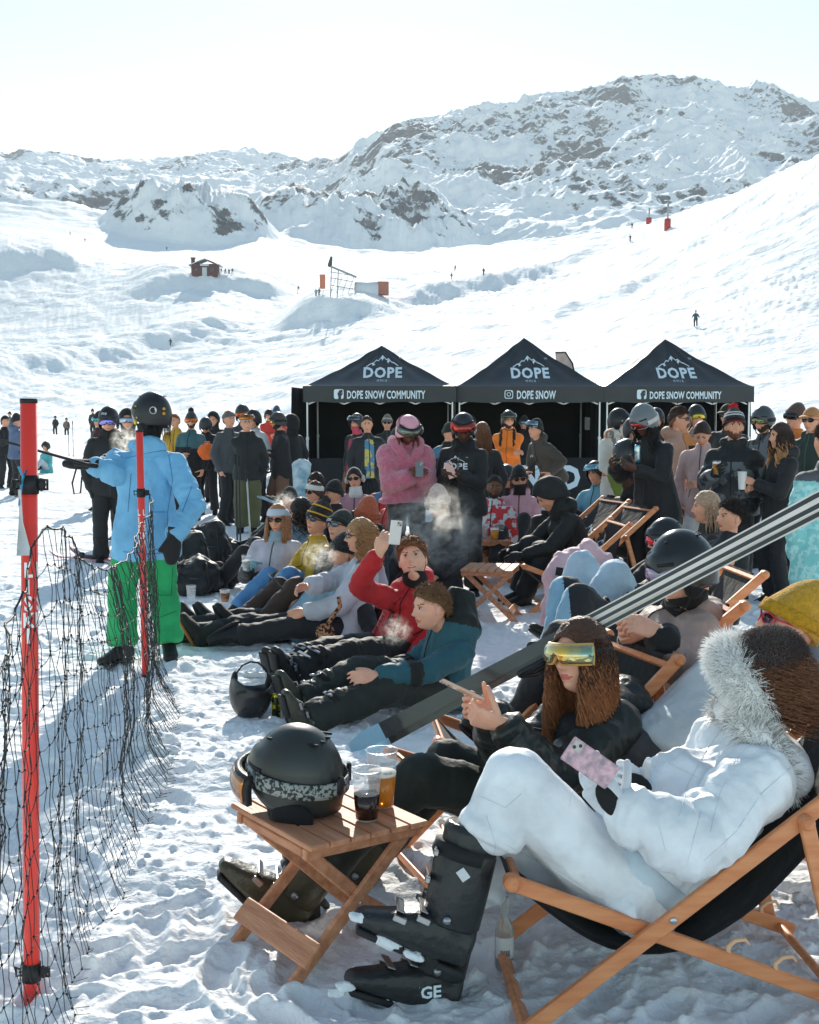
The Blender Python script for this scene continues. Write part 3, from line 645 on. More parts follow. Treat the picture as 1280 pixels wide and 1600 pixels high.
    # ---- jacket
    if jacket:
        if dist < 24 and 'crew' not in jk and 'name' not in jk and 'zip' not in jk:
            zc = tuple(int(c*.5) if sum(jacket) > 150 else int(c*1.7) for c in jacket); jk = dict(jk); jk['zip'] = zc; jk.setdefault('pocket', ((-.13, .0, .03, .11, zc), (.13, .0, -.03, .11, zc)))
        pf = jk.get('puff', 1.0); ln = jk.get('len', .12); fl = jk.get('flare', 1.0); T = MB(); bul = jk.get('sleeve', 1.0); wd = jk.get('wide', 1.0)
        rows = [(-ln-.012, .0, .19*fl*wd, .15*fl), (-ln, .0, .212*fl*wd, .172*fl), (-ln*.5, 0, .208*fl*wd, .168*fl), (0, 0, .196*wd, .152*pf), (.1, 0, .175*wd, .138*pf), (.2, 0, .17*wd, .134*pf), (.33, .0, .176*wd, .136*pf), (.40, -.005, .162*wd, .124*pf), (.445, -.008, .12, .10), (.49, -.01, .085, .085), (.53, -.006, .074, .077), (.555, -.004, .066, .07)]
        if jk.get('crew'): rows = rows[:-2]+[(.505, -.01, .072, .074)]
        T.loft(torso_secs(J, rows), 20)
        for nm, sg in (('L', -1), ('R', 1)):
            A, B, C = J['sh'+nm], J['el'+nm], J['wr'+nm]; k = bul*pf**.5
            T.cap(J['neck']-t*.065*s, .07*s, A, .069*s*k, 14); T.cap(A, .071*s*k, B, .062*s*k, 14); T.cap(B, .062*s*k, B+(C-B)*.78, .053*s*k, 14)
            dd = (C-B).normalized(); ax = dd.orthogonal().normalized(); ay = dd.cross(ax)
            T.loft([(B+(C-B)*.6, ax, ay, .058*s*k, .058*s*k), (C-dd*.03*s, ax, ay, .052*s*k, .052*s*k), (C-dd*.005*s, ax, ay, .046*s*k, .046*s*k), (C, ax, ay, .04*s, .04*s)], 14)
        if jk.get('hood'):
            hc = J['neck']-J['fr']*.095*s+t*.025*s; T.ell(hc, J['r']*.115*s, J['fr']*.07*s, t*.07*s, 18, 9)
            T.cap(J['neck']+J['r']*.085*s+t*.035*s, .036*s, hc+J['r']*.06*s, .05*s); T.cap(J['neck']-J['r']*.085*s+t*.035*s, .036*s, hc-J['r']*.06*s, .05*s)
        T = remesh(T, vox if dist > 6 else .0085, 3)
        if jk.get('quilt'):
            P_ = T.arr(); q = (P_-np.array(J['pel']))@np.array(t)/s; n = abs(np.sin(q*math.pi/jk['quilt'])); P_ += T.no*((n**.6-.6)*jk.get('qa', .014)*s)[:, None]; T.v = P_.tolist()
        folds(T, J, jk.get('fold', .016)*s*(1 if dist < 12 else .85), seed+50)
        if jk.get('fluff'): disp(T, jk['fluff'], 8, seed); disp(T, jk['fluff']*.35, 60, seed+2)
        ms = [jk.get('mat') or fab(jacket, jk.get('rough', .7))]+[c if hasattr(c, 'name') else fab(c) for c in jk.get('cols', ())]
        if 'paint' in jk: paint(T, J, jk['paint'])
        jo = T.build(jk.get('name', 'jacket'), ms, root); LAST['jacket'] = T
        det(jo, T, J, jk, root, dist)
    # ---- things on the head
    hb = lambda mb, name, ms, par=root, sm_=True: inhead(J, mb).build(name, ms, par, smooth=sm_)
    if hair:
        if hair == 'short':
            q = capshell(.078, .035, -.07, -.001, .010, 44, 16, nz_=.012, nf=48, seed=seed)
            if dist < 11: q2 = fur(q, 2600, .026, .0012, None, seed, .1, comb=V((.1, -.5, .3)), jit=.45); q = q2
            hb(q, 'hair', hm)
        elif hair == 'curlshort':
            q = capshell(.07, .045, -.03, -.001, .016, 44, 16, nz_=.03, nf=40, seed=seed); rr = random.Random(seed)
            for k in range(190):
                a = rr.uniform(-math.pi, math.pi); e = rr.uniform(.55, 1.5); c = V((math.sin(a)*math.cos(e)*.09, math.cos(a)*math.cos(e)*.108, math.sin(e)*.135)); n_ = c.normalized(); u_ = n_.orthogonal(); v_ = n_.cross(u_); pts = []
                ph = rr.uniform(0, 6); 
                for i in range(7): aa = ph+i*.9; pts.append(c+(u_*math.cos(aa)+v_*math.sin(aa))*.011+n_*(i*.0028))
                q.tube(pts, [.0045, .005, .005, .005, .0045, .004, .002], 5)
            if dist < 11: q = fur(q, 1500, .022, .0012, None, seed, .1, jit=.6)
            hb(q, 'hair', hm)
            hb(capshell(.085, .0, -.085, -.003, .005, 40, 14, nz_=.004, nf=90, seed=seed), 'hair_fade', mat('hair_fade', (118, 82, 62), .6, bump=.4, bscale=200))
        elif hair == 'bun': hb(capshell(.075, -.0, -.07, -.002, .010, 40, 16, nz_=.008, nf=60, seed=seed).ell((0, -.125, .03), (.035, 0, 0), (0, .03, 0), (0, 0, .035)), 'hair', hm)
        elif hair in ('long', 'curly', 'wavy'): long_hair(J, root, hm, hair, dist, seed, hk)
        elif hair == 'back': hb(capshell(.06, -.03, -.10, 0, .012, 40, 16, nz_=.02, nf=40, seed=seed), 'hair', hm)
    for g in gear:
        k = g[0]; a = g[1] if len(g) > 1 else (30, 30, 32); o = g[2] if len(g) > 2 else {}
        if k == 'helmet': helmet(J, root, a, o, hb)
        elif k == 'beanie':
            q = capshell(.045, .005, -.045, .006, .009, 44, 16, nz_=.006, nf=30, seed=seed, top=1.0); P_ = q.v
            q.v = [(x, y-max(0, z-.06)*o.get('slouch', .25), z+max(0, z-.05)*o.get('tall', .3)) for x, y, z in q.v]
            bm = mat('knit_%d_%d_%d' % a, a, .9, bump=.9, bscale=90, var=.25, vscale=50, sheen=.2); bo = hb(q, 'beanie', bm)
            cf = bandshell(.012, .055, .014, .009, seg=44, tilt=-.022); hb(cf, 'cuff', mat('knit_%d_%d_%d' % (o.get('cuff', a)), o.get('cuff', a), .9, bump=.9, bscale=90, var=.25, vscale=50), bo)
            if 'pom' in o:
                p = MB(); p.ell((0, -.03, .175), (.04, 0, 0), (0, .04, 0), (0, 0, .04), 20, 14); P2 = p.arr(); n_ = fbm(P2+3, 70, 2, 5); c = P2-np.array([0, -.03, .175]); p.v = (P2+c*(n_[:, None]-.45)*1.1).tolist(); hb(p, 'pompom', mat('pom_%d_%d_%d' % o['pom'], o['pom'], .95, bump=1, bscale=150), bo)
            for z, c in o.get('stripes', ()): 
                st = bandshell(z-.004, z+.004, .019, .004, seg=40, tilt=-.01); st.v = [(x, y-max(0, zz-.06)*.3, zz+max(0, zz-.05)*o.get('tall', .3)) for x, y, zz in st.v]; hb(st, 'stripe', fab(c), bo)
            if 'text' in o: htext(J, bo, o['text'], .03, o.get('ta', 60), .03, .027, o.get('tc', (235, 235, 235)))
        elif k == 'capb':
            hbm = fab(a, .8); bo = hb(capshell(.05, .035, .01, .006, .006, 40, 14), 'cap', hbm)
            v_ = MB(); v_.loft([(V((0, .095, .05)), V((1, 0, 0)), V((0, -.35, .93)), .072, .008), (V((0, .14, .043)), V((1, 0, 0)), V((0, -.35, .93)), .066, .006), (V((0, .172, .03)), V((1, 0, 0)), V((0, -.35, .93)), .04, .004)], 14)
            if o.get('backward'): v_.v = [(x, -y, z) for x, y, z in v_.v]
            hb(v_, 'cap_peak', hbm, bo)
        elif k == 'hoodup':
            q = MB(); rws = []
            sh_ = capshell(.085, -.04, -.10, .022, .014, 44, 18, nz_=.01, nf=25, seed=seed)
            sh_.v = [(x*1.05, y-.012-(max(0, -y)*.15), z+.008) for x, y, z in sh_.v]
            # drop the face opening: clip front lower part by pulling it back
            q.join(sh_); inh = hb(q, 'hood', fab(a))
            nk = MB(); hc = J['head']-J['hu']*.1*s; nk.loft([(J['neck']-t*.04*s, J['r'], J['fr'], .12*s, .105*s), (J['neck']+t*.03*s, J['r'], J['fr'], .1*s, .095*s), (hc-J['hf']*.03*s, J['hr'], J['hf'], .098*s, .09*s), (hc+J['hu']*.06*s-J['hf']*.045*s, J['hr'], J['hf'], .102*s, .075*s)], 20); nk.build('hood_collar', fab(a), root)
        elif k == 'gaiter':
            q = MB(); hc = J['head']-J['hu']*.085*s; q.loft([(J['neck']+t*.0*s, J['r'], J['fr'], .088*s, .085*s), ((J['neck']+hc)/2, J['hr'], J['hf'], .074*s, .078*s), (hc+J['hf']*.012*s, J['hr'], J['hf'], .074*s, .088*s), (hc+J['hu']*.035*s+J['hf']*.012*s, J['hr'], J['hf'], .079*s, .098*s)]if o.get('face') else [(J['neck']-t*.05*s+J['fr']*.01*s, J['r'], J['fr'], .10*s, .095*s), (J['neck']+t*.0*s+J['fr']*.01*s, J['r'], J['fr'], .09*s, .09*s), ((J['neck']+hc)/2+J['hf']*.006*s, J['hr'], J['hf'], .080*s, .086*s), (hc-J['hf']*.0*s-J['hu']*.005*s, J['hr'], J['hf'], .078*s, .084*s)], 22)
            P2 = q.arr(); q.build('neck_gaiter', fab(a, .85), root)
        elif k == 'goggles': goggles(J, root, a, o, hb)
        elif k == 'shades':
            q = MB(); lm = mat('shade_lens_%d' % a[0], a, .08, .3, coat=.5); fm = mat('shade_frame_%d_%d' % o.get('frame', (22, 22, 22))[:2], o.get('frame', (22, 22, 22)), .35)
            dz = o.get('dz', 0)
            fr_ = MB(); fr_.tube([(-.008, .104, .015+dz), (0, .108, .018+dz), (.008, .104, .015+dz)], .002, 6)
            for sg in (-1, 1):
                q2 = []; 
                for i in range(16): aa = 2*math.pi*i/16; xx = sg*.034+math.cos(aa)*.026; zz = .008+dz+math.sin(aa)*.019; q2.append((xx, .103-(xx*xx)*6.5, zz))
                q.add(q2+[(x, y-.004, z) for x, y, z in q2], [tuple(range(16)), tuple(range(31, 15, -1))]+[(i, (i+1) % 16, (i+1) % 16+16, i+16) for i in range(16)])
                fr_.tube(q2+[q2[0]], .0028 if 'frame' in o else .002, 6); fr_.tube([(sg*.06, .08, .014+dz), (sg*.074, .06, .012+dz), (sg*.08, .0, .008+dz)], .0028, 6)
            so_ = hb(fr_, 'sunglasses', fm)
            for pc in pieces(q): hb(pc, 'lens', lm, so_)
        elif k == 'smile':
            q = MB(); q.tube([(x, .1045-x*x*10, -.0635+x*x*12) for x in (-.021, -.014, -.007, 0, .007, .014, .021)], [.0008, .002, .003, .0032, .003, .002, .0008], 8); hb(q, 'teeth', mat('teeth', (226, 220, 210), .3))
        elif k == 'headband': hb(bandshell(.03, .085, .004+o.get('g', 0), .011, seg=48, tilt=-.012, bul=.004), 'headband', fab(a, .85, bump=.6))
        elif k == 'muffs':
            q = MB(); q.tube([(.095*math.cos(x), -.0, .14*math.sin(x)+.0) for x in np.linspace(.15, math.pi-.15, 14)], .007, 8)
            bo = hb(q, 'earmuffs', fab(a, .85))
            for sg in (-1, 1):
                p = MB(); p.ell((sg*.1, -.0, -.005), (.025, 0, 0), (0, .042, 0), (0, 0, .042), 18, 12); P2 = p.arr(); n_ = fbm(P2+3, 80, 2, 5); p.v = (P2+(P2-np.array([sg*.1, 0, -.005]))*(n_[:, None]-.5)*.4).tolist(); hb(p, 'ear_pad', fab(a, .95, bump=1, bscale=150), bo)
    return root
def paint(mb, J, fn):
    P = mb.arr(); s = J['s']; pel = np.array(J['pel']); t = np.array(J['t']); r = np.array(J['r']); fr = np.array(J['fr'])
    n = len(mb.f); C = np.array([np.mean([mb.v[i] for i in f[:4:2]], axis=0) for f in mb.f]); q = C-pel; tz = q@t/s; tx = q@r/s; ty = q@fr/s
    def sd(a, b):
        A = np.array(J[a]); B = np.array(J[b]); ax = B-A; L2 = ax@ax+1e-9; u = np.clip((C-A)@ax/L2, 0, 1); return np.linalg.norm(C-A-u[:, None]*ax, axis=1)/s, u
    dl1, ul1 = sd('shL', 'elL'); dl2, ul2 = sd('elL', 'wrL'); dr1, ur1 = sd('shR', 'elR'); dr2, ur2 = sd('elR', 'wrR')
    armd = np.minimum(np.minimum(dl1, dl2), np.minimum(dr1, dr2)); arm = (armd < .088) & ((abs(tx) > .165) | (ty > .15) | (np.minimum(dl2, dr2) < .075))
    fore = (np.minimum(dl2, dr2) < .085) & arm; ua = np.where(np.minimum(dl2, dr2) < np.minimum(dl1, dr1), 1+np.where(dl2 < dr2, ul2, ur2), np.where(dl1 < dr1, ul1, ur1))
    mb.m = np.asarray(fn(dict(x=tx, y=ty, z=tz, arm=arm, ua=ua, fore=fore, P=C, n=n)), int).tolist()
def cling(mb, tree, d, back=.5, lift=.004, ms=None):   # drop every vertex along d onto a surface
    out = []; miss = 0
    for p in mb.v:
        h = tree.ray_cast(V(p)-d*back, d, back*1.6)
        if h[0] is None: miss += 1; out.append(tuple(V(p))); continue
        out.append(tuple(h[0]-d*lift))
    mb.v = out; return mb
def det(jo, T, J, jk, root, dist):
    if not (jk.get('zip') or jk.get('logo') or jk.get('pocket')): return
    s = J['s']; tree = BVHTree.FromPolygons([V(p) for p in T.v], T.f); fr = J['fr']; t = J['t']; r = J['r']; pel = J['pel']
    if jk.get('zip'):
        z = MB(); pts = []
        for k in np.linspace(-jk.get('len', .12)+.01, .53, 26):
            o = pel+t*k*s+fr*.5; h = tree.ray_cast(o, -fr, 1.0)
            if h[0] is not None: pts.append(h[0]+fr*.002)
        if len(pts) > 3: z.tube(pts, .006 if dist < 14 else .008, 6, flat=.5, up=r); z.build('zip', fab(jk['zip']), jo)
    for (px_, pz_, w_, h_, c) in jk.get('pocket', ()):
        z = MB(); pts = [pel+t*(pz_+q*h_)*s+r*(px_+q*w_)*s for q in np.linspace(0, 1, 8)]; z.v = []; pp = []
        for p in pts:
            h = tree.ray_cast(p+fr*.5, -fr, 1.0)
            if h[0] is not None: pp.append(h[0]+fr*.002)
        if len(pp) > 2: z.tube(pp, .005, 6, flat=.5); z.build('pocket_zip', fab(c), jo)
    for lg in jk.get('logo', ()):
        txt, x, z, size, c = lg[:5]; o = lg[5] if len(lg) > 5 else {}
        mb = txt() if callable(txt) else text_mb(txt, 1, o.get('sx', .8), .02); d = -fr if not o.get('back') else fr; rr = -r if not o.get('back') else r
        rr = -r if d.dot(fr) < 0 else r
        an = R(o.get('rot', 0)); ux = rr*math.cos(an)+t*math.sin(an); uy = t*math.cos(an)-rr*math.sin(an); ctr = pel+t*z*s+r*x*s
        if 'side' in o: d = -r*o['side']; ux = (fr*o['side']).normalized() if True else ux; ux = d.cross(t)*-1; uy = t
        ux = d.cross(uy).normalized() if 'side' in o else ux
        mb.v = [tuple(ctr+ux*p[0]*size+uy*p[1]*size) for p in mb.v]; cling(mb, tree, d, .24, .003)
        keep = [f for f in mb.f if max((V(mb.v[a])-V(mb.v[b])).length for a in f for b in f) < size*2.2]; mb.m = [0]*len(keep); mb.f = keep
        mb.build('logo', mat('print_%d_%d_%d' % c, c, .8), jo, smooth=False)
def ridge_logo():                       # mountain outline over the lettering, as on the tents and clothes
    b = MB()
    pts = [(-1.15, .05), (-.85, .25), (-.65, .3), (-.45, .52), (-.3, .47), (-.02, .85), (.25, .55), (.4, .62), (.62, .38), (.8, .32), (1.1, .1)]
    for (x0, y0), (x1, y1) in zip(pts, pts[1:]):
        b.add([(x0, y0, 0), (x1, y1, 0), (x1, y1-.075, 0), (x0, y0-.075, 0)], [(3, 2, 1, 0)])
    for p in ([(-.02, .80), (.10, .55), (.02, .60), (-.02, .42), (-.1, .6), (-.16, .56)], [(-.62, .25), (-.5, .1), (-.58, .14), (-.7, .05), (-.75, .2)], [(.42, .55), (.52, .34), (.44, .38), (.38, .22), (.30, .42)]):
        b.add([(x, y, 0) for x, y in p], [tuple(range(len(p)))])
    return b
def dope_logo(sub=True):
    b = ridge_logo(); b.v = [(x*1.0, y*.9+.05, 0) for x, y, z in b.v]
    t = text_mb('DOPE', .95, 1.0, .035, spacing=1.12); xs = [p[0] for p in t.v]; w_ = max(xs)-min(xs); t.v = [(x*2.7/w_, y*.95-.62, 0) for x, y, z in t.v]; b.join(t)
    if sub: u = text_mb('·  M M I X  ·', .22, 1); u.v = [(x, y-.9, 0) for x, y, z in u.v]; b.join(u); u = text_mb('TM', .17, 1); u.v = [(x+1.25, y+.55, 0) for x, y, z in u.v]; b.join(u)
    return b
def htext(J, par, txt, z, ang, size, grow, c, sx=.9):   # lettering wrapped on the side of a hat or helmet
    mb = fine_text(text_mb(txt, 1, sx, .02), .3); g = grow; out = []
    for x, y, _ in mb.v:
        zz = z+y*size; a = R(ang)+(-x*size)/(.1+g)*-1.0; a = R(ang)-x*size/(.095+g)
        c_ = math.sqrt(max(.1, 1-(zz/(.125+g))**2)); out.append(((.08+g)*c_*math.sin(a), (.1+g)*c_*math.cos(a)-.004, zz))
    mb.v = out; mb.f = [f[::-1] for f in mb.f]; return inhead(J, mb).build('lettering', mat('print_%d_%d_%d' % c, c, .7), par, smooth=False)
def helmet(J, root, c, o, hb):
    g = .020; q = capshell(.052, -.055, -.06, g, .012, 56, 20); q.v = [(x*(1.0+.02*max(0, z)/.1), y+(.012 if y > 0 and z < .09 else 0)*min(1, abs(y)*8), z*1.03) for x, y, z in q.v]
    m = mat('helmet_%d_%d_%d_%d' % (c+(int(o.get('gl', .45)*100),)), c, o.get('gl', .45), coat=.15, bump=.04, bscale=200)
    bo = hb(q, 'helmet', m)
    v_ = MB()
    for a in (-28, -10, 10, 28):
        aa = R(a); cz = .105; cr = math.sqrt(1-(cz/.165)**2); p0 = V((.105*math.sin(aa)*.95, .118*math.cos(aa)*.55-.01, .124)); v_.box(p0+V((0, 0, .004)), .008, .034, .006, bev=.002)
        p1 = V((.105*math.sin(aa)*.95, -.118*math.cos(aa)*.55-.01, .124)); v_.box(p1+V((0, 0, .004)), .008, .034, .006, bev=.002)
    if J.get('dist', 9) < 12:
        for pc in pieces(v_): hb(pc, 'vent', mat('vent_black', (14, 14, 15), .7), bo)
    e = MB()
    for sg in (-1, 1): e.ell((sg*.092, -.0, -.045), (.016, 0, 0), (0, .04, .004), (0, -.006, .045), 14, 9)
    for pc in pieces(e): hb(pc, 'ear_pad', fab((24, 24, 26), .9), bo)
    st = MB(); st.tube([(-.088, .01, -.07), (-.06, .03, -.115), (-.02, .045, -.134), (.02, .045, -.134), (.06, .03, -.115), (.088, .01, -.07)], .004, 6, flat=1.6); hb(st, 'chin_strap', fab((26, 26, 28)), bo)
    rim = bandshell(-.062, -.05, g-.002, .016, 70, 290, 30); 
    hb(bandshell(.048, .06, g+.012, .008, -60, 60, 24, tilt=.0), 'brim', mat('helmet_brim', (20, 20, 22), .6), bo)
    if 'text' in o: htext(J, bo, o['text'], o.get('tz', -.02), o.get('ta', -70), o.get('ts', .04), g+.018, o.get('tc', (235, 235, 235)))
    if 'text2' in o: htext(J, bo, o['text2'], o.get('tz', -.02), -o.get('ta', -70), o.get('ts', .04), g+.018, o.get('tc', (235, 235, 235)))
    for (a, z, r_, c2) in o.get('stick', ()):
        aa = R(a); cc = math.sqrt(max(.05, 1-(z/.15)**2)); ctr = V((.115*cc*math.sin(aa), .137*cc*math.cos(aa)-.004, z)); n_ = V((ctr.x/.08, ctr.y/.1, ctr.z/.12)).normalized(); ux = n_.cross(UP).normalized(); uy = ux.cross(n_)
        k = MB(); k.add([ctr*1.0+n_*.008+ux*math.cos(t_)*r_+uy*math.sin(t_)*r_ for t_ in np.linspace(0, 6.28, 15)[:-1]], [tuple(range(14))]); k.add([ctr+n_*.0+ux*math.cos(t_)*r_+uy*math.sin(t_)*r_ for t_ in np.linspace(0, 6.28, 15)[:-1]], []); k.f += [(i, (i+1) % 14, (i+1) % 14+14, i+14) for i in range(14)]; k.m = [0]*len(k.f)
        hb(k, 'sticker', fab(c2), bo)
def lens_mat(c, c2): return mat('lens_%d_%d_%d' % c, c, .07, .75, col2=c2, vscale=9, coat=.6)
def goggles(J, root, c, o, hb):
    """c lens colour; up = raised onto the hat"""
    up = o.get('up', 0); g = .012+(.028 if up else 0)+o.get('g', 0); z0, z1 = -.022, .05; dz = .068 if up else 0
    zb = z0+dz; zt = z1+dz
    lens = bandshell(zb+.006, zt-.006, g+.012, .004, -62, 62, 26, nv=6, bul=.007); frm = bandshell(zb, zt, g-.004, .014, -66, 66, 26, nv=4, bul=.004)
    if not up:   # notch for the nose
        for q in (lens, frm): q.v = [(x, y, z+(.026*math.exp(-(x/.014)**2) if z < .01 and y > 0 else 0)*min(1, (.02-z)/.03)) for x, y, z in q.v]
    fm = mat('goggle_frame_%d' % o.get('frame', (22, 22, 24))[0], o.get('frame', (22, 22, 24)), .5)
    fo = hb(frm, 'goggles', fm); hb(lens, 'lens', lens_mat(c, o.get('c2', tuple(int(x*.35) for x in c))), fo)
    onhelm = .020 if o.get('onhelm') else 0
    st = bandshell(dz-.004, dz+.034, (.013 if not onhelm else .034)+(.006 if up else 0), .004, 60, 300, 40, tilt=0)
    so_ = hb(st, 'strap', fab(o.get('strap', (30, 30, 32)), .8), fo)
    if 'text' in o: htext(J, so_, o['text'], dz+.004, o.get('ta', -85), .026, (.024 if not onhelm else .046), o.get('tc', (230, 190, 90)), .75)
def long_hair(J, root, hm, kind, dist, seed, hk):
    s = J['s']; q = capshell(.07, -.01, -.08, -.001, .013, 40, 16, nz_=.012, nf=50, seed=seed); q = inhead(J, q); rr = random.Random(seed)
    n = hk.get('n', 150 if dist > 9 else 420); L = hk.get('len', .30); spread = hk.get('spread', 1.0); st = MB(); side = hk.get('side', 0)
    for k in range(n):
        a = rr.uniform(.46*math.pi, 1.54*math.pi)+rr.gauss(0, .07); 
        if hk.get('front') and rr.random() < .4: a = rr.choice((-1, 1))*rr.uniform(.26, .5)*math.pi
        z = rr.uniform(-.03, .085) if kind != 'curly' else rr.uniform(-.03, .12); c = math.sqrt(max(0, 1-(z/.13)**2)); g = rr.uniform(.004, .018)
        p = V(((.082+g)*c*math.sin(a), (.102+g)*c*math.cos(a)-.004, z)); p = J['head']+(J['hr']*p.x+J['hf']*p.y+J['hu']*p.z)*s
        out = (p-J['head']); out = (out-UP*out.dot(UP)); out = out.normalized() if out.length > .01 else V((0, 0, 0)); pts = [p]; l = L*rr.uniform(.5, 1.15)*s; m = 8 if kind == 'long' else 12; r0 = (.0045 if dist > 9 else .0013)*rr.uniform(.7, 1.3)
        wv = {'long': .004, 'wavy': .012, 'curly': .024}[kind]*s; ph = rr.uniform(0, 6); vel = out*.5*spread*(1 if kind == 'curly' else .45)-UP*.8; dv = V((rr.gauss(0, .1), rr.gauss(0, .1), 0)); u_ = out.cross(UP)
        for i in range(m):
            vel = (vel*.7-UP*.34+dv*.12+V(hk.get('pull', (0, 0, 0)))*.3).normalized(); p = p+vel*l/m; pts.append(p+(u_*math.cos(ph+i*(1.25 if kind != 'curly' else 1.7))+out*math.sin(ph+i*(1.25 if kind != 'curly' else 1.7)))*wv)
        st.tube(pts, [r0]+[r0]*(m-2)+[r0*.7, r0*.25], 4, flat=1.5)
    q.join(st); ms = [hm]
    if 'tip' in hk:
        ms.append(mat('hair_tip_%d_%d' % hk['tip'][:2], hk['tip'], .5, bump=.5, bscale=120, var=.3, vscale=60)); C = [V(q.v[f[0]]).z for f in q.f]; zt = J['head'].z-hk.get('tz', .06)*s; rz = rr; q.m = [1 if c < zt+rz.uniform(-.07, .07) else 0 for c in C]
    q.build('hair', ms, root)
# ================================================================ SETTING THINGS AND PROPS
WOOD = mat('beech_wood', (228, 152, 102), .5, bump=.15, bscale=60, col2=(212, 130, 82), vscale=18, coat=.1)
WOODT = mat('table_wood', (208, 148, 112), .6, bump=.3, bscale=50, col2=(180, 118, 84), vscale=14)
def wood_grain(m, axis_scale):
    n = m.node_tree; mp = n.nodes.new('ShaderNodeMapping'); mp.inputs['Scale'].default_value = axis_scale; tc = [x for x in n.nodes if x.type == 'TEX_COORD'][0]
    for t in [x for x in n.nodes if x.type == 'TEX_NOISE']: n.links.new(mp.outputs[0], t.inputs['Vector'])
    n.links.new(tc.outputs['Object'], mp.inputs[0])
wood_grain(WOOD, (.35, 2.2, 2.2)); wood_grain(WOODT, (2.4, .3, 2.4))
STEEL = mat('steel', (190, 192, 195), .3, .9); BLACKF = fab((30, 31, 33), .8)
PRINTW = mat('print_pale', (222, 234, 240), .7)
def upright(mb, loc, scale=1, rz=0, nrm=None):   # XY lettering -> standing in the XZ plane, facing the camera side
    c, s_ = math.cos(rz), math.sin(rz); mb.v = [(loc[0]+x*scale*c, loc[1]+x*scale*s_, loc[2]+y*scale) for x, y, z in mb.v]; return mb
# ---- folding tables
def table(name, loc, rz, label, group, sx=1.0):
    """top .52 x .44 m, slats along local y, crossed legs in planes along local x"""
    r = empty(name, loc, rz); tag(r, label, 'table', group); h = .455
    t = MB(); w_ = .44/6
    for k in range(6): t.box((-.22+w_*(k+.5), 0, h-.009), w_-.006, .525, .018, bev=.003)
    t.build('tabletop', WOODT, r, smooth=False)
    for sg in (-1, 1):
        a = MB(); a.bar((-.215, sg*.215, h-.038), (.215, sg*.215, h-.038), .022, .038); a.build('apron', WOODT, r, smooth=False)
    for sg in (-1, 1):
        yo = .19 if sg > 0 else -.19
        a = MB(); a.bar((.20, yo, h-.03), (-.25, yo, .0), .02, .042, up=(1, 0, 1)); a.build('leg', WOODT, r, smooth=False)
        yi = .165 if sg > 0 else -.165
        a = MB(); a.bar((-.20, yi, h-.03), (.25, yi, .0), .02, .042, up=(-1, 0, 1)); a.build('leg', WOODT, r, smooth=False)
        b_ = MB(); b_.ell((0, yo+sg*.012, .215), (.007, 0, 0), (0, .004, 0), (0, 0, .007), 10, 4); b_.build('bolt', STEEL, r)
    dx, dz = -.25-.2, -(h-.03); L = math.hypot(dx, dz); ux, uz = dx/L, dz/L
    a = MB(); c = V((-.25-ux*.11, 0, -uz*.11)); a.bar(c+V((-uz*-.0, -.235, 0))+V((-.024, 0, .024)), c+V((-.024, .235, .024)), .085, .018, up=(-1, 0, 1)); a.build('stretcher', WOODT, r, smooth=False)
    a = MB(); c = V((.25+ux*.11, 0, -uz*.11)); a.bar(c+V((.024, -.18, .024)), c+V((.024, .18, .024)), .06, .018, up=(1, 0, 1)); a.build('stretcher', WOODT, r, smooth=False)
    a = MB(); a.bar((-.2, -.19, h-.04), (-.2, .19, h-.04), .02, .03); a.build('crossbar', WOODT, r, smooth=False)
    return r
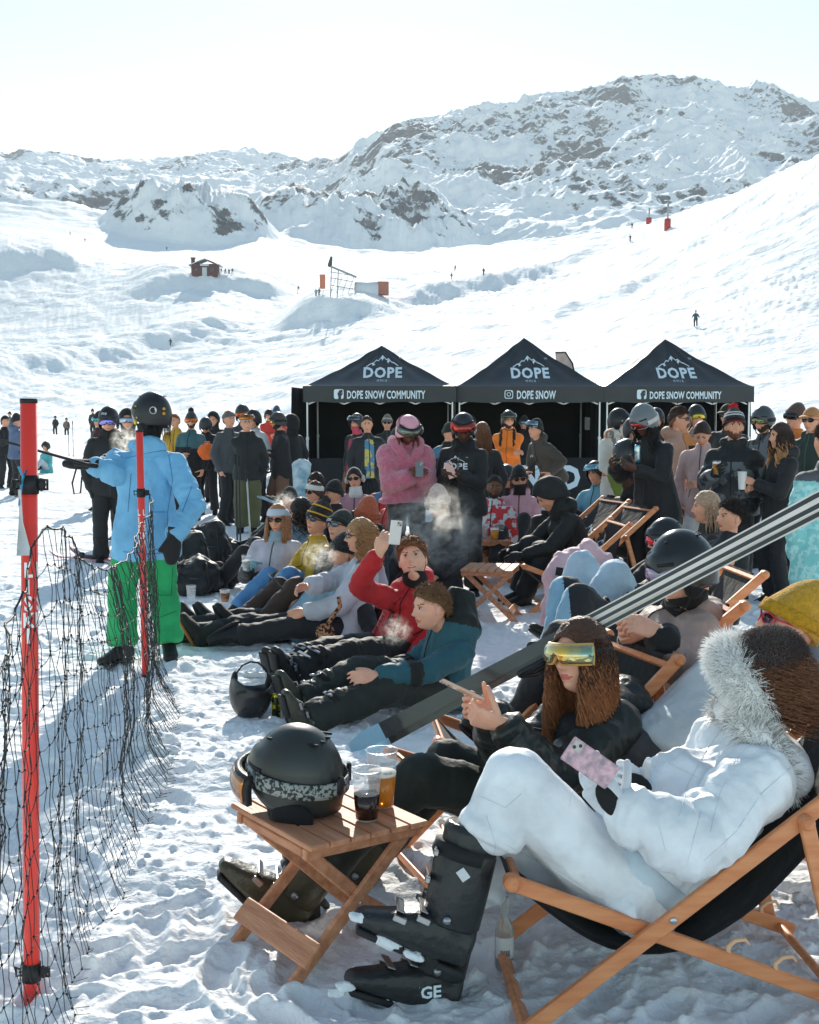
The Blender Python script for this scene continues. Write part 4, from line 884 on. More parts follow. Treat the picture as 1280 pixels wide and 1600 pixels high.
# ---- deckchairs: local +x is where the sitter faces, origin on the ground under the front foot of the long frame
def deckchair(loc, rz, label, sling=(26, 27, 30), logo=False, group='wooden deckchairs', wd=.58, top=(-1.08, .84), prof=None, ang=None):
    r = empty('deckchair', loc, rz); tag(r, label, 'deckchair', group); hw = wd/2; tx, tz = top
    for sg in (-1, 1):
        a = MB(); a.bar((0, sg*hw, 0), (tx, sg*hw, tz), .026, .046, up=(1, 0, 1)); e = V((tx, sg*hw, tz)); a.cap(e-V((0, .012, 0)), .023, e+V((0, .012, 0)), .023, 14); a.build('back_rail', WOOD, r, smooth=False)
        q = sg*(hw-.036); a = MB(); a.bar((.04, q, .42), (-.98, q, .03), .024, .045, up=(0, 0, 1)); a.cap(V((.04, q-.012, .42)), .025, V((.04, q+.012, .42)), .025, 14)
        a.build('seat_rail', WOOD, r, smooth=False)
        for k in range(3):
            x = -.62-.14*k; z = .42+(x-.04)*.39/1.02; n_ = MB(); pts = [(x+.03, q, z+.02), (x+.032, q, z+.05), (x+.01, q, z+.068), (x-.018, q, z+.07), (x-.03, q, z+.055)]; n_.tube(pts, [.010, .008, .007, .006, .004], 8, flat=1.0, up=(0, 1, 0)); n_.bar((x+.05, q, z+.022), (x-.02, q, z-.004), .022, .02); n_.build('notch_hook', mat('pale_wood', (232, 184, 146), .5), r)
        u = .70; p = V((tx*u, sg*(hw+.03), tz*u)); qq = V((-.92, sg*(hw+.03), .045)); a = MB(); a.bar(p, qq, .022, .044, up=(1, 0, .2)); a.cap(p-V((0, .011, 0)), .022, p+V((0, .011, 0)), .022, 14); a.build('strut', WOOD, r, smooth=False)
        b_ = MB(); 
        b_.ell((tx*u, sg*(hw+.044), tz*u), (.011, 0, 0), (0, .004, 0), (0, 0, .011), 12, 5); b_.build('bolt', STEEL, r)
        b_ = MB(); xx = .37*tx; b_.ell((xx, sg*(hw+.016), tz*.37), (.011, 0, 0), (0, .004, 0), (0, 0, .011), 12, 5); b_.build('bolt', STEEL, r)
    for nm, p in (('foot_bar', (.0, .0)), ('head_bar', (tx*.965, tz*.965)), ('front_bar', (.02, .41)), ('rear_bar', (-.93, .05))):
        a = MB(); w2 = hw if nm in ('foot_bar', 'head_bar') else hw-.036
        if nm == 'head_bar' or nm == 'foot_bar': a.bar((p[0], -w2+.014, p[1]+.0), (p[0], w2-.014, p[1]), .024, .045, up=(1, 0, 1))
        else: a.tube([(p[0], -w2+.01, p[1]), (p[0], w2-.01, p[1])], .014, 12)
        a.build(nm, WOOD, r, smooth=False)
    prof = prof or [(tx*.965, tz*.965+.028), (tx*.93, tz*.9), (-.78, .44), (-.6, .28), (-.42, .2), (-.25, .2), (-.1, .29), (0, .40), (.03, .43)]
    pp = []; n = 30
    P_ = np.array(prof); L = np.r_[0, np.cumsum(np.hypot(*np.diff(P_, axis=0).T))]; tt = np.linspace(0, L[-1], n); xs = np.interp(tt, L, P_[:, 0]); zs = np.interp(tt, L, P_[:, 1])
    ker = np.array([1, 2, 3, 2, 1])/9.; xs[2:-2] = np.convolve(xs, ker, 'valid'); zs[2:-2] = np.convolve(zs, ker, 'valid')
    a = MB(); w2 = hw-.055; ny = 11
    vs = []; 
    for lay in (0, .004):
        for i in range(n):
            for j in range(ny):
                y = -w2+2*w2*j/(ny-1); vs.append((xs[i], y, zs[i]+lay-.02*math.sin(math.pi*i/(n-1))*math.cos(y/w2*1.3)))
    N = n*ny; fs = []
    for i in range(n-1):
        for j in range(ny-1): q = i*ny+j; fs.append((q, q+ny, q+ny+1, q+1)); fs.append((N+q, N+q+1, N+q+ny+1, N+q+ny))
        for j in (0, ny-1): q = i*ny+j; fs.append((q, q+ny, N+q+ny, N+q) if j else (q, N+q, N+q+ny, q+ny))
    a.add(vs, fs); so_ = a.build('sling', fab(sling, .85), r)
    if logo:
        lg = dope_logo(); tree = BVHTree.FromPolygons([V(p) for p in a.v], a.f); tdir = V((tx, 0, tz)).normalized(); nrm = V((tz, 0, -tx)).normalized()
        ctr = V((tx*.62, 0, tz*.62)); lg.v = [tuple(ctr+V((0, 1, 0))*p[0]*.155+tdir*(p[1]*.2)) for p in lg.v]; cling(lg, tree, -nrm, .6, .003); lg.build('lettering', PRINTW, so_, smooth=False)
    return r
# ---- tents
def tent(x0, x1, d, peak_px, peak_py, label, txt, icon, logo=True, tsize=.235):
    w_ = (x1-x0)/F*(d*CP); xc = ((x0+x1)/2-640)/F*d*CP; r = empty('canopy_tent', (xc, d+1.5, 0)); tag(r, label, 'tent', 'promotional pop-up tents'); h = w_/2; zt, zb = 2.27, 1.955
    pk = W(peak_px, peak_py, d+1.5).z-zt; N = 28
    cm = mat('tent_canvas', (46, 49, 53), .38, bump=.7, bscale=2.6, var=.12, vscale=3)
    vs = []; fs = []
    for i in range(N+1):
        m_ = i/N
        for j in range(4*N):
            sd_, q = divmod(j, N); q = -1+2*q/N; u, v = ((q, -1), (1, q), (-q, 1), (-1, -q))[sd_]; u *= m_; v *= m_
            m2 = min(abs(u), abs(v))/max(m_, .01); z = zt+pk*((1-m_)**1.14)-.07*(1-m2)*math.sin(math.pi*m_)+.012*math.sin(19*u+7*v)*(1-m_)+.02*math.sin(m_*9+5*math.atan2(v, u+1e-6))*m_*(1-m_)*2+.010*math.sin(23*math.atan2(v, u+1e-6))*m_*(1-m_)*4
            vs.append((u*h, v*h, z))
    for i in range(N):
        for j in range(4*N): k = (j+1) % (4*N); fs.append((i*4*N+j, (i+1)*4*N+j, (i+1)*4*N+k, i*4*N+k))
    b = MB(); b.add(vs, fs); b.add([(x, y, z-.01) for x, y, z in vs], [f[::-1] for f in fs]); c = b.build('canopy', cm, r); autos(c, 25)
    tree = BVHTree.FromPolygons([V(p) for p in b.v], b.f)
    def val(a, b_, nm):
        q = MB(); n = 24; a, b_ = V(a), V(b_); nn = (b_-a).normalized().cross(UP); vv = []
        for lay in (0, .006):
            for k in range(n+1):
                p = a+(b_-a)*k/n; o = nn*(.008*math.sin(k*1.1)+lay)
                vv += [p+o+V((0, 0, zt+.002)), p+o*1.4+V((0, 0, (zt+zb)/2)), p+o*2+V((0, 0, zb+.01*math.sin(k*.9)))]
        ff = []; K = (n+1)*3
        for k in range(n):
            for j in (0, 1): e = k*3+j; ff += [(e, e+1, e+4, e+3), (K+e, K+e+3, K+e+4, K+e+1)]
        q.add(vv, ff); return q.build('valance', cm, r)
    H = h+.01; fv = val((-H, -H, 0), (H, -H, 0), 'f'); val((H, -H, 0), (H, H, 0), 'r'); val((-H, H, 0), (-H, -H, 0), 'l')
    wm = mat('tent_wall', (38, 40, 43), .8, bump=.5, bscale=3, var=.2, vscale=2)
    def wall(a, b_, z0, z1, nm='wall'):
        q = MB(); n = 30; vv = []; a, b_ = V(a), V(b_); nn = (b_-a).normalized().cross(UP)
        for k in range(n+1):
            p = a+(b_-a)*k/n; o = nn*(.03*math.sin(k*.8+a.x)+.015*math.sin(k*2.1))
            vv += [p+o+V((0, 0, z0)), p+o*.8+V((0, 0, (z0+z1)/2)), p+V((0, 0, z1))]
        vv += [v+nn*.008 for v in vv]; K = (n+1)*3
        q.add(vv, [f for k in range(n) for j in (0, 1) for f in ((k*3+j, k*3+j+1, k*3+j+4, k*3+j+3), (K+k*3+j, K+k*3+j+3, K+k*3+j+4, K+k*3+j+1))]); return q.build(nm, wm, r)
    wall((-h+.03, h-.03, 0), (h-.03, h-.03, 0), .02, zt-.02, 'back_wall'); wall((h-.03, -h+.1, 0), (h-.03, h-.05, 0), .02, zt-.02, 'side_wall')
    if x0 < 500: wall((-h-.25, -h+.1, 0), (-h+.03, h-.05, 0), .02, zt-.02, 'side_wall')
    if x0 < 900: wall((-h+.08, -h+.12, 0), (h-.08, -h+.12, 0), .02, .86, 'half_wall')
    for sx in (-1, 1):
        for sy in (-1, 1):
            q = MB(); q.box((sx*(h-.06), sy*(h-.06), .62), .045, .045, 1.24, bev=.005); q.box((sx*(h-.06), sy*(h-.06), 1.7), .032, .032, 1.1, bev=.004); q.box((sx*(h-.06), sy*(h-.06), .01), .12, .12, .02); q.box((sx*(h-.06), sy*(h-.06), 1.25), .06, .06, .06, bev=.005)
            q.build('leg', mat('tent_leg', (205, 208, 210), .35, .6), r, smooth=False)
    q = MB(); n = 4; y = -h+.1
    for k in range(n):
        xa = -h+.08+(2*h-.16)*k/n; xb = xa+(2*h-.16)/n; q.bar((xa, y, 1.92), (xb, y, 2.2), .02, .03); q.bar((xa, y+.03, 2.2), (xb, y+.03, 1.92), .02, .03)
    q.build('truss', STEEL, r, smooth=False)
    if logo:
        lg = dope_logo(); lg.v = [(x*.285+.04, -h*.5, zt+.38+y_*.33) for x, y_, z in lg.v]
        out = []
        for p in lg.v:
            hh = tree.ray_cast(V((p[0], -h-2, p[2])), V((0, 1, 0)), 6); out.append(tuple(hh[0]+V((0, -.012, .004))) if hh[0] is not None else p)
        lg.v = out; lg.build('lettering', PRINTW, c, smooth=False)
    t = text_mb(txt, 1, .56, .028, spacing=1.04); xs = [p[0] for p in t.v]; ic = MB()
    x_c = .12; y_ = -H-.03; t.v = [(x_c+x*tsize, y_, (zt+zb)/2-.085+yy*tsize) for x, yy, z in t.v]; t.build('lettering', PRINTW, fv, smooth=False)
    xl = min(p[0] for p in t.v)-.16; zc = (zt+zb)/2
    if icon == 'f':
        a = .095; o = []
        for k in range(24): an = 2*math.pi*k/24; cx, cz = math.copysign(min(1, abs(math.cos(an))**.35), math.cos(an)), math.copysign(min(1, abs(math.sin(an))**.35), math.sin(an)); o.append((xl+cx*a, y_, zc+cz*a))
        ic.add(o, [tuple(range(23, -1, -1))]); ic.build('emblem', PRINTW, fv, smooth=False); f_ = text_mb('f', .22, .95, .02); f_.v = [(xl+.02+x, y_-.004, zc-.09+yy) for x, yy, z in f_.v]; f_.build('lettering', cm, fv, smooth=False)
    else:
        for rr_, wd, sq in ((.085, .016, .4), (.042, .013, 1)):
            n = 32; o = []
            for rr2 in (rr_, rr_-wd):
                for k in range(n): an = 2*math.pi*k/n; o.append((xl+math.copysign(abs(math.cos(an))**sq, math.cos(an))*rr2, y_, zc+math.copysign(abs(math.sin(an))**sq, math.sin(an))*rr2))
            ic.add(o, [(k, n+k, n+(k+1) % n, (k+1) % n) for k in range(n)])
        ic.add([(xl+.052+.01*math.cos(t_), y_, zc+.052+.01*math.sin(t_)) for t_ in np.linspace(6.28, 0, 11)[:-1]], [tuple(range(10))]); ic.build('emblem', PRINTW, fv, smooth=False)
    return r, h
T1, h1 = tent(475, 712, 25.0, 588, 540, 'black pop-up tent lettered DOPE SNOW COMMUNITY, leftmost of the three', 'DOPE SNOW COMMUNITY', 'f', tsize=.215)
T2, h2 = tent(713.5, 943, 25.4, 808, 528, 'black pop-up tent lettered DOPE SNOW with a camera emblem, in the middle', 'DOPE SNOW', 'i', tsize=.225)
T3, h3 = tent(945, 1177, 25.4, 1028, 530, 'black pop-up tent on the right with sun glare on its left roof panel', 'DOPE SNOW COMMUNITY', 'f', tsize=.2)
t = text_mb('GN   D', .62, .8, .03); upright(t, W(850, 782, 24.9)+V((0, .35, -.18)), 1); bq = MB(); 
bb = MB(); c0 = W(778, 785, 25.2); c1 = W(925, 785, 25.2); bb.box(((c0.x+c1.x)/2, 25.45, .4), c1.x-c0.x, .02, .78); bo = bb.build('banner', fab((30, 31, 33)), smooth=False); tag(bo, 'low black banner with large pale letters inside the middle tent', 'banner')
t.v = [(x, 25.43, z) for x, y, z in t.v]; zmin = min(p[2] for p in t.v); t.v = [(x+0.0, y, .22+(z-zmin)) for x, y, z in t.v]; t.build('lettering', PRINTW, bo, smooth=False)
# feather flag behind the tents
fr_ = empty('feather_flag', Gd(868, 29)); tag(fr_, 'pale pink feather flag on a curved black pole behind the tents', 'flag'); o = fr_.location
q = MB(); top = W(868, 551, 29)-o; pts = [V((.45, 0, -0)), V((.46, 0, 1.8)), V((.44, 0, 2.4)), V((.36, 0, 2.8)), V((.2, 0, 3.05)), top]; pts = [V((.46, 0, z)) if i < 2 else p for i, (p, z) in enumerate(zip(pts, (0, 1.8, 0, 0, 0, 0)))]
q.tube(pts, .018, 8); q.build('flag_pole', BLACKF, fr_)
q = MB(); q.add([top, V((.2, 0, 3.04)), V((.36, 0, 2.78)), V((.44, 0, 2.38)), V((.45, 0, 1.2)), V((.05, 0, 1.25)), V((.03, 0, 2.2))], [(0, 1, 2, 3, 4, 5, 6)]); q.add([p+V((0, .006, 0)) for p in [V(v) for v in q.v]], [(6, 5, 4, 3, 2, 1, 0)]); q.build('flag_cloth', fab((238, 205, 196), .7), fr_)
# ---- slalom poles and net
RED = mat('pole_red', (235, 64, 52), .45, coat=.2, bump=.05)
def pole(px0, py0, px1, py1, d, r_, label, letters, bands):
    a = W(px1, py1, d); a.z = 0; top = W(px0, py0, d); a.x = top.x+(a.x-top.x)
    ro = empty('slalom_pole', a); tag(ro, label, 'pole', 'red safety poles'); L = top-a; q = MB(); q.tube([V((0, 0, -.05)), L], r_, 20); q.build('shaft', RED, ro)
    c = MB(); c.tube([L*.997, L+L.normalized()*.008], r_*1.03, 20); c.build('end_cap', mat('rubber', (26, 26, 28), .6), ro)
    for py in bands:
        z = W(px0, py, d).z; k = z/L.z; c = MB(); u = L.normalized(); c.tube([L*k-u*.028, L*k+u*.028], r_*1.16, 20); c.ell(L*k+V((r_*1.5, -.002, 0)), (.014, 0, 0), (0, .012, 0), (0, 0, .02), 10, 6); c.tube([L*k+V((-r_*1.1, -.01, .01)), L*k+V((-r_*1.9, -.004, .015)), L*k+V((-r_*1.9, 0, -.015)), L*k+V((-r_*1.1, 0, -.01))], .004, 6); c.tube([L*k+V((r_*1.1, -.01, .014)), L*k+V((r_*2.2, -.0, .014)), L*k+V((r_*2.2, -0, -.014)), L*k+V((r_*1.1, 0, -.014))], .005, 6)
        c.build('clamp', mat('rubber', (26, 26, 28), .6), ro)
    for (txt, py, size, ang, col) in letters:
        t = fine_text(text_mb(txt, 1, .85, .03), .12); z = W(px0, py, d).z; kc = L*(z/L.z); out = []
        for x, y, _ in t.v:
            al = ang+x*size/r_; out.append((kc.x+math.sin(al)*(r_+.0012), kc.y-math.cos(al)*(r_+.0012), kc.z+y*size))
        t.v = out; t.build('lettering', mat('print_%s' % col[0], col[1], .6), ro, smooth=False)
    return ro
Wt = ('white', (240, 240, 240))
lets = [(ch, y, .060, .12, Wt) for ch, y in zip('LISKI', (900, 926, 952, 978, 1002))]+[(ch, y, .060, 1.62, Wt) for ch, y in zip('LISKI', (900, 926, 952, 978, 1002))]
P1 = pole(45, 627, 50, 1572, 3.77, .0245, 'thick red pole lettered LISKI in white, nearest of the two', lets, (757, 1518))
t_ = MB(); top = W(48, 830, 3.77)-P1.location
lets2 = [(ch, y, .055, a, Wt) for a in (-.65, .95) for ch, y in zip('LISKI', (805, 817, 829, 841, 853))]
P2 = pole(218, 674, 228, 1062, 8.33, .0235, 'thinner looking red pole standing in front of the blue jacket', lets2, (770, 1060))
rb = MB(); rb.tube([W(29, 729, 3.7), W(36, 745, 3.72), W(33, 758, 3.73), W(41, 735, 3.73), W(34, 756, 3.73), W(30, 790, 3.72)], .0035, 6); ro = rb.build('cord', fab((70, 160, 200))); tag(ro, 'thin blue cord knotted round the nearest red pole', 'cord')
fl = MB(); pts = [(28, 765), (30, 800), (26, 868), (50, 868), (36, 815), (33, 765)]; fl.add([W(x, y, 3.72) for x, y in pts]+[W(x, y, 3.728) for x, y in pts], [(0, 1, 2, 3, 4, 5), (11, 10, 9, 8, 7, 6)]+[(i, (i+1) % 6+0, (i+1) % 6+6, i+6) for i in range(6)]); fo = fl.build('pennant', fab((222, 222, 220))); tag(fo, 'small white triangular rag hanging beside the nearest red pole', 'flag')
def net():
    rr = random.Random(3); b = MB(); A = V((-1.116, 3.77, 0)); B = V((-1.716, 8.33, 0))
    def surf(s, v):          # s along the net (s<0 comes towards the viewer), v 0 top .. 1 bottom
        base = A+(B-A)*s
        top = np.interp(s, [-.35, -.1, 0, .06, .14, .28, .5, .75, .9, 1], [1.05, 1.25, 1.42, 1.38, 1.27, 1.13, 1.03, 1.08, 1.18, 1.22])
        # cloth gathers up to the far clamp and trails out on the snow at the bottom
        z = top*(1-v)**1.0; z = max(z, .012)
        out = .10*math.sin(v*2.8)*math.sin(max(s, 0)*3.1)+.30*max(0, v-.8)/.2*np.interp(s, [0, .15, .5, .85, 1], [.15, .35, .55, .5, .2])
        out += .018*math.sin(s*23+v*3)+.010*math.sin(s*61+v*5)
        gs = np.interp(s, [.8, 1], [0, .06])*math.sin(v*3.1)
        return base+V((out+.045, -gs, z))
    ns = 104; nv = 12; ph = [rr.uniform(-.010, .010) for _ in range(ns+1)]
    S = [(-.22+1.22*i/ns) for i in range(ns+1)]
    S = [s if s < .72 else .72+(s-.72)*(1.0) for s in S]
    g = {}
    for i, s in enumerate(S):
        for j in range(nv+1):
            v = j/nv; p = surf(s+rr.uniform(-.0035, .0035), min(1, max(0, v+rr.uniform(-.008, .008)))); p += V((rr.gauss(0, .004), rr.gauss(0, .003), rr.gauss(0, .004))); p.z = max(p.z, .012); g[i, j] = p
    def cord(pts, r_):
        b.tube(pts, r_, 4, cap=False)
    for i in range(ns+1):
        if i % 2 == 0 or True:
            pts = []
            for j in range(nv+1):
                pts.append(g[i, j]); 
                if j < nv: m_ = (g[i, j]+g[i, j+1])/2+V((rr.gauss(0, .006), rr.gauss(0, .004), -.004)); pts.append(m_)
            end = pts[-1]+V((rr.uniform(.01, .05), rr.uniform(-.02, .02), rr.uniform(0, .01))); end.z = max(end.z, .02); pts.append(end)
            cord(pts, .0012 if S[i] < .3 else .0017)
    for j in range(nv+1):
        pts = []
        for i in range(ns+1):
            pts.append(g[i, j])
            if i < ns: m_ = (g[i, j]+g[i+1, j])/2; m_.z = max(.01, m_.z-(.006 if j else .003)); pts.append(m_)
        cord(pts, (.0035 if j == 0 else .0013))
    for i in range(ns+1):
        for j in range(nv+1):
            if S[i] < .45: b.ell(g[i, j], (.0042, 0, 0), (0, .0042, 0), (0, 0, .0042), 6, 3)
    o = b.build('safety_net', mat('net_cord', (34, 36, 38), .6, var=.3, vscale=60), None, off=(A.x, A.y, 0), loc=A); tag(o, 'black knotted safety net sagging between the two red poles', 'net')
net()
# ---- drinks, phones and small things
def cup(loc, h, liquid, level, label, group=None, r_=.036, printed=True, tilt=None, opaque=False, name='cup'):
    b = MB(); n = 26; rb_, rt = r_*.74, r_; pts = [(rb_*.95, 0), (rb_, .004), (rt, h), (rt+.0018, h+.001), (rt+.001, h-.003), (rt-.0012, h-.002), (rb_-.001, .006), (.0, .006)]
    vs = []; fs = []
    for (rr_, z) in pts:
        for k in range(n): a = 2*math.pi*k/n; vs.append((rr_*math.cos(a), rr_*math.sin(a), z))
    for j in range(len(pts)-1):
        for k in range(n): q = (k+1) % n; fs.append((j*n+k, j*n+q, (j+1)*n+q, (j+1)*n+k))
    fs.append(tuple(range(n-1, -1, -1))); b.add(vs, fs)
    m = mat('cup_paper', (228, 226, 222), .6) if opaque else mat('cup_plastic', (240, 242, 244), .2, trans=.0, alpha=.2, coat=.3)
    o = b.build(name, m, loc=loc); tag(o, label, 'cup', group)
    if liquid:
        q = MB(); hl = level*h; re = rb_+(rt-rb_)*level; X1, Y1 = V((1, 0, 0)), V((0, 1, 0)); q.loft([((0, 0, .008), X1, Y1, rb_+.0006, rb_+.0006), ((0, 0, hl), X1, Y1, re+.0006, re+.0006)], n); lm = mat('drink_%d_%d' % liquid[:2], liquid, .12, trans=.35 if liquid[0] > 100 else .0, coat=.2); q.build('drink', lm, o)
        if liquid[0] > 150: q = MB(); q.loft([((0, 0, hl), X1, Y1, re+.0006, re+.0006), ((0, 0, hl+.012), X1, Y1, re+.0012, re+.0012)], n); q.build('foam', mat('foam', (240, 236, 226), .7), o)
    if printed:
        for txt, z, sz in (('REDUCE', .78, .017), ('REUSE', .62, .012)):
            t = fine_text(text_mb(txt, 1, .9, .01), .3); out = []
            for x, y, _ in t.v: zz = z*h+y*sz; rr_ = rb_+(rt-rb_)*zz/h+.0008; al = .5+x*sz/rr_; out.append((math.sin(al)*rr_, -math.cos(al)*rr_, zz))
            t.v = out; t.build('lettering', mat('print_grey', (120, 126, 130), .7), o, smooth=False)
        t = MB(); z = .55*h; 
        for k in range(16):
            a0, a1 = 2*math.pi*k/16, 2*math.pi*(k+1)/16; q = []
            for (aa, rr2) in ((a0, .008), (a1, .008), (a1, .0065), (a0, .0065)): zz = z+math.sin(aa)*rr2; rr_ = rb_+(rt-rb_)*zz/h+.0008; al = -.5+math.cos(aa)*rr2/rr_; q.append((math.sin(al)*rr_, -math.cos(al)*rr_, zz))
            t.add(q, [(0, 1, 2, 3)])
        t.build('emblem', mat('print_grey', (120, 126, 130), .7), o, smooth=False)
    return o
def phone(loc, up, nrm, label, c=(225, 215, 210), c2=None, scr=False):
    """back faces nrm"""
    up = V(up).normalized(); nrm = V(nrm); nrm = (nrm-up*nrm.dot(up)).normalized(); r = up.cross(nrm); M = Matrix((r, nrm, up)).transposed(); b = MB(); b.box((0, 0, 0), .074, .009, .152, M, 0, .004); m = mat('phone_%d_%d' % c[:2], c, .25, col2=c2, vscale=45, coat=.4) if c2 else mat('phone_%d_%d' % c[:2], c, .25, coat=.4)
    o = b.build('phone', m, loc=loc, smooth=False); tag(o, label, 'phone', 'phones held up or looked at')
    q = MB(); q.box(M @ V((.0, -.0052, 0)), .068, .001, .146, M, 0); q.build('screen', mat('phone_glass', (14, 15, 18), .06, coat=.6), o, smooth=False)
    q = MB(); q.box(M @ V((.018, .0055, .055)), .028, .003, .028, M, 0, .001); co = q.build('camera_bump', mat('phone_bump', (190, 184, 180), .3), o, smooth=False)
    for a, b_ in ((.012, .062), (.024, .049)): q = MB(); q.ell(M @ V((a, .0075, b_)), M @ V((.0052, 0, 0)), M @ V((0, 0, .0052)), M @ V((0, .0012, 0)), 12, 4); q.build('camera_lens', mat('phone_glass', (14, 15, 18), .06, coat=.6), co)
    return o
def can(loc, c, label, c2=(120, 200, 40)):
    b = MB(); X1, Y1 = V((1, 0, 0)), V((0, 1, 0)); b.loft([((0, 0, z), X1, Y1, r_, r_) for z, r_ in ((0, .022), (.006, .027), (.15, .0275), (.16, .024), (.163, .0225), (.160, .021))], 22); o = b.build('drink_can', mat('can_%d' % c[0], c, .25, .6, col2=c2, vscale=22, pat=1), loc=loc); tag(o, label, 'can')
    q = MB(); q.box((0, .004, .1625), .012, .02, .0015, bev=.0005); q.build('ring_pull', STEEL, o); return o
def lump(name, loc, size, m, label, cat, seed=1, amp=.3, fr=2.2, flat=1.0, parts=None, group=None):
    b = MB(); b.ell((0, 0, size[2]*.9), (size[0], 0, 0), (0, size[1], 0), (0, 0, size[2]), 30, 20); P = b.arr(); n = fbm(P/max(size)+seed, fr, 4, seed, True)-.55; c = P-np.array([0, 0, size[2]*.9]); P = P+c*(n[:, None])*amp*1.6; P[:, 2] = np.maximum(P[:, 2], -.01); b.v = P.tolist(); o = b.build(name, m, loc=loc); tag(o, label, cat, group); return o
def free_helmet(loc, rot, label, c=(34, 35, 37), scale=1.0, text=None, tc=(220, 220, 220)):
    r = empty('ski_helmet', loc); r.rotation_euler = rot; r.scale = (scale,)*3; tag(r, label, 'helmet', 'helmets lying about')
    Jh = {'s': 1.0, 'hr': V((1, 0, 0)), 'hf': V((0, 1, 0)), 'hu': UP, 'head': V((0, 0, .075)), 'dist': 5}
    hb = lambda mb, name, ms, par=r, sm_=True: inhead(Jh, mb).build(name, ms, par, smooth=sm_)
    helmet(Jh, r, c, dict(gl=.38, **({'text': text, 'ts': .03, 'tc': tc} if text else {})), hb); return r, hb, Jh
# ---- far off: hut, lift tower, tunnel, banner, markers, pads
def far_box(name, px, py, d, w_, h_, dp, mats, label, cat, roof=None, rz=0):
    p = snap(px, py, d); r = empty(name, p, rz); tag(r, label, cat); return r, p
r, p = far_box('ski_hut', 322, 428, 392, 8, 4, 6, None, 'small dark red wooden hut with gabled roof high on the left piste', 'hut')
q = MB(); q.box((0, 0, .8), 7, 5, 3.6); q.build('wall', mat('hut_red', (92, 48, 44), .8, var=.3, vscale=.6), r, smooth=False)
for sg in (-1, 1): q = MB(); q.bar((0, 0, 4.0+.02*sg), (sg*4.4, 0, 2.2), 6, .22); q.build('roof', mat('hut_roof', (70, 62, 62), .8, col2=(210, 214, 218), vscale=.5), r, smooth=False)
q = MB(); q.box((0, -2.55, .4), 1.3, .1, 2.4); q.build('door', fab((196, 200, 202)), r, smooth=False)
q = MB(); q.box((0, -2.6, 2.3), 2.4, .1, .6); q.build('sign', fab((210, 212, 214)), r, smooth=False)
for x in (-2.2, 2.2): q = MB(); q.box((x, -2.55, .9), 1, .1, .9); q.build('window', mat('dark_glass', (40, 44, 50), .1), r, smooth=False)
r, p = far_box('chimney_post', 302, 427, 390, 1, 4, 1, None, 'dark brown post standing left of the hut', 'post'); q = MB(); q.box((0, 0, 1), 1.0, .8, 6.4, bev=.1); q.box((0, 0, 4.1), 1.3, 1.1, .3); q.build('post_body', mat('hut_red', (92, 48, 44), .8), r, smooth=False)
r, p = far_box('lift_tower', 535, 459, 285, 1, 1, 1, None, 'grey steel lattice lift structure on the mid slope', 'lift tower'); q = MB(); L_ = [(-2.8, 0), (-.6, 0), (1.6, 0), (2.8, 0)]
for x in (-2.4, -1.0, .6, 2.2): q.bar((x, 0, -.5), (x+.2*(x < 0), 0, 5.4-(x+2.4)*.42), .22, .22)
for z in (1.3, 2.8, 4.0): q.bar((-2.4, 0, z+.5), (2.2, 0, z-.3), .14, .14)
for k in range(4): q.bar((-2.4+1.2*k, .1, .2), (-1.2+1.2*k, .1, 3.6), .1, .1)
q.build('lattice', mat('tower_steel', (140, 146, 150), .5, .4), r, smooth=False)
q = MB(); q.bar((-2.9, 0, 5.8), (2.9, 0, 3.4), .5, .4); q.build('beam', mat('tower_steel', (140, 146, 150), .5, .4), r, smooth=False)
q = MB(); q.cap((-2.5, 0, 5.9), .5, (-2.2, 0, 7.4), .25); q.build('wheel_head', mat('tower_dark', (60, 64, 66), .5), r)
r, p = far_box('lift_station', 575, 456, 292, 1, 1, 1, None, 'low lift shelter with curved snowy roof beside the lift tower', 'shelter'); q = MB(); q.loft([((x, 0, 0), V((0, 1, 0)), UP, 2.2, 2.0) for x in (-2.6, 2.2)], 20); q.build('roof', mat('shelter_roof', (214, 218, 222), .6), r)
q = MB(); q.loft([((-2.7, 0, 0), V((0, 1, 0)), UP, 1.8, 1.7), ((-2.62, 0, 0), V((0, 1, 0)), UP, 2.3, 2.1)], 20); q.build('rim', fab((150, 90, 80)), r); q = MB(); q.box((3.2, 0, .6), 2.2, 3, 2.6); q.build('cabin', fab((176, 110, 92)), r, smooth=False)
r, p = far_box('orange_banner', 505, 458, 284, 1, 1, 1, None, 'tall orange banner standing left of the lift tower', 'banner'); q = MB(); q.bar((0, 0, -.5), (0, 0, 5), .12, .12, up=(1, 0, 0)); q.build('banner_pole', STEEL, r, smooth=False); q = MB(); q.box((-.1, -.1, 2.4), 1.2, .12, 3.0); q.build('banner_cloth', fab((214, 128, 96)), r, smooth=False)
def gate(px, py, d, h_, label):
    r, p = far_box('lift_pylon', px, py, d, 1, 1, 1, None, label, 'pylon'); r['group'] = 'lift pylons on the ridge'
    q = MB(); q.tube([(0, 0, -1), (.1, 0, h_)], .22, 10); q.build('mast', mat('pylon_grey', (170, 174, 178), .5, .3), r); q = MB(); q.tube([(0, 0, -.5), (0, 0, h_*.36)], .75, 12); q.build('pad', fab((196, 52, 48)), r); q = MB(); q.bar((-.9, 0, h_), (1.1, 0, h_-.2), .2, .2); q.build('crossarm', STEEL, r, smooth=False)
gate(1043, 358, 345, 6.5, 'lift pylon on the right ridge with a red safety pad round its foot'); gate(1014, 345, 352, 4.2, 'thin lift pylon standing left of the padded one on the ridge')
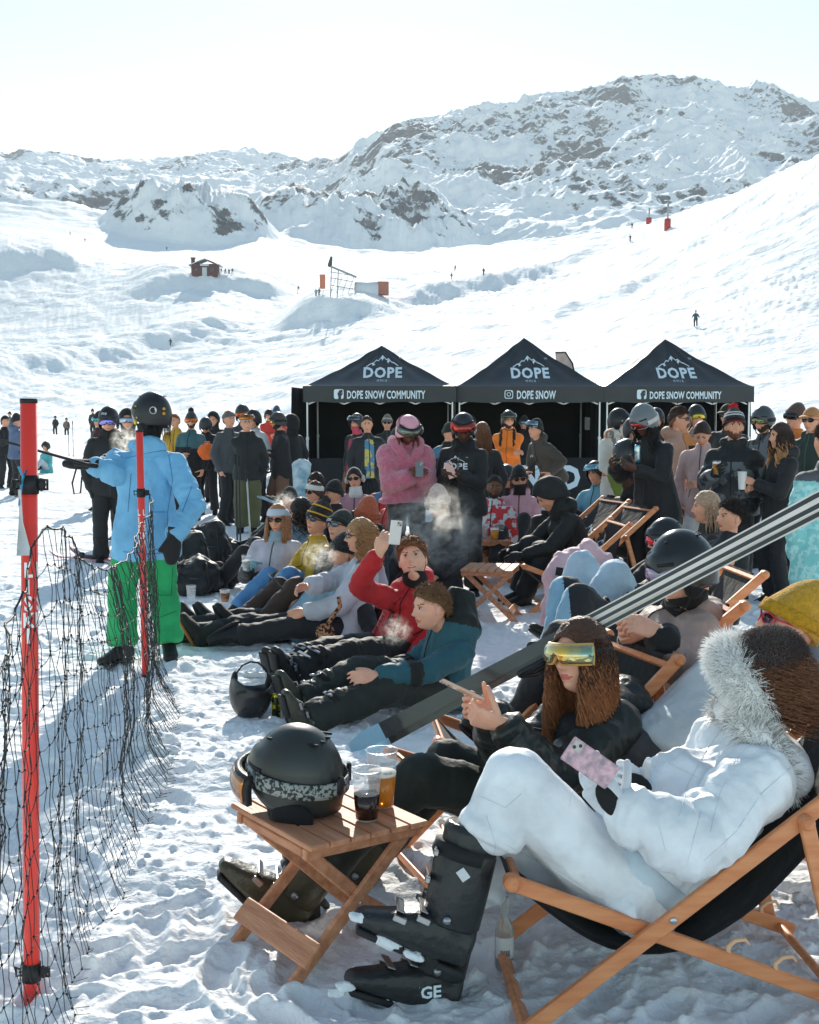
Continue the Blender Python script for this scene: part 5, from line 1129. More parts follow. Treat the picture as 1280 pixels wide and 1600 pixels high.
# ================================================================ CROWD
SIT = dict(pel=(0, 0, .13), lean=-14, feet=((-.14, .66, .09), (.12, .72, .09)))
def P(label, px, d, face=0, h=1.75, hands=('down', 'down'), hy=0, hp=0, lean=0, sit=False, pel=None, feet=None, side=0, twist=0, z=0, shw=.185, tilt=0, pre=None, **kw):
    rq = random.Random(px*7+int(d*10))
    if not sit and not lean and not feet: lean = rq.uniform(-4, 7); side = side or rq.uniform(-.05, .05); tilt = tilt or rq.uniform(-7, 7); twist = twist or rq.uniform(-14, 14); feet = ((-rq.uniform(.08, .17), rq.uniform(-.08, .06), .09), (rq.uniform(.08, .17), rq.uniform(-.04, .14), .09)); pel = pel or (rq.uniform(-.03, .03), 0, .93); hp = hp+rq.uniform(-5, 8)
    if sit and not lean: lean = rq.uniform(-24, 2); tilt = tilt or rq.uniform(-8, 8); twist = rq.uniform(-15, 15)
    jq = dict(kw.get('jk', {})); jq.setdefault('wide', rq.uniform(.97, 1.12)); kw['jk'] = jq
    k = dict(pel=pel or (0, 0, .93), lean=lean, feet=feet)
    if sit: k = dict(SIT); k['lean'] = lean if lean else -14; k['pel'] = pel or SIT['pel']; k['feet'] = feet or SIT['feet']
    J = skeleton(face, h, side=side, hy=hy, hp=hp, hands=hands, twist=twist, shw=shw, tilt=tilt, **k)
    if pre: pre(J)
    loc = Gd(px, d); loc.z += z-.01
    if 'gloves' not in kw and kw.pop('gl', False): kw['gloves'] = {'c': (28, 28, 30)}
    return person(label, loc, J, d, **kw), J, loc
BK = (30, 31, 33)
# --- left side, standing
P('person in a black jacket and cap with a white chest stripe at the left edge', 8, 29, -60, 1.68, ('phone', 'cup'), jacket=BK, pants=(34, 34, 38), gear=(('capb', (30, 30, 32)),), hair='short')
P('person in a dusty blue hooded jacket seen from behind at the left edge', 26, 26.5, -130, 1.72, ('belly', 'belly'), jacket=(92, 108, 140), jk=dict(hood=1), pants=(44, 44, 46), gear=(('beanie', (40, 44, 52)),))
P('distant person in a teal jacket beyond the left edge group', 17, 75, 20, 1.8, ('hip', 'down'), jacket=(60, 110, 120), gear=(('beanie', (30, 40, 44)),), boots=None)
P('distant person in dark grey beside the teal jacket', 27, 78, -10, 1.8, jacket=(70, 76, 84), gear=(('beanie', (50, 30, 30)),), boots=None)
P('distant person in black standing on the flat piste', 87, 113, 10, 1.75, ('down', 'hip'), jacket=BK, gear=(('helmet', (30, 30, 30)),), boots=None)
P('distant person with a brown and black jacket on the flat piste', 104, 111, -20, 1.7, jacket=(122, 106, 100), pants=(26, 26, 28), gear=(('helmet', (40, 40, 40)),), boots=None)
P('distant person in black behind the black hoodie', 146, 80, 20, 1.75, jacket=(50, 46, 50), gear=(('beanie', (30, 30, 30)),), boots=None)
P('child in a pale teal snowsuit sitting alone on the snow', 73, 35, 30, 1.6, ('lap', 'lap'), sit=True, jacket=(96, 180, 184), pants=(196, 204, 210), gear=(('helmet', (40, 42, 46)),), gl=True)
P('person in a black beanie and teal mirrored goggles behind the black hoodie', 158, 23, 40, 1.78, ('down', 'down'), hy=20, jacket=(60, 30, 36), pants=BK, gear=(('beanie', (20, 20, 22)), ('goggles', (70, 190, 200), {'strap': (150, 40, 50)})))
P('person in black jacket printed DOPE with black helmet and violet goggles', 175, 14.9, -12, 1.84, ((-.50, .10, -.32), 'down'), lean=.01, hp=12, hy=-8, jacket=(32, 33, 35), jk=dict(hood=1, len=.16, wide=1.06, logo=((dope_logo, -.03, .28, .105, (226, 228, 230)),)), pants=(30, 31, 33), pk=dict(w=1.15), gear=(('helmet', (30, 31, 33), {'text': 'OOOE', 'ta': 20, 'tz': .085, 'ts': .035}), ('goggles', (120, 130, 220), {'c2': (190, 150, 210)}), ('gaiter', (24, 24, 26), {'face': 0})), gl=True, bootk='ski')
P('person with white goggles and black hood between the hoodie and the blue jacket', 203, 17.5, 30, 1.8, jacket=BK, hy=30, gear=(('hoodup', (28, 28, 30)), ('goggles', (180, 200, 215), {'c2': (120, 150, 180)})), hair='short')
# blue jacket man
def blue():
    d = 8.9; loc = Gd(232, d); J = skeleton(150, 1.80, pel=(0, 0, .93), hy=-70, hp=0, hands=('down', 'down'), feet=((-.17, .03, .09), (.14, -.02, .09)))
    s = J['s']; r, f = V((1, 0, 0)), V((0, -1, 0))
    J['shL'] = J['neck']+V((-.21, .02, -.075)); J['shR'] = J['neck']+V((.21, -.02, -.10))
    J['wrL'] = W(142, 726, 8.7)-loc; J['elL'] = W(180, 742, 8.75)-loc
    J['elR'] = W(303, 790, 8.7)-loc; J['wrR'] = W(272, 838, 8.5)-loc; J['hnL'] = V((0, .3, -1)); J['hdL'] = 'x'; J['hdirL'] = V((-1, 0, .05)); J['hdirR'] = V((-.12, -.1, -1)); J['hnR'] = V((-.5, 1, 0)); J['hdR'] = 'down'
    J['hy'] = 0; head_frame(J, V((-.93, .30, 0)).normalized())
    J['head'] = W(237, 650, 8.9)-loc
    J['toeR'] = J['anR']+V((.05, -.18, -.05)); J['toeL'] = J['anL']+V((-.12, -.12, -.05))
    BR = [None]; BR[0] = person('person in a sky blue anorak, green trousers and black helmet pointing left', loc, J, 8.9, jacket=(122, 188, 228), jk=dict(hood=1, len=.22, wide=1.1, flare=1.02, sleeve=1.15, fold=.022, logo=(('DOPE', -.06, .20, .045, (225, 235, 242), {'sx': 1.1}), (lambda: text_mb('OOOE', 1, 1, .0), .02, .40, .0001, (225, 235, 242)))[:1], zip=None),
           pants=(34, 170, 100), pk=dict(w=1.3, fold=.024), gear=(('helmet', (34, 35, 38), {'stick': ((-118, .035, .024, (210, 210, 205)), (-118.5, .0352, .019, (40, 40, 42)), (-150, .045, .009, (235, 170, 40)), (-148, .015, .009, (235, 170, 40)), (-60, .06, .006, (220, 190, 50)), (-70, -.01, .006, (230, 200, 60)), (-60, -.04, .014, (240, 210, 40)))}), ('goggles', (60, 66, 72), {'strap': (30, 30, 32)}), ('gaiter', (22, 22, 24), {'face': 1})), gloves={'mitt': 1}, boots=(34, 32, 36), hair='long', hairc=(34, 28, 26), hk=dict(n=60, len=.22), seed=11)
    # pole held in the mitten
    seam(BR[0], 'jacket', loc, (((262, 700), (270, 750), (262, 800)), ((196, 716), (230, 708), (262, 703)), ((238, 800), (240, 858), (260, 860), (262, 800), (238, 800)), ((192, 862), (230, 866), (288, 862)), ((300, 760), (285, 800)), ((205, 740), (200, 800))), (70, 130, 180), .003, dd=8.9)
    seam(BR[0], 'trousers', loc, (((240, 890), (246, 930), (268, 930), (270, 888)), ((205, 880), (200, 940)), ((232, 960), (250, 965), (275, 955)), ((190, 950), (210, 960))), (16, 110, 66), .003, dd=8.9)
    q = MB(); a = W(145, 728, 8.6); b_ = W(2, 688, 8.35); q.tube([a, b_], [.011, .008], 8); o = q.build('pole_tip', fab((36, 37, 40)), None); o.name = 'ski_pole'; tag(o, 'black ski pole held out level by the pointing mitten', 'ski pole')
    q = MB(); q.cap(W(150, 728, 8.6), .018, W(118, 724, 8.6), .015, 10); q.build('grip', fab((24, 24, 26)), o)
    q = MB(); q.tube([W(120, 730, 8.6), W(113, 755, 8.6), W(116, 772, 8.6), W(126, 770, 8.6), W(128, 745, 8.6)], .006, 6, flat=.4); q.build('strap', fab((24, 24, 26)), o)
blue()
P('person in teal and black jacket with pompom hat and orange goggles behind the blue jacket', 296, 21, 10, 1.78, ('down', 'belly'), hy=20, jacket=(58, 100, 108), jk=dict(cols=((26, 28, 32),), paint=lambda q: np.where((q['z'] < .25), 1, 0)), pants=BK, beard=1, gear=(('beanie', (52, 56, 64), {'pom': (30, 30, 34)}), ('goggles', (240, 130, 50))))
P('person with red hair and yellow jacket half hidden behind the pompom hat', 279, 23, 10, 1.76, jacket=(206, 160, 50), hair='short', hairc=(150, 82, 52))
P('person in black with black helmet looking down at a phone over an orange bag', 326, 22, 5, 1.72, ('phone', 'phone'), hp=35, jacket=(32, 32, 35), pants=(30, 30, 32), gear=(('helmet', (44, 46, 50)), ('shades', (20, 20, 22))))
P('person with dark hood up behind the orange bag', 336, 25, -10, 1.78, jacket=(36, 36, 40), gear=(('hoodup', (30, 30, 33)),))
P('person with red hair and an open grey jacket left of the checkered headband', 358, 20, -60, 1.8, ('cup', 'down'), hy=-10, jacket=(76, 80, 82), pants=(30, 31, 35), hair='short', hairc=(168, 92, 58), gear=(('headband', (100, 104, 108)),))
P('tall person in grey with big black helmet and orange goggles at the back', 383, 21.5, 0, 1.9, jacket=(64, 66, 70), gear=(('helmet', (48, 48, 50)), ('goggles', (232, 120, 40), {'g': .012})))
P('person in olive trousers and black jacket with a black and white checkered headband', 386, 18.6, -8, 1.75, ('down', (-.20, .12, -.42)), hy=6, hp=-4, jacket=(34, 36, 38), jk=dict(hood=1, len=.14, zip=(20, 20, 22)), pants=(92, 92, 60), pk=dict(w=1.25), gear=(('headband', (200, 200, 200)), ('goggles', (238, 140, 40), {'up': 1})), hair='short', hairc=(90, 60, 40), gl=True)
P('person in a pale grey sleeve and black helmet behind the olive trousers', 402, 20.5, 30, 1.8, jacket=(190, 194, 198), gear=(('helmet', (32, 34, 36), {'text': 'O', 'ta': 90}),))
P('distant person in a red jacket with folded arms and dark helmet', 421, 32, 15, 1.78, ('cross', 'cross'), jacket=(206, 58, 48), pants=(40, 40, 44), gear=(('helmet', (40, 36, 36)),))
P('distant person in red with blue goggles beside the folded arms', 432, 34, -15, 1.85, jacket=(196, 60, 54), gear=(('beanie', (70, 84, 110)), ('goggles', (110, 140, 190))))
P('person in black jacket and brown trousers with yellow mirrored goggles', 441, 20.5, 65, 1.78, ('cross', 'cross'), jacket=(32, 33, 35), jk=dict(len=.2, wide=1.1), pants=(122, 88, 70), pk=dict(w=1.25), gear=(('helmet', (62, 58, 56)), ('goggles', (244, 206, 40), {'c2': (240, 130, 60), 'onhelm': 1})), beard=1)
P('person in black with white sleeve lettering and back of head behind the brown trousers', 458, 21.5, 120, 1.74, jacket=(28, 29, 31), pants=(30, 30, 32), gear=(('hoodup', (26, 26, 28)),))
# --- in front of and inside the tents
P('person in brown trousers with pink scarf and helmet in the left tent', 556, 20.6, 35, 1.76, ('hip', 'down'), jacket=(34, 34, 37), jk=dict(cols=((196, 70, 90),), paint=lambda q: np.where((q['y'] > .1) & ~q['arm'] & (abs(q['x']) < .09), 1, 0)), pants=(148, 96, 62), pk=dict(w=1.25), gear=(('helmet', (40, 42, 48)), ('goggles', (96, 110, 120), {'g': .01, 'up': 1}), ('gaiter', (214, 84, 100), {'face': 1})))
P('bare headed person in an open black jacket over a bright blue patterned shirt', 577, 19.2, -5, 1.74, ('hip', 'down'), hy=-8, jacket=(40, 42, 46), jk=dict(wide=1.08, cols=(mat('shirt_print', (90, 140, 170), .8, col2=(206, 190, 100), vscale=9, pat=1),), paint=lambda q: np.where((q['y'] > .09) & ~q['arm'] & (abs(q['x']) < .068) & (q['z'] < .47), 1, 0)), pants=(28, 28, 30), hair='short', hairc=(64, 44, 34))
P('person with grey fleece hood and sunglasses standing inside the left tent', 605, 23, 0, 1.72, jacket=(40, 42, 40), gear=(('beanie', (120, 112, 100)), ('headband', (188, 184, 176)), ('shades', (30, 20, 20))))
P('person in black with silver goggles just left of the pink fur coat', 617, 17.5, -20, 1.55, jacket=(34, 36, 36), gear=(('beanie', (40, 42, 44)), ('goggles', (150, 180, 190), {'up': 0})))
def pink():
    Jr = P('person in a pink fur coat, pink helmet and raised goggles looking down at a phone', 634, 12.2, -18, 1.74, ((-.055, .29, -.19), (.03, .29, -.2)), lean=.01, hp=38, hy=-4, skin='b', hair='long', hairc=(120, 62, 44), hk=dict(n=90, len=.24, side=1), jacket=(214, 104, 134), jk=dict(name='fur_coat', len=.02, wide=1.16, puff=1.28, sleeve=1.42, flare=1.1, fold=.02, fluff=.02, mat=mat('pink_fur', (222, 108, 138), .95, bump=1, bscale=120, var=.25, vscale=30, sheen=.8)), pants=(28, 29, 31), pk=dict(w=.95),
       gear=(('helmet', (226, 158, 172), {'gl': .35}), ('goggles', (120, 124, 112), {'up': 1, 'g': .01, 'onhelm': 1, 'strap': (190, 130, 140)}), ('headband', (224, 170, 160), {'g': -.004})), seed=31)
    return Jr
pk_, Jp, lp = pink()
c = MB()
for sg in (-1, 1):
    c.tube([Jp['neck']+Jp['r']*.02*sg+Jp['fr']*.13-UP*.17, Jp['neck']+Jp['r']*.085*sg+Jp['fr']*.11-UP*.05, Jp['neck']+Jp['r']*.12*sg+Jp['fr']*.03+UP*.05, Jp['neck']+Jp['r']*.1*sg-Jp['fr']*.07+UP*.05], [.04, .055, .06, .06], 12)
c = remesh(c, .014, 2); disp(c, .016, 10, 3); disp(c, .006, 70, 4); c.build('fur_collar', MATS['pink_fur'], pk_)
phone(lp+(Jp['wrL']+Jp['wrR'])/2+Jp['f0']*.09+UP*.05, V((0, .5, 1)), V((.1, -1, .3)), 'grey phone in the hands of the pink fur coat', (120, 124, 128))
_, Jb, lb = P('person in black printed hoodie with stickered helmet reading a pink phone', 724, 12.2, 22, 1.77, ((-.05, .30, -.20), (.04, .28, -.21)), lean=.01, hp=30, hy=18, skin='d', jacket=(32, 33, 35), jk=dict(hood=1, len=.14, wide=1.12, logo=((dope_logo, .04, .34, .09, (226, 228, 230)),)), pants=(34, 36, 36), pk=dict(w=1.2), gear=(('helmet', (38, 38, 42), {'text': 'SUM', 'ta': -70, 'ts': .036, 'tz': -.005, 'stick': ((-30, .075, .014, (230, 190, 60)), (0, .09, .014, (200, 60, 60)), (30, .07, .013, (110, 90, 140)))}), ('goggles', (222, 70, 50), {'up': 1, 'onhelm': 1}), ('gaiter', (26, 26, 28), {})), hair='back', hairc=(30, 26, 26), seed=33)
phone(lb+(Jb['wrL']+Jb['wrR'])/2+Jb['f0']*.09+UP*.05, V((-.35, 0, 1)), V((-.4, -1, .2)), 'pale pink phone in the hands under the stickered helmet', (222, 178, 172))
P('person in dark jacket with blue sleeve standing behind in the left tent', 698, 18, -30, 1.62, ('down', 'hip'), jacket=(78, 122, 150), jk=dict(cols=((30, 34, 36),), paint=lambda q: np.where(q['arm'], 0, 1)), gear=(('beanie', (30, 40, 36)),))
P('person with long brown hair behind the stickered helmet', 745, 14.5, 170, 1.66, jacket=(30, 30, 32), hair='long', hairc=(130, 84, 56), hk=dict(n=120))
P('person in a bright orange jacket with arms folded and black helmet', 793, 20, 12, 1.79, ('cross', 'cross'), lean=.01, hy=22, beard=1, jacket=(244, 128, 36), jk=dict(hood=1, len=.18, wide=1.06, zip=(196, 90, 24), cols=((30, 30, 32),), paint=lambda q: np.where((abs(abs(q['x'])-.10) < .022) & (q['z'] > .28) & (q['y'] > .02) & ~q['arm'], 1, 0), logo=(('^', .19, .34, .05, (30, 30, 32)),)), pants=(34, 34, 38), gear=(('helmet', (46, 46, 48), {'gl': .3}), ('goggles', (88, 88, 76), {'up': 1, 'onhelm': 1})), seed=35)
P('person with blue goggles deep inside the middle tent', 821, 25.8, 10, 1.7, jacket=(24, 24, 26), gear=(('beanie', (30, 30, 32)), ('goggles', (140, 190, 210))), hair='short')
P('person in a brown jacket leaning forward with dark beanie and raised goggles', 852, 18.2, 58, 1.76, ('hip', (-.0, .22, -.38)), lean=32, pel=(0, -.12, .9), hp=-6, hy=5, jacket=(76, 68, 60), jk=dict(hood=1, len=.16, wide=1.05, logo=(('HH', .10, .33, .045, (225, 225, 220)),)), pants=(30, 30, 32), gear=(('beanie', (26, 27, 30), {'text': 'NEW', 'ta': -50}), ('goggles', (130, 170, 190), {'up': 1})), seed=36)
r = P('person in an off-white jacket with orange backpack straps holding up a phone', 962, 15.6, -30, 1.80, ((-.30, .36, -.03), (.16, .28, -.40)), lean=.01, hy=35, jacket=(222, 218, 208), jk=dict(hood=1, len=.26, wide=1.0, flare=1.0, cols=((214, 132, 56), (134, 132, 128)), paint=lambda q: np.where((q['z'] > .03) & (q['z'] < .075) & ~q['arm'], 1, np.where((abs(abs(q['x'])-.10) < .024) & (q['z'] > .2) & (q['y'] > 0) & ~q['arm'], np.where(q['z'] > .36, 2, 1), 0))), pants=(40, 40, 42), gear=(('helmet', (30, 31, 33), {'text': 'OAO', 'ta': -60, 'tz': .0, 'ts': .05}), ('goggles', (190, 220, 226), {'c2': (120, 170, 190)}), ('gaiter', (226, 224, 218), {'face': 1})), seed=37, pre=lambda J: J.update(elL=J['shL']+V((-.22, -.02, -.20)), wrL=J['shL']+V((-.30, -.10, .02)), hdirL=V((0, 0, 1)), hnL=V((1, -.2, 0))))
phone(W(918, 662, 15.4), V((0, 0, 1)), V((.8, .8, 0)), 'dark phone held up at arm length by the white jacket', (60, 62, 66))
P('person in a long black coat with grey helmet and white goggle strap', 1022, 12.3, 52, 1.90, ('cup', 'cup'), lean=10, hp=24, skin='d', hair='wavy', hairc=(26, 22, 24), hk=dict(n=150, len=.3), jacket=(30, 30, 34), jk=dict(len=.24, wide=1.12, fold=.018), pants=(34, 34, 38), pk=dict(w=1.3), gear=(('helmet', (112, 116, 120), {'gl': .35}), ('goggles', (200, 60, 60), {'onhelm': 1, 'strap': (226, 220, 214), 'frame': (232, 232, 232)})), seed=38)
q = can(W(996, 714, 12.0)+V((0, 0, -.05)), (210, 214, 214), 'white drinks can held by the long black coat', (60, 160, 190))
free_helmet(W(972, 722, 12.4), (R(20), R(10), R(40)), 'black helmet held at the waist between the white jacket and the black coat', (40, 42, 44), 1.0)
P('person in olive green jacket mostly hidden behind the grey helmet', 990, 14.8, -20, 1.7, jacket=(112, 128, 44), gear=(('helmet', (30, 32, 34)),))
P('person with brown hair and sunglasses in a tan jacket', 1047, 15, -62, 1.84, ('down', 'down'), jacket=(186, 142, 122), jk=dict(hood=1, len=.2, wide=1.06), pants=(100, 72, 48), pk=dict(w=1.2), hair='curlshort', hairc=(72, 46, 36), gear=(('shades', (22, 24, 28)),), seed=39)
P('person in an orange jacket with black vest straps seen from behind', 1066, 16.4, 170, 1.78, jacket=(216, 140, 78), jk=dict(cols=((32, 34, 36),), paint=lambda q: np.where((abs(q['x']-.1) < .06) & (q['z'] < .4) & ~q['arm'], 1, 0)), hair='short', hairc=(120, 88, 66), gear=(('headband', (150, 110, 96)),))
P('person in black helmet with green and yellow mirrored goggles', 1088, 17.2, 5, 1.86, jacket=(150, 132, 120), gear=(('helmet', (38, 38, 40)), ('goggles', (90, 200, 80), {'c2': (240, 190, 30), 'onhelm': 1})))
P('person in a dusty pink jacket with dark hair tied back looking down', 1098, 12.9, 25, 1.72, ('belly', 'down'), hp=34, hy=10, jacket=(204, 172, 168), jk=dict(len=.2), pants=(226, 224, 222), hair='bun', hairc=(64, 42, 34), seed=40)
P('person in a dark cap and sunglasses behind the camouflage jacket', 1126, 15.6, 50, 1.88, jacket=(44, 44, 46), gear=(('capb', (44, 42, 40)), ('shades', (30, 26, 26))), hair='short')
P('person in a black helmet behind the tan jacket', 1022, 17, 10, 1.80, jacket=(40, 40, 44), gear=(('helmet', (34, 36, 40)),))
camo = mat('camo', (98, 103, 108), .6, col2=(42, 46, 50), vscale=9, pat=1, bump=.4, bscale=12)
_, Jc, lc = P('bearded person in grey camouflage puffer jacket and bobble hat with red pompom', 1142, 12, 22, 1.79, ('pocket', 'cup'), lean=.01, hy=18, hp=-8, beard=1, hair=None, hairc=(120, 76, 52), jacket=(72, 76, 80), jk=dict(hood=1, puff=1.12, wide=1.12, len=.12, quilt=.16, qa=.02, zip=(24, 24, 26), mat=camo, cols=((36, 39, 42),), paint=lambda q: np.where((q['z'] > .36), 1, 0)), pants=(32, 33, 37), pk=dict(w=1.12), gear=(('beanie', (40, 42, 46), {'pom': (214, 44, 46), 'tall': .5, 'stripes': ((.03, (170, 40, 44)), (.075, (210, 210, 210)), (.09, (200, 200, 200))), 'cuff': (44, 34, 38)}),), gl=True, seed=41)
cup(lc+Jc['wrR']+(Jc['wrR']-Jc['elR']).normalized()*.085+UP*-.02, .12, (204, 130, 44), .8, 'clear cup of amber beer held by the camouflage jacket', 'cups held in hands', .038, False)
P('person in dark camouflage jacket with grey helmet and clear goggles', 1196, 14.2, 52, 1.84, jacket=(58, 64, 66), jk=dict(mat=camo), gear=(('helmet', (70, 76, 78), {'gl': .3}), ('goggles', (140, 140, 90), {'onhelm': 1})), beard=1)
P('person in a dark beanie with goggles pushed round and orange collar', 1236, 15, 60, 1.88, jacket=(220, 120, 44), gear=(('beanie', (96, 70, 62)), ('goggles', (46, 56, 64), {'up': 0})))
P('person in a tan baseball cap, sunglasses and dark green jacket', 1258, 13.4, 48, 1.82, jacket=(38, 54, 46), jk=dict(hood=1, wide=1.1), pants=BK, gear=(('capb', (190, 132, 84)), ('shades', (30, 30, 30))), hair='short', hairc=(120, 80, 56), seed=42)
P('person in an orange and white striped beanie at the right edge', 1279, 16, 10, 1.80, jacket=(50, 60, 56), gear=(('beanie', (214, 200, 190), {'stripes': ((.04, (214, 110, 60)), (.08, (200, 90, 50)))}),))
_, Jw, lw = P('person with long brown blonde hair in a black coat holding a paper cup', 1217, 11.6, 80, 1.68, ((-.07, .30, -.20), (.06, .27, -.26)), lean=.01, hy=4, hair='wavy', hairc=(64, 44, 36), hk=dict(n=260, len=.36, tip=(196, 142, 96), tz=.1, front=1), jacket=(30, 30, 33), jk=dict(len=.2, wide=1.05, hood=1), pants=(28, 29, 34), pk=dict(w=.95), seed=43)
cup(lw+(Jw['wrL']+Jw['wrR'])/2+Jw['f0']*.11-UP*.03, .16, None, .5, 'tall brown paper cup held by the long haired person in black', 'cups held in hands', .042, False, opaque=True)
tealp = mat('teal_print', (126, 196, 196), .6, col2=(168, 216, 214), vscale=26, pat=1, bump=.4, bscale=14)
P('person in a pale teal patterned jacket cut off by the right edge', 1283, 8.2, 150, 1.72, ('down', 'down'), jacket=(126, 196, 196), jk=dict(mat=tealp, len=.24, wide=1.14, flare=1.04, fold=.018, cols=((92, 92, 98),), paint=lambda q: np.where((q['z'] > .42), 1, 0)), pants=(104, 106, 112), pk=dict(w=1.1), hair='short', hairc=(80, 50, 40), seed=44)
# --- sitting crowd, back rows
def S(label, px, d, face=60, h=1.72, hands=('lap', 'knee'), **kw): return P(label, px, d, face, h, hands, sit=True, **kw)
S('seated person with dark curly bun, sunglasses and white top by the tent pole', 487, 15.8, 70, hair='back', hairc=(50, 34, 30), jacket=(206, 208, 212), gear=(('shades', (24, 24, 26)), ('muffs', (30, 26, 26))), z=.12)
S('seated person with white headband and sunglasses in profile', 475, 14.6, 60, hair='back', hairc=(88, 58, 42), jacket=(52, 56, 62), gear=(('headband', (226, 222, 214)), ('shades', (20, 20, 20))), z=.08)
S('seated person in a black beanie blowing vapour beside the white headband', 449, 14.3, 30, jacket=(130, 136, 142), gear=(('beanie', (34, 34, 36)),), hair='short')
S('seated person with black beanie and dark plum jacket in profile', 521, 14.8, 78, jacket=(40, 32, 36), jk=dict(wide=1.15), gear=(('beanie', (28, 26, 28)),), z=.05)
S('seated person with fluffy white earmuffs, white scarf and dusty pink jacket', 557, 16, 5, h=1.78, jacket=(190, 142, 154), jk=dict(wide=1.1), gear=(('muffs', (232, 226, 220)), ('shades', (26, 22, 22)), ('gaiter', (230, 228, 224), {})), hair='long', hairc=(40, 30, 30), hk=dict(n=60), hands=('belly', 'belly'), z=.12)
cup(W(571, 797, 15.5), .12, None, .5, 'white paper cup in the hands of the white earmuffs person', 'cups held in hands', .045, False, opaque=True)
S('seated person in dark green helmet with red and blue jacket', 597, 16.2, 40, h=1.8, hy=10, jacket=(206, 64, 46), jk=dict(cols=((70, 120, 160),), paint=lambda q: np.where((q['x'] > .02) & (q['z'] > .25) & ~q['arm'], 1, 0)), gear=(('helmet', (46, 74, 70)), ('goggles', (150, 156, 160), {'strap': (40, 60, 58)})), z=.12)
S('seated person with small dark beanie and sunglasses in red sleeves', 612, 14.9, 50, h=1.6, jacket=(198, 60, 50), gear=(('beanie', (48, 56, 62)), ('shades', (24, 20, 20))), z=.08)
S('seated person in a pale pink knitted beanie and silver goggles behind vapour', 684, 11.6, 35, h=1.78, hp=16, hy=-20, jacket=(34, 34, 38), jk=dict(wide=1.2), gear=(('beanie', (216, 192, 184), {'tall': .4}), ('goggles', (140, 140, 132), {'c2': (70, 70, 66), 'strap': (150, 140, 140)})), skin='p', z=.14)
S('seated person with an orange beanie and grey strap seen from behind', 573, 10.6, 160, h=1.78, jacket=(40, 46, 54), gear=(('beanie', (186, 92, 60), {'tall': .5, 'cuff': (170, 84, 56)}), ('goggles', (96, 100, 104), {'g': .014, 'strap': (108, 112, 112)})), z=.1, seed=52)
S('seated person in a black and yellow striped bobble beanie and mustard jacket', 495, 10.9, 55, h=1.76, hands=('knee', (-.1, .40, -.25)), hy=20, hp=-12, jacket=(206, 160, 34), jk=dict(wide=1.06), pants=(90, 140, 190), gear=(('beanie', (34, 33, 34), {'pom': (60, 56, 52), 'tall': .6, 'stripes': ((.05, (230, 170, 40)), (.09, (230, 170, 40)))}), ('shades', (70, 80, 90))), z=.03, seed=53)
S('seated person with black lettered beanie and mirrored sunglasses in a brown coat', 517, 10.3, 62, h=1.78, hands=('knee', 'lap'), hy=10, hp=-16, jacket=(76, 68, 62), jk=dict(wide=1.06), pants=(70, 48, 40), gear=(('beanie', (24, 32, 30), {'text': 'BRIXTON', 'ta': 20, 'tall': .2}), ('shades', (100, 120, 128))), z=.02, seed=54)
S('seated person with pale headband, sunglasses and long blonde hair in a lilac grey jacket', 425, 11.2, 15, h=1.80, hands=((-.36, .30, -.34), (.14, .34, -.16)), lean=-20, hy=0, hp=4, feet=((-.55, .55, .09), (-.28, .80, .09)), hair='long', hairc=(196, 140, 100), hk=dict(n=300, len=.36, front=1), jacket=(196, 190, 200), jk=dict(wide=1.05, cols=((52, 54, 58),), paint=lambda q: np.where((q['z'] < .18) | (q['arm'] & (q['ua'] > 1.1) & (q['ua'] < 1.6)), 1, 0)), pants=(38, 39, 42), pk=dict(w=1.2), gear=(('headband', (192, 200, 214)), ('shades', (20, 18, 18)), ('gaiter', (150, 172, 186), {})), gloves={'c': (120, 160, 168)}, seed=55)
cup(W(385, 892, 10.75), .13, (196, 196, 190), .6, 'pale plastic cup held in teal gloves by the lilac jacket', 'cups held in hands', .04, False)
S('seated person with dark curly hair behind the blonde hair', 446, 12.2, 120, h=1.82, hair='curly', hairc=(44, 34, 30), hk=dict(n=130, len=.22), jacket=(120, 150, 170), z=.02)
S('seated person with curly blonde hair in a pale grey sweatshirt seen in profile', 552, 9.6, 84, h=1.80, hands=('knee', (-.22, .46, -.12)), lean=-8, hy=0, feet=((-.15, .98, .09), (.12, .88, .09)), hair='curly', hairc=(186, 138, 92), hk=dict(n=420, len=.22, spread=1.2), jacket=(196, 198, 206), jk=dict(wide=1.12, crew=1, sleeve=1.15), pants=(30, 31, 34), pk=dict(w=1.0), boots=(26, 26, 28), gear=(('shades', (120, 100, 90)),), seed=56)
phone(W(431, 909, 9.4), V((-.6, -.1, .7)), V((-.7, -.3, -.6)), 'dark phone held by the person in the pale grey sweatshirt', (52, 60, 64))
S('seated person with dark wavy hair looking down behind the phone arm', 567, 9.9, -20, h=1.62, hp=30, hair='long', hairc=(46, 32, 28), hk=dict(n=140, len=.2), jacket=(196, 178, 190), z=.02, seed=57)
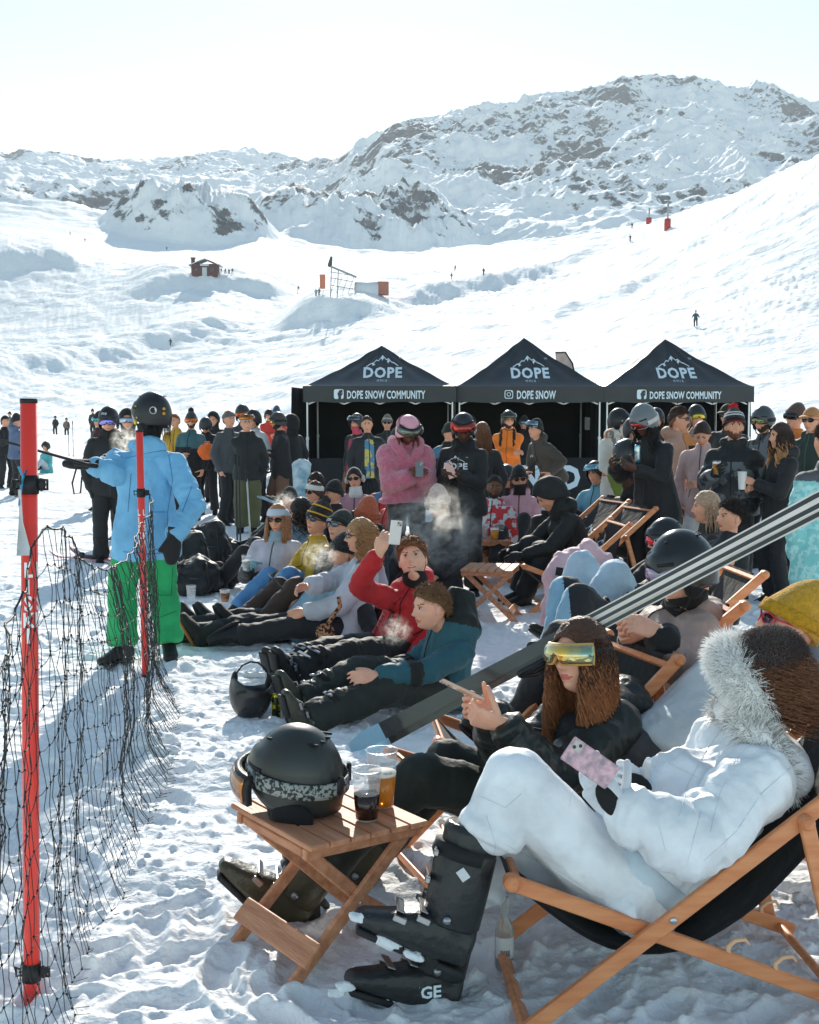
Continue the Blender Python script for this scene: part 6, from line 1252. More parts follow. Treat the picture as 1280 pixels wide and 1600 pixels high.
# --- around the far drinks table
S('seated man with short dark beard in a red and white patterned shirt', 768, 13.6, 12, h=1.80, hands=('lap', 'knee'), hy=15, skin='b', beard=1, hair='short', hairc=(24, 20, 20), jacket=(202, 62, 60), jk=dict(hood=1, wide=1.1, mat=mat('red_check', (204, 60, 62), .8, col2=(206, 214, 216), vscale=13, pat=1)), pants=(32, 33, 36), z=.14, seed=60)
S('seated person with grey lined black helmet behind the patterned shirt', 790, 15.4, 30, h=1.78, jacket=(34, 34, 36), gear=(('helmet', (38, 40, 42)), ('goggles', (120, 130, 136), {'strap': (150, 150, 150)})), z=.16)
S('seated person in a pale pink jacket with black beanie, sunglasses and face scarf', 812, 15, 20, h=1.80, hands=('belly', 'lap'), hy=10, jacket=(216, 164, 176), jk=dict(hood=1, wide=1.0, logo=(('A', .15, .33, .05, (30, 30, 32)),)), gear=(('beanie', (26, 24, 26), {'tall': .4}), ('shades', (20, 20, 20)), ('gaiter', (26, 26, 28), {'face': 1})), hair='long', hairc=(130, 92, 70), hk=dict(n=60, len=.16), z=.14)
S('seated person with black hood up holding a white cup beside the deckchairs', 872, 13, -30, h=1.84, hands=('cup', 'belly'), jacket=(32, 33, 34), gear=(('beanie', (28, 28, 29)), ('hoodup', (28, 28, 29))), z=.1)
cup(W(851, 797, 12.4), .12, None, .5, 'white cup held by the seated person in the black hood', 'cups held in hands', .045, False, opaque=True)
S('person in black hooded jacket bending forward with green goggles on the back', 905, 11.8, 75, h=1.86, hands=('knee', 'knee'), lean=22, hp=35, pel=(0, 0, .34), feet=((-.12, .56, .09), (.14, .50, .09)), jacket=(33, 34, 34), jk=dict(hood=1, wide=1.15, puff=1.08), pants=(32, 33, 36), pk=dict(w=1.2), gear=(('hoodup', (31, 32, 32)),), gl=True, seed=61)
S('seated person with sky blue goggles on a black helmet behind the bending back', 932, 15.8, 30, h=1.80, jacket=(120, 176, 196), gear=(('helmet', (36, 40, 42)), ('goggles', (140, 200, 226), {'up': 1, 'onhelm': 1})), z=.18)
S('seated person in a black hood and dark sunglasses looking left', 978, 13.6, 72, h=1.80, skin='d', jacket=(28, 26, 27), jk=dict(wide=1.1), gear=(('hoodup', (30, 26, 26)), ('shades', (40, 18, 18))), z=.22, seed=62)
# --- selfie man in red
def fit(face, h, loc, pts, hy=0, hp=0, tilt=0, hands=('x', 'x')):
    J = skeleton(face, h, hy=hy, hp=hp); s = J['s']
    for k, v in pts.items():
        if k in ('hf',): continue
        J[k] = (W(*v) if not isinstance(v, V) else v)-loc
    J['t'] = (J['neck']-J['pel']).normalized(); r = J['r0'] if 'rdir' not in pts else pts['rdir']
    r = (r-J['t']*r.dot(J['t'])).normalized(); J['r'] = r; f = r.cross(J['t']); f = f if f.dot(J['f0']) > -.2 else f; J['fr'] = J['t'].cross(r)*-1 if J['t'].cross(r).dot(J['f0']+UP*.5) < 0 else J['t'].cross(r)
    for nm, sg in (('L', -1), ('R', 1)):
        if 'sh'+nm not in pts: J['sh'+nm] = J['neck']-J['t']*.08*s+r*(sg*.175*s)
        if 'hip'+nm not in pts: J['hip'+nm] = J['pel']+J['r0']*(sg*.09*s)
        if 'el'+nm not in pts: J['el'+nm], J['wr'+nm] = ik(J['sh'+nm], J['wr'+nm], .29*s, .26*s, r*sg*.5-UP)
        if 'kn'+nm not in pts: J['kn'+nm], J['an'+nm] = ik(J['hip'+nm], J['an'+nm], .45*s, .43*s, UP+J['f0']*.3)
        if 'toe'+nm not in pts: J['toe'+nm] = J['an'+nm]+J['f0']*.1+UP*.12
        J['hd'+nm] = 'x'
    J['hy'], J['hp'], J['htilt'] = hy, hp, tilt; head_frame(J, J['f0'])
    if 'head' in pts: J['head'] = W(*pts['head'])-loc
    return J
loc = Gd(625, 8.45); J = fit(28, 1.86, loc, dict(pel=(622, 1015, 8.5), neck=(652, 918, 8.45), head=(645, 876, 8.35), wrL=(648, 1028, 8.2), elL=(682, 985, 8.4), wrR=(592, 866, 8.05), elR=(562, 915, 8.15), shR=(611, 938, 8.35), shL=(690, 945, 8.5), knL=(540, 1022, 8.0), knR=(512, 1015, 8.3), anL=(455, 1050, 7.7), anR=(440, 1048, 8.0)), hy=20, hp=-22, tilt=-8)
J['hdirR'] = V((.35, 0, 1)); J['hnR'] = V((.3, .8, 0)); J['hsR'] = V((-.9, 0, .5)); J['curlR'] = .5
person('smiling person in a red jacket lettered in black, arm raised to take a selfie', loc, J, 8.4, hair='curlshort', hairc=(150, 96, 60), jacket=(198, 32, 38), jk=dict(len=.06, wide=1.06, fold=.02, zip=(90, 16, 20), pocket=((-.13, .3, .07, .1, (40, 10, 12)), (-.17, .22, .05, -.06, (40, 10, 12))), logo=(('NORWAY ALPINE', .10, .2, .085, (44, 16, 18), {'rot': 78, 'sx': .62}), ('GEOGRAPHICAL', .03, .26, .05, (44, 16, 18), {'rot': 78, 'sx': .62}))), pants=(30, 31, 33), pk=dict(w=1.1), gear=(('gaiter', (24, 24, 26), {}), ('smile',)), bootk='ski', seed=70, skin='p')
phone(W(618, 832, 7.95), V((.12, 0, 1)), V((.3, -1, .1)), 'white phone held up for the selfie', (228, 224, 220))
# --- teal jacket man lying back
loc = Gd(702, 7.6); J = fit(70, 1.82, loc, dict(pel=(690, 1068, 7.6), neck=(708, 985, 7.65), head=(672, 950, 7.5), shL=(722, 1020, 7.45), shR=(685, 1005, 7.8), elL=(660, 1052, 7.25), wrL=(588, 1056, 7.15), elR=(640, 1040, 7.7), wrR=(600, 1050, 7.5), knL=(598, 1078, 7.2), knR=(560, 1052, 7.5), anL=(480, 1128, 7.0), anR=(470, 1098, 7.25)), hy=10, hp=2)
J['toeL'] = J['anL']+V((-.05, -.02, .2)); J['toeR'] = J['anR']+V((-.05, .02, .2))
def tealp_(q): return np.where((q['z'] > .36) | (q['fore'] & (q['ua'] < 1.35) & (q['ua'] > 1.05)), 1, 0)
person('person with short fair hair in a teal and black jacket lying back in profile', loc, J, 7.4, hair='short', hairc=(150, 110, 74), jacket=(38, 92, 104), jk=dict(hood=1, len=.1, wide=1.1, fold=.02, cols=((26, 32, 28),), paint=tealp_, logo=()), pants=(38, 44, 40), pk=dict(w=1.25, fold=.022), bootk='ski', boots=(60, 62, 50), gloves=None, seed=71, skin='p')
# ================================================================ FOREGROUND FURNITURE
def to_u(dx, dy): return math.atan2(dy, dx)
# table A: slats run along (.64,-.77), legs cross along (.82,.57)
TA = table('slatted_table', Gd(520, 4.08)+V((-.267-Gd(520, 4.08).x, 0, -Gd(520, 4.08).z)), math.atan2(.57, .82), 'small slatted wooden table in front carrying a black helmet and two drinks', 'folding slatted tables')
TA.location = (-.267, 4.08, .0)
g = W(765, 888, 10.9); TB = table('slatted_table', (g.x, 10.75, 0), R(-12), 'empty folding wooden table with sunlit top standing behind the lying people', 'folding slatted tables')
g = W(758, 838, 13.2); TC = table('slatted_table', (g.x, 13.2, 0), R(8), 'far folding wooden table crowded with plastic cups of beer', 'folding slatted tables')
for k, (px, dd, h_, lq, lv, lb) in enumerate(((735, 13.05, .15, None, 0, 'empty tall plastic cup at the left end of the far table'), (746, 13.1, .15, (190, 112, 60), .86, 'cup of brown amber beer second from the left on the far table'), (756, 13.25, .14, None, 0, 'empty clear cup between the two beers on the far table'), (773, 13.0, .13, (236, 160, 40), .8, 'bright golden beer at the front of the far table'), (782, 13.15, .15, (220, 150, 60), .5, 'half full pale beer at the right end of the far table'))):
    p = W(px, 838, dd); cup((p.x, dd, .457), h_, lq, lv, lb, 'cups on the far drinks table', .045, k != 3)
DC1 = deckchair((.315, 3.82, 0), R(183), 'wooden deckchair with black sling under the person in white', wd=.62, top=(-1.12, .86), prof=[(-1.08, .87), (-1.04, .76), (-.86, .52), (-.66, .31), (-.45, .19), (-.25, .20), (-.08, .31), (.02, .40), (.05, .43)])
DC2 = deckchair((.04, 4.72, 0), R(198), 'wooden deckchair under the person in gold goggles and black jacket', wd=.58, top=(-.92, .83), prof=[(-.89, .84), (-.86, .7), (-.7, .36), (-.5, .18), (-.3, .15), (-.1, .27), (.02, .40), (.04, .43)])
DC3 = deckchair((.14, 5.34, 0), R(184), 'wooden deckchair with steep rails under the beige jacket', wd=.56, top=(-1.2, .97))
DC4 = deckchair((.75, 6.75, 0), R(184), 'wooden deckchair whose rail ends show just behind the beige jacket chair', wd=.56, top=(-1.06, .92))
DC5 = deckchair((.86, 4.62, 0), R(182), 'wooden deckchair under the person in the yellow beanie', wd=.56, top=(-1.05, .80))
DC6 = deckchair((1.12, 12.85, 0), R(198), 'empty deckchair lettered DOPE on its black sling, farther of the two', logo=True, top=(-1.06, .86), prof=[(-1.03, .87), (-.98, .8), (-.6, .42), (-.35, .25), (-.1, .32), (.03, .43)])
DC7 = deckchair((1.2, 11.85, 0), R(198), 'empty deckchair lettered DOPE on its black sling, nearer of the two', logo=True, top=(-1.06, .86), prof=[(-1.03, .87), (-.98, .8), (-.6, .42), (-.35, .25), (-.1, .32), (.03, .43)])
DC8 = deckchair((1.0, 11.3, 0), R(188), 'deckchair under the person bending forward in black', top=(-.9, .78))
# ---- fur
# ================================================================ FOREGROUND PEOPLE
# --- person in white
loc = V((.60, 3.82, 0)); J = fit(92, 1.86, loc, dict(pel=(968, 1385, 3.82), neck=(1172, 1172, 3.86), head=(1200, 1062, 3.84), shL=(1180, 1225, 3.64), shR=(1120, 1165, 4.04), elL=(1085, 1318, 3.5), wrL=(968, 1272, 3.52), elR=(1062, 1262, 4.0), wrR=(1010, 1238, 3.78), knL=(806, 1222, 3.66), knR=(772, 1322, 3.84), anL=(692, 1440, 3.60), anR=(672, 1520, 3.74), hipL=(960, 1385, 3.70), hipR=(965, 1375, 3.93)), hy=-18, hp=28)
J['hdirL'] = V((-.62, .02, .78)); J['hnL'] = V((.45, .8, .1)); J['hsL'] = V((.5, -.1, .8)); J['curlL'] = .35; J['hdirR'] = V((-.75, -.25, .45)); J['hnR'] = V((-.1, -.9, .35)); J['hsR'] = V((.2, 0, 1)); J['curlR'] = .55
J['bs'] = 1.08; J['toeL'] = J['anL']+V((-.17, 0, .06)); J['toeR'] = J['anR']+V((-.17, -.03, .03))
WH = (243, 246, 249)
pw = person('person in a white puffer ski suit reclining in the front deckchair, legs crossed', loc, J, 3.6, hair='curly', hairc=(136, 88, 60), hk=dict(n=2200, len=.17, spread=1.6, pull=(1.0, .2, .1)), jacket=WH, jk=dict(name='puffer_jacket', len=.04, wide=1.10, puff=1.2, sleeve=1.22, flare=1.0, fold=.032, hood=0, rough=.55), pants=WH, pk=dict(w=1.24, fold=.006, cut=.26, rough=.5), bootk='ski', boots=(42, 44, 45), gloves=dict(c=(226, 230, 234)), seed=90, group='people reclining in deckchairs')
s = J['s']
seam(pw, 'jacket', loc, (((1150, 1110), (1105, 1170), (1075, 1225), (1062, 1275)), ((1190, 1150), (1150, 1185), (1125, 1240), (1110, 1300)), ((1040, 1190), (1090, 1215), (1130, 1230)), ((1235, 1200), (1190, 1240), (1150, 1300), (1100, 1345)), ((1030, 1290), (1040, 1330)), ((1095, 1270), (1075, 1345))), (222, 229, 235)); seam(pw, 'trousers', loc, (((790, 1320), (850, 1350), (920, 1395), (1000, 1430)), ((752, 1245), (790, 1262), (815, 1240)), ((900, 1195), (890, 1260)), ((820, 1180), (870, 1205), (930, 1240)), ((760, 1275), (775, 1320), (770, 1345))), (224, 230, 236))
# black palms of the gloves, cuffs, belt
gm = fab((22, 23, 25), .8)
for nm in 'LR':
    d = J['hdir'+nm].normalized(); n_ = J['hn'+nm]; n_ = (n_-d*n_.dot(d)).normalized(); sd_ = d.cross(n_); b = MB(); w0 = J['wr'+nm]
    vw = V((.3, -1, .15)); vw = (vw-d*vw.dot(d)).normalized(); b.ell(w0+d*.055+vw*.026, vw.cross(d)*.036, vw*.016, d*.058, 16, 8); b.build('glove_palm', gm, pw)
    dd = (J['wr'+nm]-J['el'+nm]).normalized(); ax = dd.orthogonal().normalized(); b = MB(); b.tube([w0-dd*.05, w0-dd*.012], [.058, .056], 18); b.build('cuff', fab((214, 222, 228), .6), pw)
b = MB(); rr = torso_secs(J, [(.06, 0, .208, .185), (.09, 0, .21, .188), (.12, 0, .208, .185)]); b.loft(rr, 28); b = remesh(b, .01, 1); folds(b, J, .012, 4); b.build('belt', fab((206, 220, 230), .6), pw)
b = MB(); c = rr[1][0]+J['fr']*.19; b.box(c, .05, .014, .04, Matrix((J['r'], J['fr'], J['t'])).transposed(), 0, .003); b.build('buckle', fab((196, 208, 216), .4), pw, smooth=False)
wf = mat('fur_white', (252, 250, 246), .9, sheen=.5); bf = mat('fur_brown', (66, 44, 36), .9, sheen=.4); gf = mat('fur_grey', (170, 160, 158), .9, sheen=.4)
H, hf, hr, hu = J['head'], J['hf'], J['hr'], J['hu']
# fur hat: white front trim standing up round the face, brown crown
b = MB(); b.ell(H+hu*.05-hf*.02, hr*.105, hf*.12, hu*.095, 24, 14); fu = fur(b, 11000, .020, .0011, None, 5, .35, comb=hf*-.6); fu.build('fur_hat', bf, pw)
b = MB(); pts = []
for k in range(25): a = 2*math.pi*k/24; pts.append(H+hf*(.055+.02*math.cos(a))+hr*math.sin(a)*.095+hu*(math.cos(a)*.10+.02))
b.tube(pts, .050, 12); fu = fur(b, 8000, .040, .0013, None, 6, .15, comb=hf*.5); fu.build('fur_trim', wf, pw)
# hood collar with paler fur lying round the shoulders
b = MB(); pts = []; N0 = J['neck']
for k in range(23):
    a = math.pi*(.12+1.76*k/22); pts.append(N0+J['t']*(.02+.03*math.cos(a))+J['r']*math.sin(a)*.155-J['fr']*(-.13*math.cos(a)))
b.tube(pts, .044, 12); fu = fur(b, 5200, .040, .0013, None, 7, .3, frac=.22); fu.build('fur_collar', [wf, gf], pw)
b = MB(); b.ell(N0-J['fr']*.07+J['t']*.03, J['r']*.17, J['fr']*.13, J['t']*.085, 20, 10); b = remesh(b, .01, 1); folds(b, J, .02, 3); b.build('hood', fab(WH, .55), pw)
b = MB(); c = H-hu*.10+hf*.05-hr*.07; b.cap(c, .010, c-UP*.02, .012, 10); b.build('cord_stopper', fab((20, 20, 22), .4), pw)
b = MB(); b.tube([H+hu*.02+hf*.09-hr*.08, H-hu*.05+hf*.07-hr*.085, c], .002, 6); b.build('cord', fab((190, 130, 130)), pw)
# snow packed on the ski boots
sb = mat('packed_snow', (236, 240, 243), .8, bump=.6, bscale=60)
for nm, sp in (('L', ((.13, -.02, .05), (.19, .0, .035), (.1, .07, .05), (.03, .09, .035))), ('R', ((.19, -.01, .04), (.21, .03, .03), (.03, -.06, .05), (-.02, -.07, .045), (.07, -.055, .04)))):
    an = J['an'+nm]; fd = (J['toe'+nm]-an).normalized(); up_ = (J['kn'+nm]-an).normalized(); b = MB()
    for q, h_, r_ in sp:
        c = an+fd*q*1.2-up_*(.05+h_*.5)*1.1+V((0, -.036, 0)); e = MB(); e.ell(c, fd*r_*.85, V((0, r_*.4, 0)), up_*r_*.36, 14, 8); P_ = e.arr(); nn = fbm(P_*1.0+3, 60, 2, 8); e.v = (P_+(P_-np.array(c))*(nn[:, None]-.5)*1.2).tolist(); b.join(e)
    bo = [o for o in pw.children if o.name.startswith('ski_boot')][0 if nm == 'L' else 1]
    for pc in pieces(b): pc.build('packed_snow', sb, bo)
t = text_mb('RANGE', 1, 1.0, .03); anR = J['anR']; t.v = [tuple(anR+V((-.05, -.072, -.05))+V((x*.05, 0, y*.05+x*.006))) for x, y, z in t.v]; t.build('lettering', PRINTW, [o for o in pw.children if o.name.startswith('ski_boot')][1], smooth=False)
for dx, dz, w_, h_ in ((.055, .14, .026, .034),):
    b = MB(); b.box(J['anL']+V((dx, -.080, dz*1.2)), w_, .003, h_, Matrix.Rotation(R(-35), 3, 'Y'), 0); b.build('sticker', fab((215, 218, 220)), [o for o in pw.children if o.name.startswith('ski_boot')][0], smooth=False)
phone(W(922, 1192, 3.47), V((-.80, .05, .55)), V((-.35, -1, .35)), 'phone with a pink marbled case held in white gloves', (226, 180, 192), (150, 130, 140))
# --- person in gold goggles
loc = V((.42, 4.78, 0)); J = fit(62, 1.80, loc, dict(pel=(842, 1262, 4.74), neck=(945, 1092, 4.66), head=(908, 1026, 4.46), shL=(968, 1135, 4.46), shR=(905, 1112, 4.86), elL=(872, 1212, 4.25), wrL=(784, 1132, 4.2), elR=(790, 1190, 4.62), wrR=(770, 1118, 4.32), knL=(655, 1215, 4.42), knR=(700, 1192, 4.8), anL=(452, 1395, 4.35), anR=(545, 1368, 4.7)), hy=14, hp=-4, tilt=-6)
J['bs'] = 1.15; J['hdirL'] = V((-.9, -.1, .30)); J['hnL'] = V((.1, .8, .5)); J['hsL'] = V((-.3, -.1, 1)); J['curlL'] = .95; J['hdirR'] = V((-.9, -.1, .35)); J['hnR'] = V((0, -.8, .5)); J['hsR'] = V((-.2, 0, 1)); J['curlR'] = .9
J['toeL'] = J['anL']+V((-.13, -.02, .12)); J['toeR'] = J['anR']+V((-.12, -.02, .10))
pg = person('person with long auburn hair, gold mirrored goggles and dark green jacket', loc, J, 4.5, skin='p', hair='wavy', hairc=(88, 54, 36), hk=dict(n=4600, len=.36, spread=.95, front=1, tip=(176, 112, 70), tz=.05), jacket=(24, 32, 28), jk=dict(len=.05, wide=1.12, puff=1.08, sleeve=1.2, fold=.022, rough=.34, hood=1), pants=(34, 42, 36), pk=dict(w=1.1, cut=.16, fold=.014), gear=(('goggles', (250, 196, 70), {'c2': (110, 160, 150), 'g': .004, 'frame': (216, 170, 96), 'strap': (26, 26, 28), 'text': 'SAUCE', 'ta': 82, 'tc': (210, 170, 90)}),), bootk='ski', boots=(66, 60, 42), seed=91, group='people reclining in deckchairs')
phone(W(722, 1078, 4.12), V((-.9, 0, .42)), V((-.4, -.3, -.9)), 'thin pale phone held out by the person in gold goggles', (214, 176, 150))
# --- person in beige jacket and black helmet
loc = V((.7, 5.3, 0)); J = fit(75, 1.86, loc, dict(pel=(958, 1110, 5.35), neck=(1078, 952, 5.3), head=(1066, 893, 5.2), shL=(1095, 985, 5.12), shR=(1050, 968, 5.5), elL=(1062, 1048, 4.95), wrL=(1030, 988, 4.88), elR=(985, 1040, 5.3), wrR=(1000, 990, 5.02), knL=(870, 1030, 5.2), knR=(880, 1000, 5.5), anL=(800, 1150, 5.3), anR=(820, 1130, 5.6)), hy=-5, hp=12)
J['hdirL'] = V((-.9, -.1, .35)); J['hnL'] = V((-.1, .7, -.6)); J['hsL'] = V((0, 0, 1)); J['curlL'] = .7; J['hdirR'] = V((-.7, -.4, .1)); J['hnR'] = V((.2, -.8, .3)); J['hsR'] = V((0, 0, 1)); J['curlR'] = .7
person('person in a beige jacket and black helmet, hands together, in a deckchair', loc, J, 5.2, skin='p', jacket=(182, 158, 148), jk=dict(hood=1, len=.06, wide=1.12, fold=.022, zip=(24, 24, 26), logo=(('OOSC', .07, .28, .05, (230, 230, 230), {}),), cols=((28, 28, 30),), paint=lambda q: np.where(q['fore'] & (q['ua'] > 1.72), 1, 0)), pants=(34, 34, 38), gear=(('helmet', (36, 38, 40), {'gl': .25, 'text': 'O', 'ta': -75, 'tz': -.03}), ('goggles', (150, 110, 150), {'c2': (110, 130, 140), 'strap': (140, 180, 206), 'onhelm': 1, 'g': .006}), ('gaiter', (26, 26, 28), {})), seed=92, group='people reclining in deckchairs')
# --- red lens helmet person, farther deckchair
loc = V((1.45, 8.8, 0)); J = fit(78, 1.82, loc, dict(pel=(985, 985, 8.8), neck=(1052, 905, 9.0), head=(1040, 847, 8.8), wrL=(960, 925, 8.5), wrR=(950, 915, 8.9), knL=(962, 900, 8.55), knR=(910, 885, 8.9), anL=(900, 985, 8.4), anR=(872, 990, 8.8)), hy=-5, hp=0)
J['elL'], _ = ik(J['shL'], J['wrL'], .3, .27, V((.3, -.5, -1))); J['elR'], _ = ik(J['shR'], J['wrR'], .3, .27, V((.3, .5, -1)))
person('person in a black helmet lettered SMITH with red mirrored goggles', loc, J, 8.8, jacket=(40, 42, 46), jk=dict(hood=1, wide=1.1), pants=(186, 206, 222), pk=dict(w=1.35, paint=(((36, 40, 46),), lambda q: np.where(q['P'][:, 1] > 8.8-8.8+.06, 1, 0))), gear=(('helmet', (36, 37, 39), {'gl': .3, 'text': 'SMITH', 'ta': -62, 'tz': -.005, 'ts': .042}), ('goggles', (224, 52, 60), {'onhelm': 1, 'strap': (40, 34, 34)})), gl=True, seed=93, group='people reclining in deckchairs') if False else None
J_s = J
person('person in a black helmet lettered SMITH with red mirrored goggles', loc, J, 8.8, jacket=(40, 42, 46), jk=dict(hood=1, wide=1.1), pants=(186, 206, 222), pk=dict(w=1.35), gear=(('helmet', (36, 37, 39), {'gl': .3, 'text': 'SMITH', 'ta': -62, 'tz': -.005, 'ts': .042}), ('goggles', (224, 52, 60), {'onhelm': 1, 'strap': (40, 34, 34)})), gloves=dict(c=(28, 28, 30)), seed=93, group='people reclining in deckchairs')
loc = V((1.3, 8.0, 0)); J = fit(75, 1.80, loc, dict(pel=(968, 1005, 8.1), neck=(1055, 935, 8.2), head=(1085, 885, 8.1), wrL=(960, 960, 7.8), wrR=(950, 955, 8.1), knL=(905, 938, 7.8), knR=(885, 925, 8.1), anL=(878, 1030, 7.6), anR=(868, 1020, 7.9)), hy=-5, hp=10)
J['elL'], _ = ik(J['shL'], J['wrL'], .3, .27, V((.3, -.5, -1))); J['elR'], _ = ik(J['shR'], J['wrR'], .3, .27, V((.3, .5, -1)))
person('person in pale blue ski trousers lying behind the beige jacket', loc, J, 8.0, jacket=(36, 38, 42), jk=dict(wide=1.1), pants=(150, 190, 214), pk=dict(w=1.35, paint=(((34, 38, 44),), lambda q: np.where((q['P'][:, 0] > -.33+.0) & (q['P'][:, 2] > .35), 1, 0))), gear=(('beanie', (60, 50, 44)),), gloves=dict(c=(28, 28, 30)), seed=94, group='people reclining in deckchairs')
S('seated person with light blonde hair tied back beyond the skis', 1100, 10.2, 100, h=1.78, hair='long', hairc=(206, 170, 140), hk=dict(n=140, len=.2), jacket=(52, 46, 46), z=.2)
S('seated person with short dark hair beyond the skis', 1116, 9.6, 60, h=1.74, hair='short', hairc=(44, 32, 28), jacket=(36, 38, 42), z=.2)
# --- yellow beanie person
loc = V((.95, 4.62, 0)); J = fit(80, 1.82, loc, dict(pel=(1045, 1180, 4.55), neck=(1196, 1030, 4.75), head=(1232, 978, 4.72), shL=(1165, 1070, 4.55), shR=(1150, 1040, 4.95), elL=(1110, 1150, 4.5), wrL=(1040, 1150, 4.5), elR=(1120, 1090, 5.0), wrR=(1080, 1110, 4.8), knL=(900, 1150, 4.5), knR=(900, 1130, 4.7), anL=(800, 1260, 4.6), anR=(820, 1250, 4.75)), hy=-4, hp=-16)
person('person in a mustard knitted beanie and red sunglasses wearing a pale grey jacket', loc, J, 4.8, skin='p', jacket=(206, 212, 214), jk=dict(len=.05, wide=1.14, puff=1.08, fold=.02, hood=1, zip=None), pants=(60, 62, 66), gear=(('beanie', (222, 166, 36), {'tall': .5, 'slouch': .8, 'cuff': (214, 158, 34)}), ('shades', (60, 30, 34), {'frame': (214, 60, 76)})), gloves=dict(c=(28, 28, 30)), seed=95, group='people reclining in deckchairs')
# ---- skis leaning across
def ski_pair():
    a = W(548, 1168, 4.62); b_ = W(1335, 752, 4.45); ax = (b_-a).normalized(); fc = V((0, -1, .25)); fc = (fc-ax*fc.dot(ax)).normalized(); wv = fc.cross(ax).normalized()
    if wv.z < 0: wv = -wv
    dk = mat('ski_dark', (46, 50, 54), .3, bump=.1, coat=.3, var=.2); wt = mat('ski_white', (226, 214, 204), .25, coat=.5, var=.08); bl = mat('ski_blue', (150, 200, 226), .25, coat=.4, var=.15); bk = mat('ski_black', (30, 31, 34), .3, coat=.3)
    L = (b_-a).length
    for k, off in enumerate((0, .036)):
        r = empty('ski', a); tag(r, ('ski with pale striped base leaning across the deckchairs, front one of the pair', 'ski strapped behind the front ski of the leaning pair')[k], 'ski', 'pair of skis leaning across the deckchairs')
        q = MB(); n = 60; secs = []
        for i in range(n+1):
            u = i/n; w2 = .024+.010*(2*u-1)**2; w2 *= min(1, (1-u)*14+.15)*min(1, u*16+.5); th = .0065; p = ax*L*u-fc*(off+(.05*max(0, .06-u)/.06*(1 if k else -.2)))+wv*(-.026*k); secs.append((p, wv, fc, w2, th))
        vs = []; fs = []; ms = []
        for (p, w_, f_, rw, rt) in secs:
            for c in (-1, -.8, -.28, .28, .8, 1): vs.append(p+w_*rw*c+f_*rt)
            for c in (1, -1): vs.append(p+w_*rw*c-f_*rt)
        for i in range(n):
            u = i/n
            for j in range(8):
                q_ = (j+1) % 8; fs.append((i*8+j, i*8+q_, i*8+8+q_, i*8+8+j))
                m_ = 0
                if u < .055: m_ = 2
                elif u < .43: m_ = 0 if j != 5 else 3
                else: m_ = 1 if j in (0, 2, 4) else 3
                ms.append(m_)
        q.v = [tuple(v) for v in vs]; q.f = fs+[tuple(range(7, -1, -1)), tuple(n*8+i for i in range(8))]; q.m = ms+[2, 1]
        o = q.build('ski_body', [dk, wt, bl, bk], r); autos(o, 30)
        bd = MB(); c = ax*L*.36-fc*(off)+wv*0; sgn = 1 if k else -1
        if k: bd.box(c-fc*.03-wv*.02, .11, .06, .045, Matrix((ax, wv, fc)).transposed(), 0, .01); bd.box(c+ax*.3-fc*.03-wv*.02, .09, .055, .05, Matrix((ax, wv, fc)).transposed(), 0, .01)
        else: bd.box(c-wv*.052, .12, .03, .05, Matrix((ax, wv, fc)).transposed(), 0, .008); bd.tube([c-wv*.06-ax*.05, c-wv*.08, c-wv*.075+ax*.06], .008, 8)
        for pc in pieces(bd): pc.build('binding', fab((38, 38, 42), .4), r)
        for u in (.02, .055): e = MB(); e.ell(ax*L*u+fc*.007-fc*off+wv*.018, ax*.005, wv*.005, fc*.002, 10, 4); e.build('rivet', STEEL, r)
ski_pair()
# ---- on the front table
tz = .457
r, hb, Jh = free_helmet((-.375, 4.10, tz+.012), (R(4), R(-6), R(72)), 'large matt black ski helmet standing on the front table', (44, 48, 46), 1.16)
r2 = empty('ski_goggles', r.location); r2.rotation_euler = r.rotation_euler; r2.scale = (1.16,)*3; tag(r2, 'ski goggles stretched round the helmet on the front table, patterned grey strap', 'goggles')
hb2 = lambda mb, name, ms, par=r2, sm_=True: inhead(Jh, mb).build(name, ms, par, smooth=sm_)
e_ = MB(); e_.ell((-.103, -.035, -.055), (.014, 0, 0), (0, .062, 0), (0, 0, .040), 18, 10); hb(e_, 'ear_pad', fab((16, 16, 18), .9))  # black ellipsoid standing in for the shaded hollow of the helmet opening
st = bandshell(.005, .045, .040, .004, -180, 180, 56, tilt=-.012); so_ = hb2(st, 'strap', mat('strap_mesh', (150, 154, 150), .6, col2=(44, 48, 46), vscale=90, pat=1))
bk = MB()
for a in (150, 196): aa = R(a); bk.box((.128*math.sin(aa), .148*math.cos(aa), .022), .022, .012, .052, Matrix.Rotation(-aa, 3, 'Z'), 0, .004)
for pc in pieces(bk): hb2(pc, 'strap_slider', fab((30, 30, 32), .5), so_)
fr_ = bandshell(-.035, .045, .055, .016, -60, 60, 24, nv=4, bul=.004); fo = hb2(fr_, 'frame', fab((26, 26, 28), .5)); hb2(bandshell(-.028, .038, .072, .004, -56, 56, 24, nv=5, bul=.006), 'lens', lens_mat((226, 150, 60), (90, 90, 100)), fo)
inhead(Jh, text_mb('SMITH', 1, 1, .02)) if False else None
tx = text_mb('SMITH', 1, .9, .03); out = []
for x, y, _ in tx.v: a = R(118)-x*.026/.13; out.append(((.08+.0455)*math.sin(a), (.1+.0455)*math.cos(a)-.004, .012+y*.026+.0))
tx.v = out; hb2(tx, 'lettering', PRINTW, so_, False)
c1 = W(573, 1288, 3.98); cup((c1.x, 3.99, tz), .165, (44, 26, 20), .52, 'tall clear cup half full of dark cola on the front table', 'cups on the front table', .047)
c2 = W(597, 1284, 4.14); cup((c2.x, 4.13, tz), .19, (226, 140, 40), .56, 'taller clear cup of orange beer behind the cola', 'cups on the front table', .052)
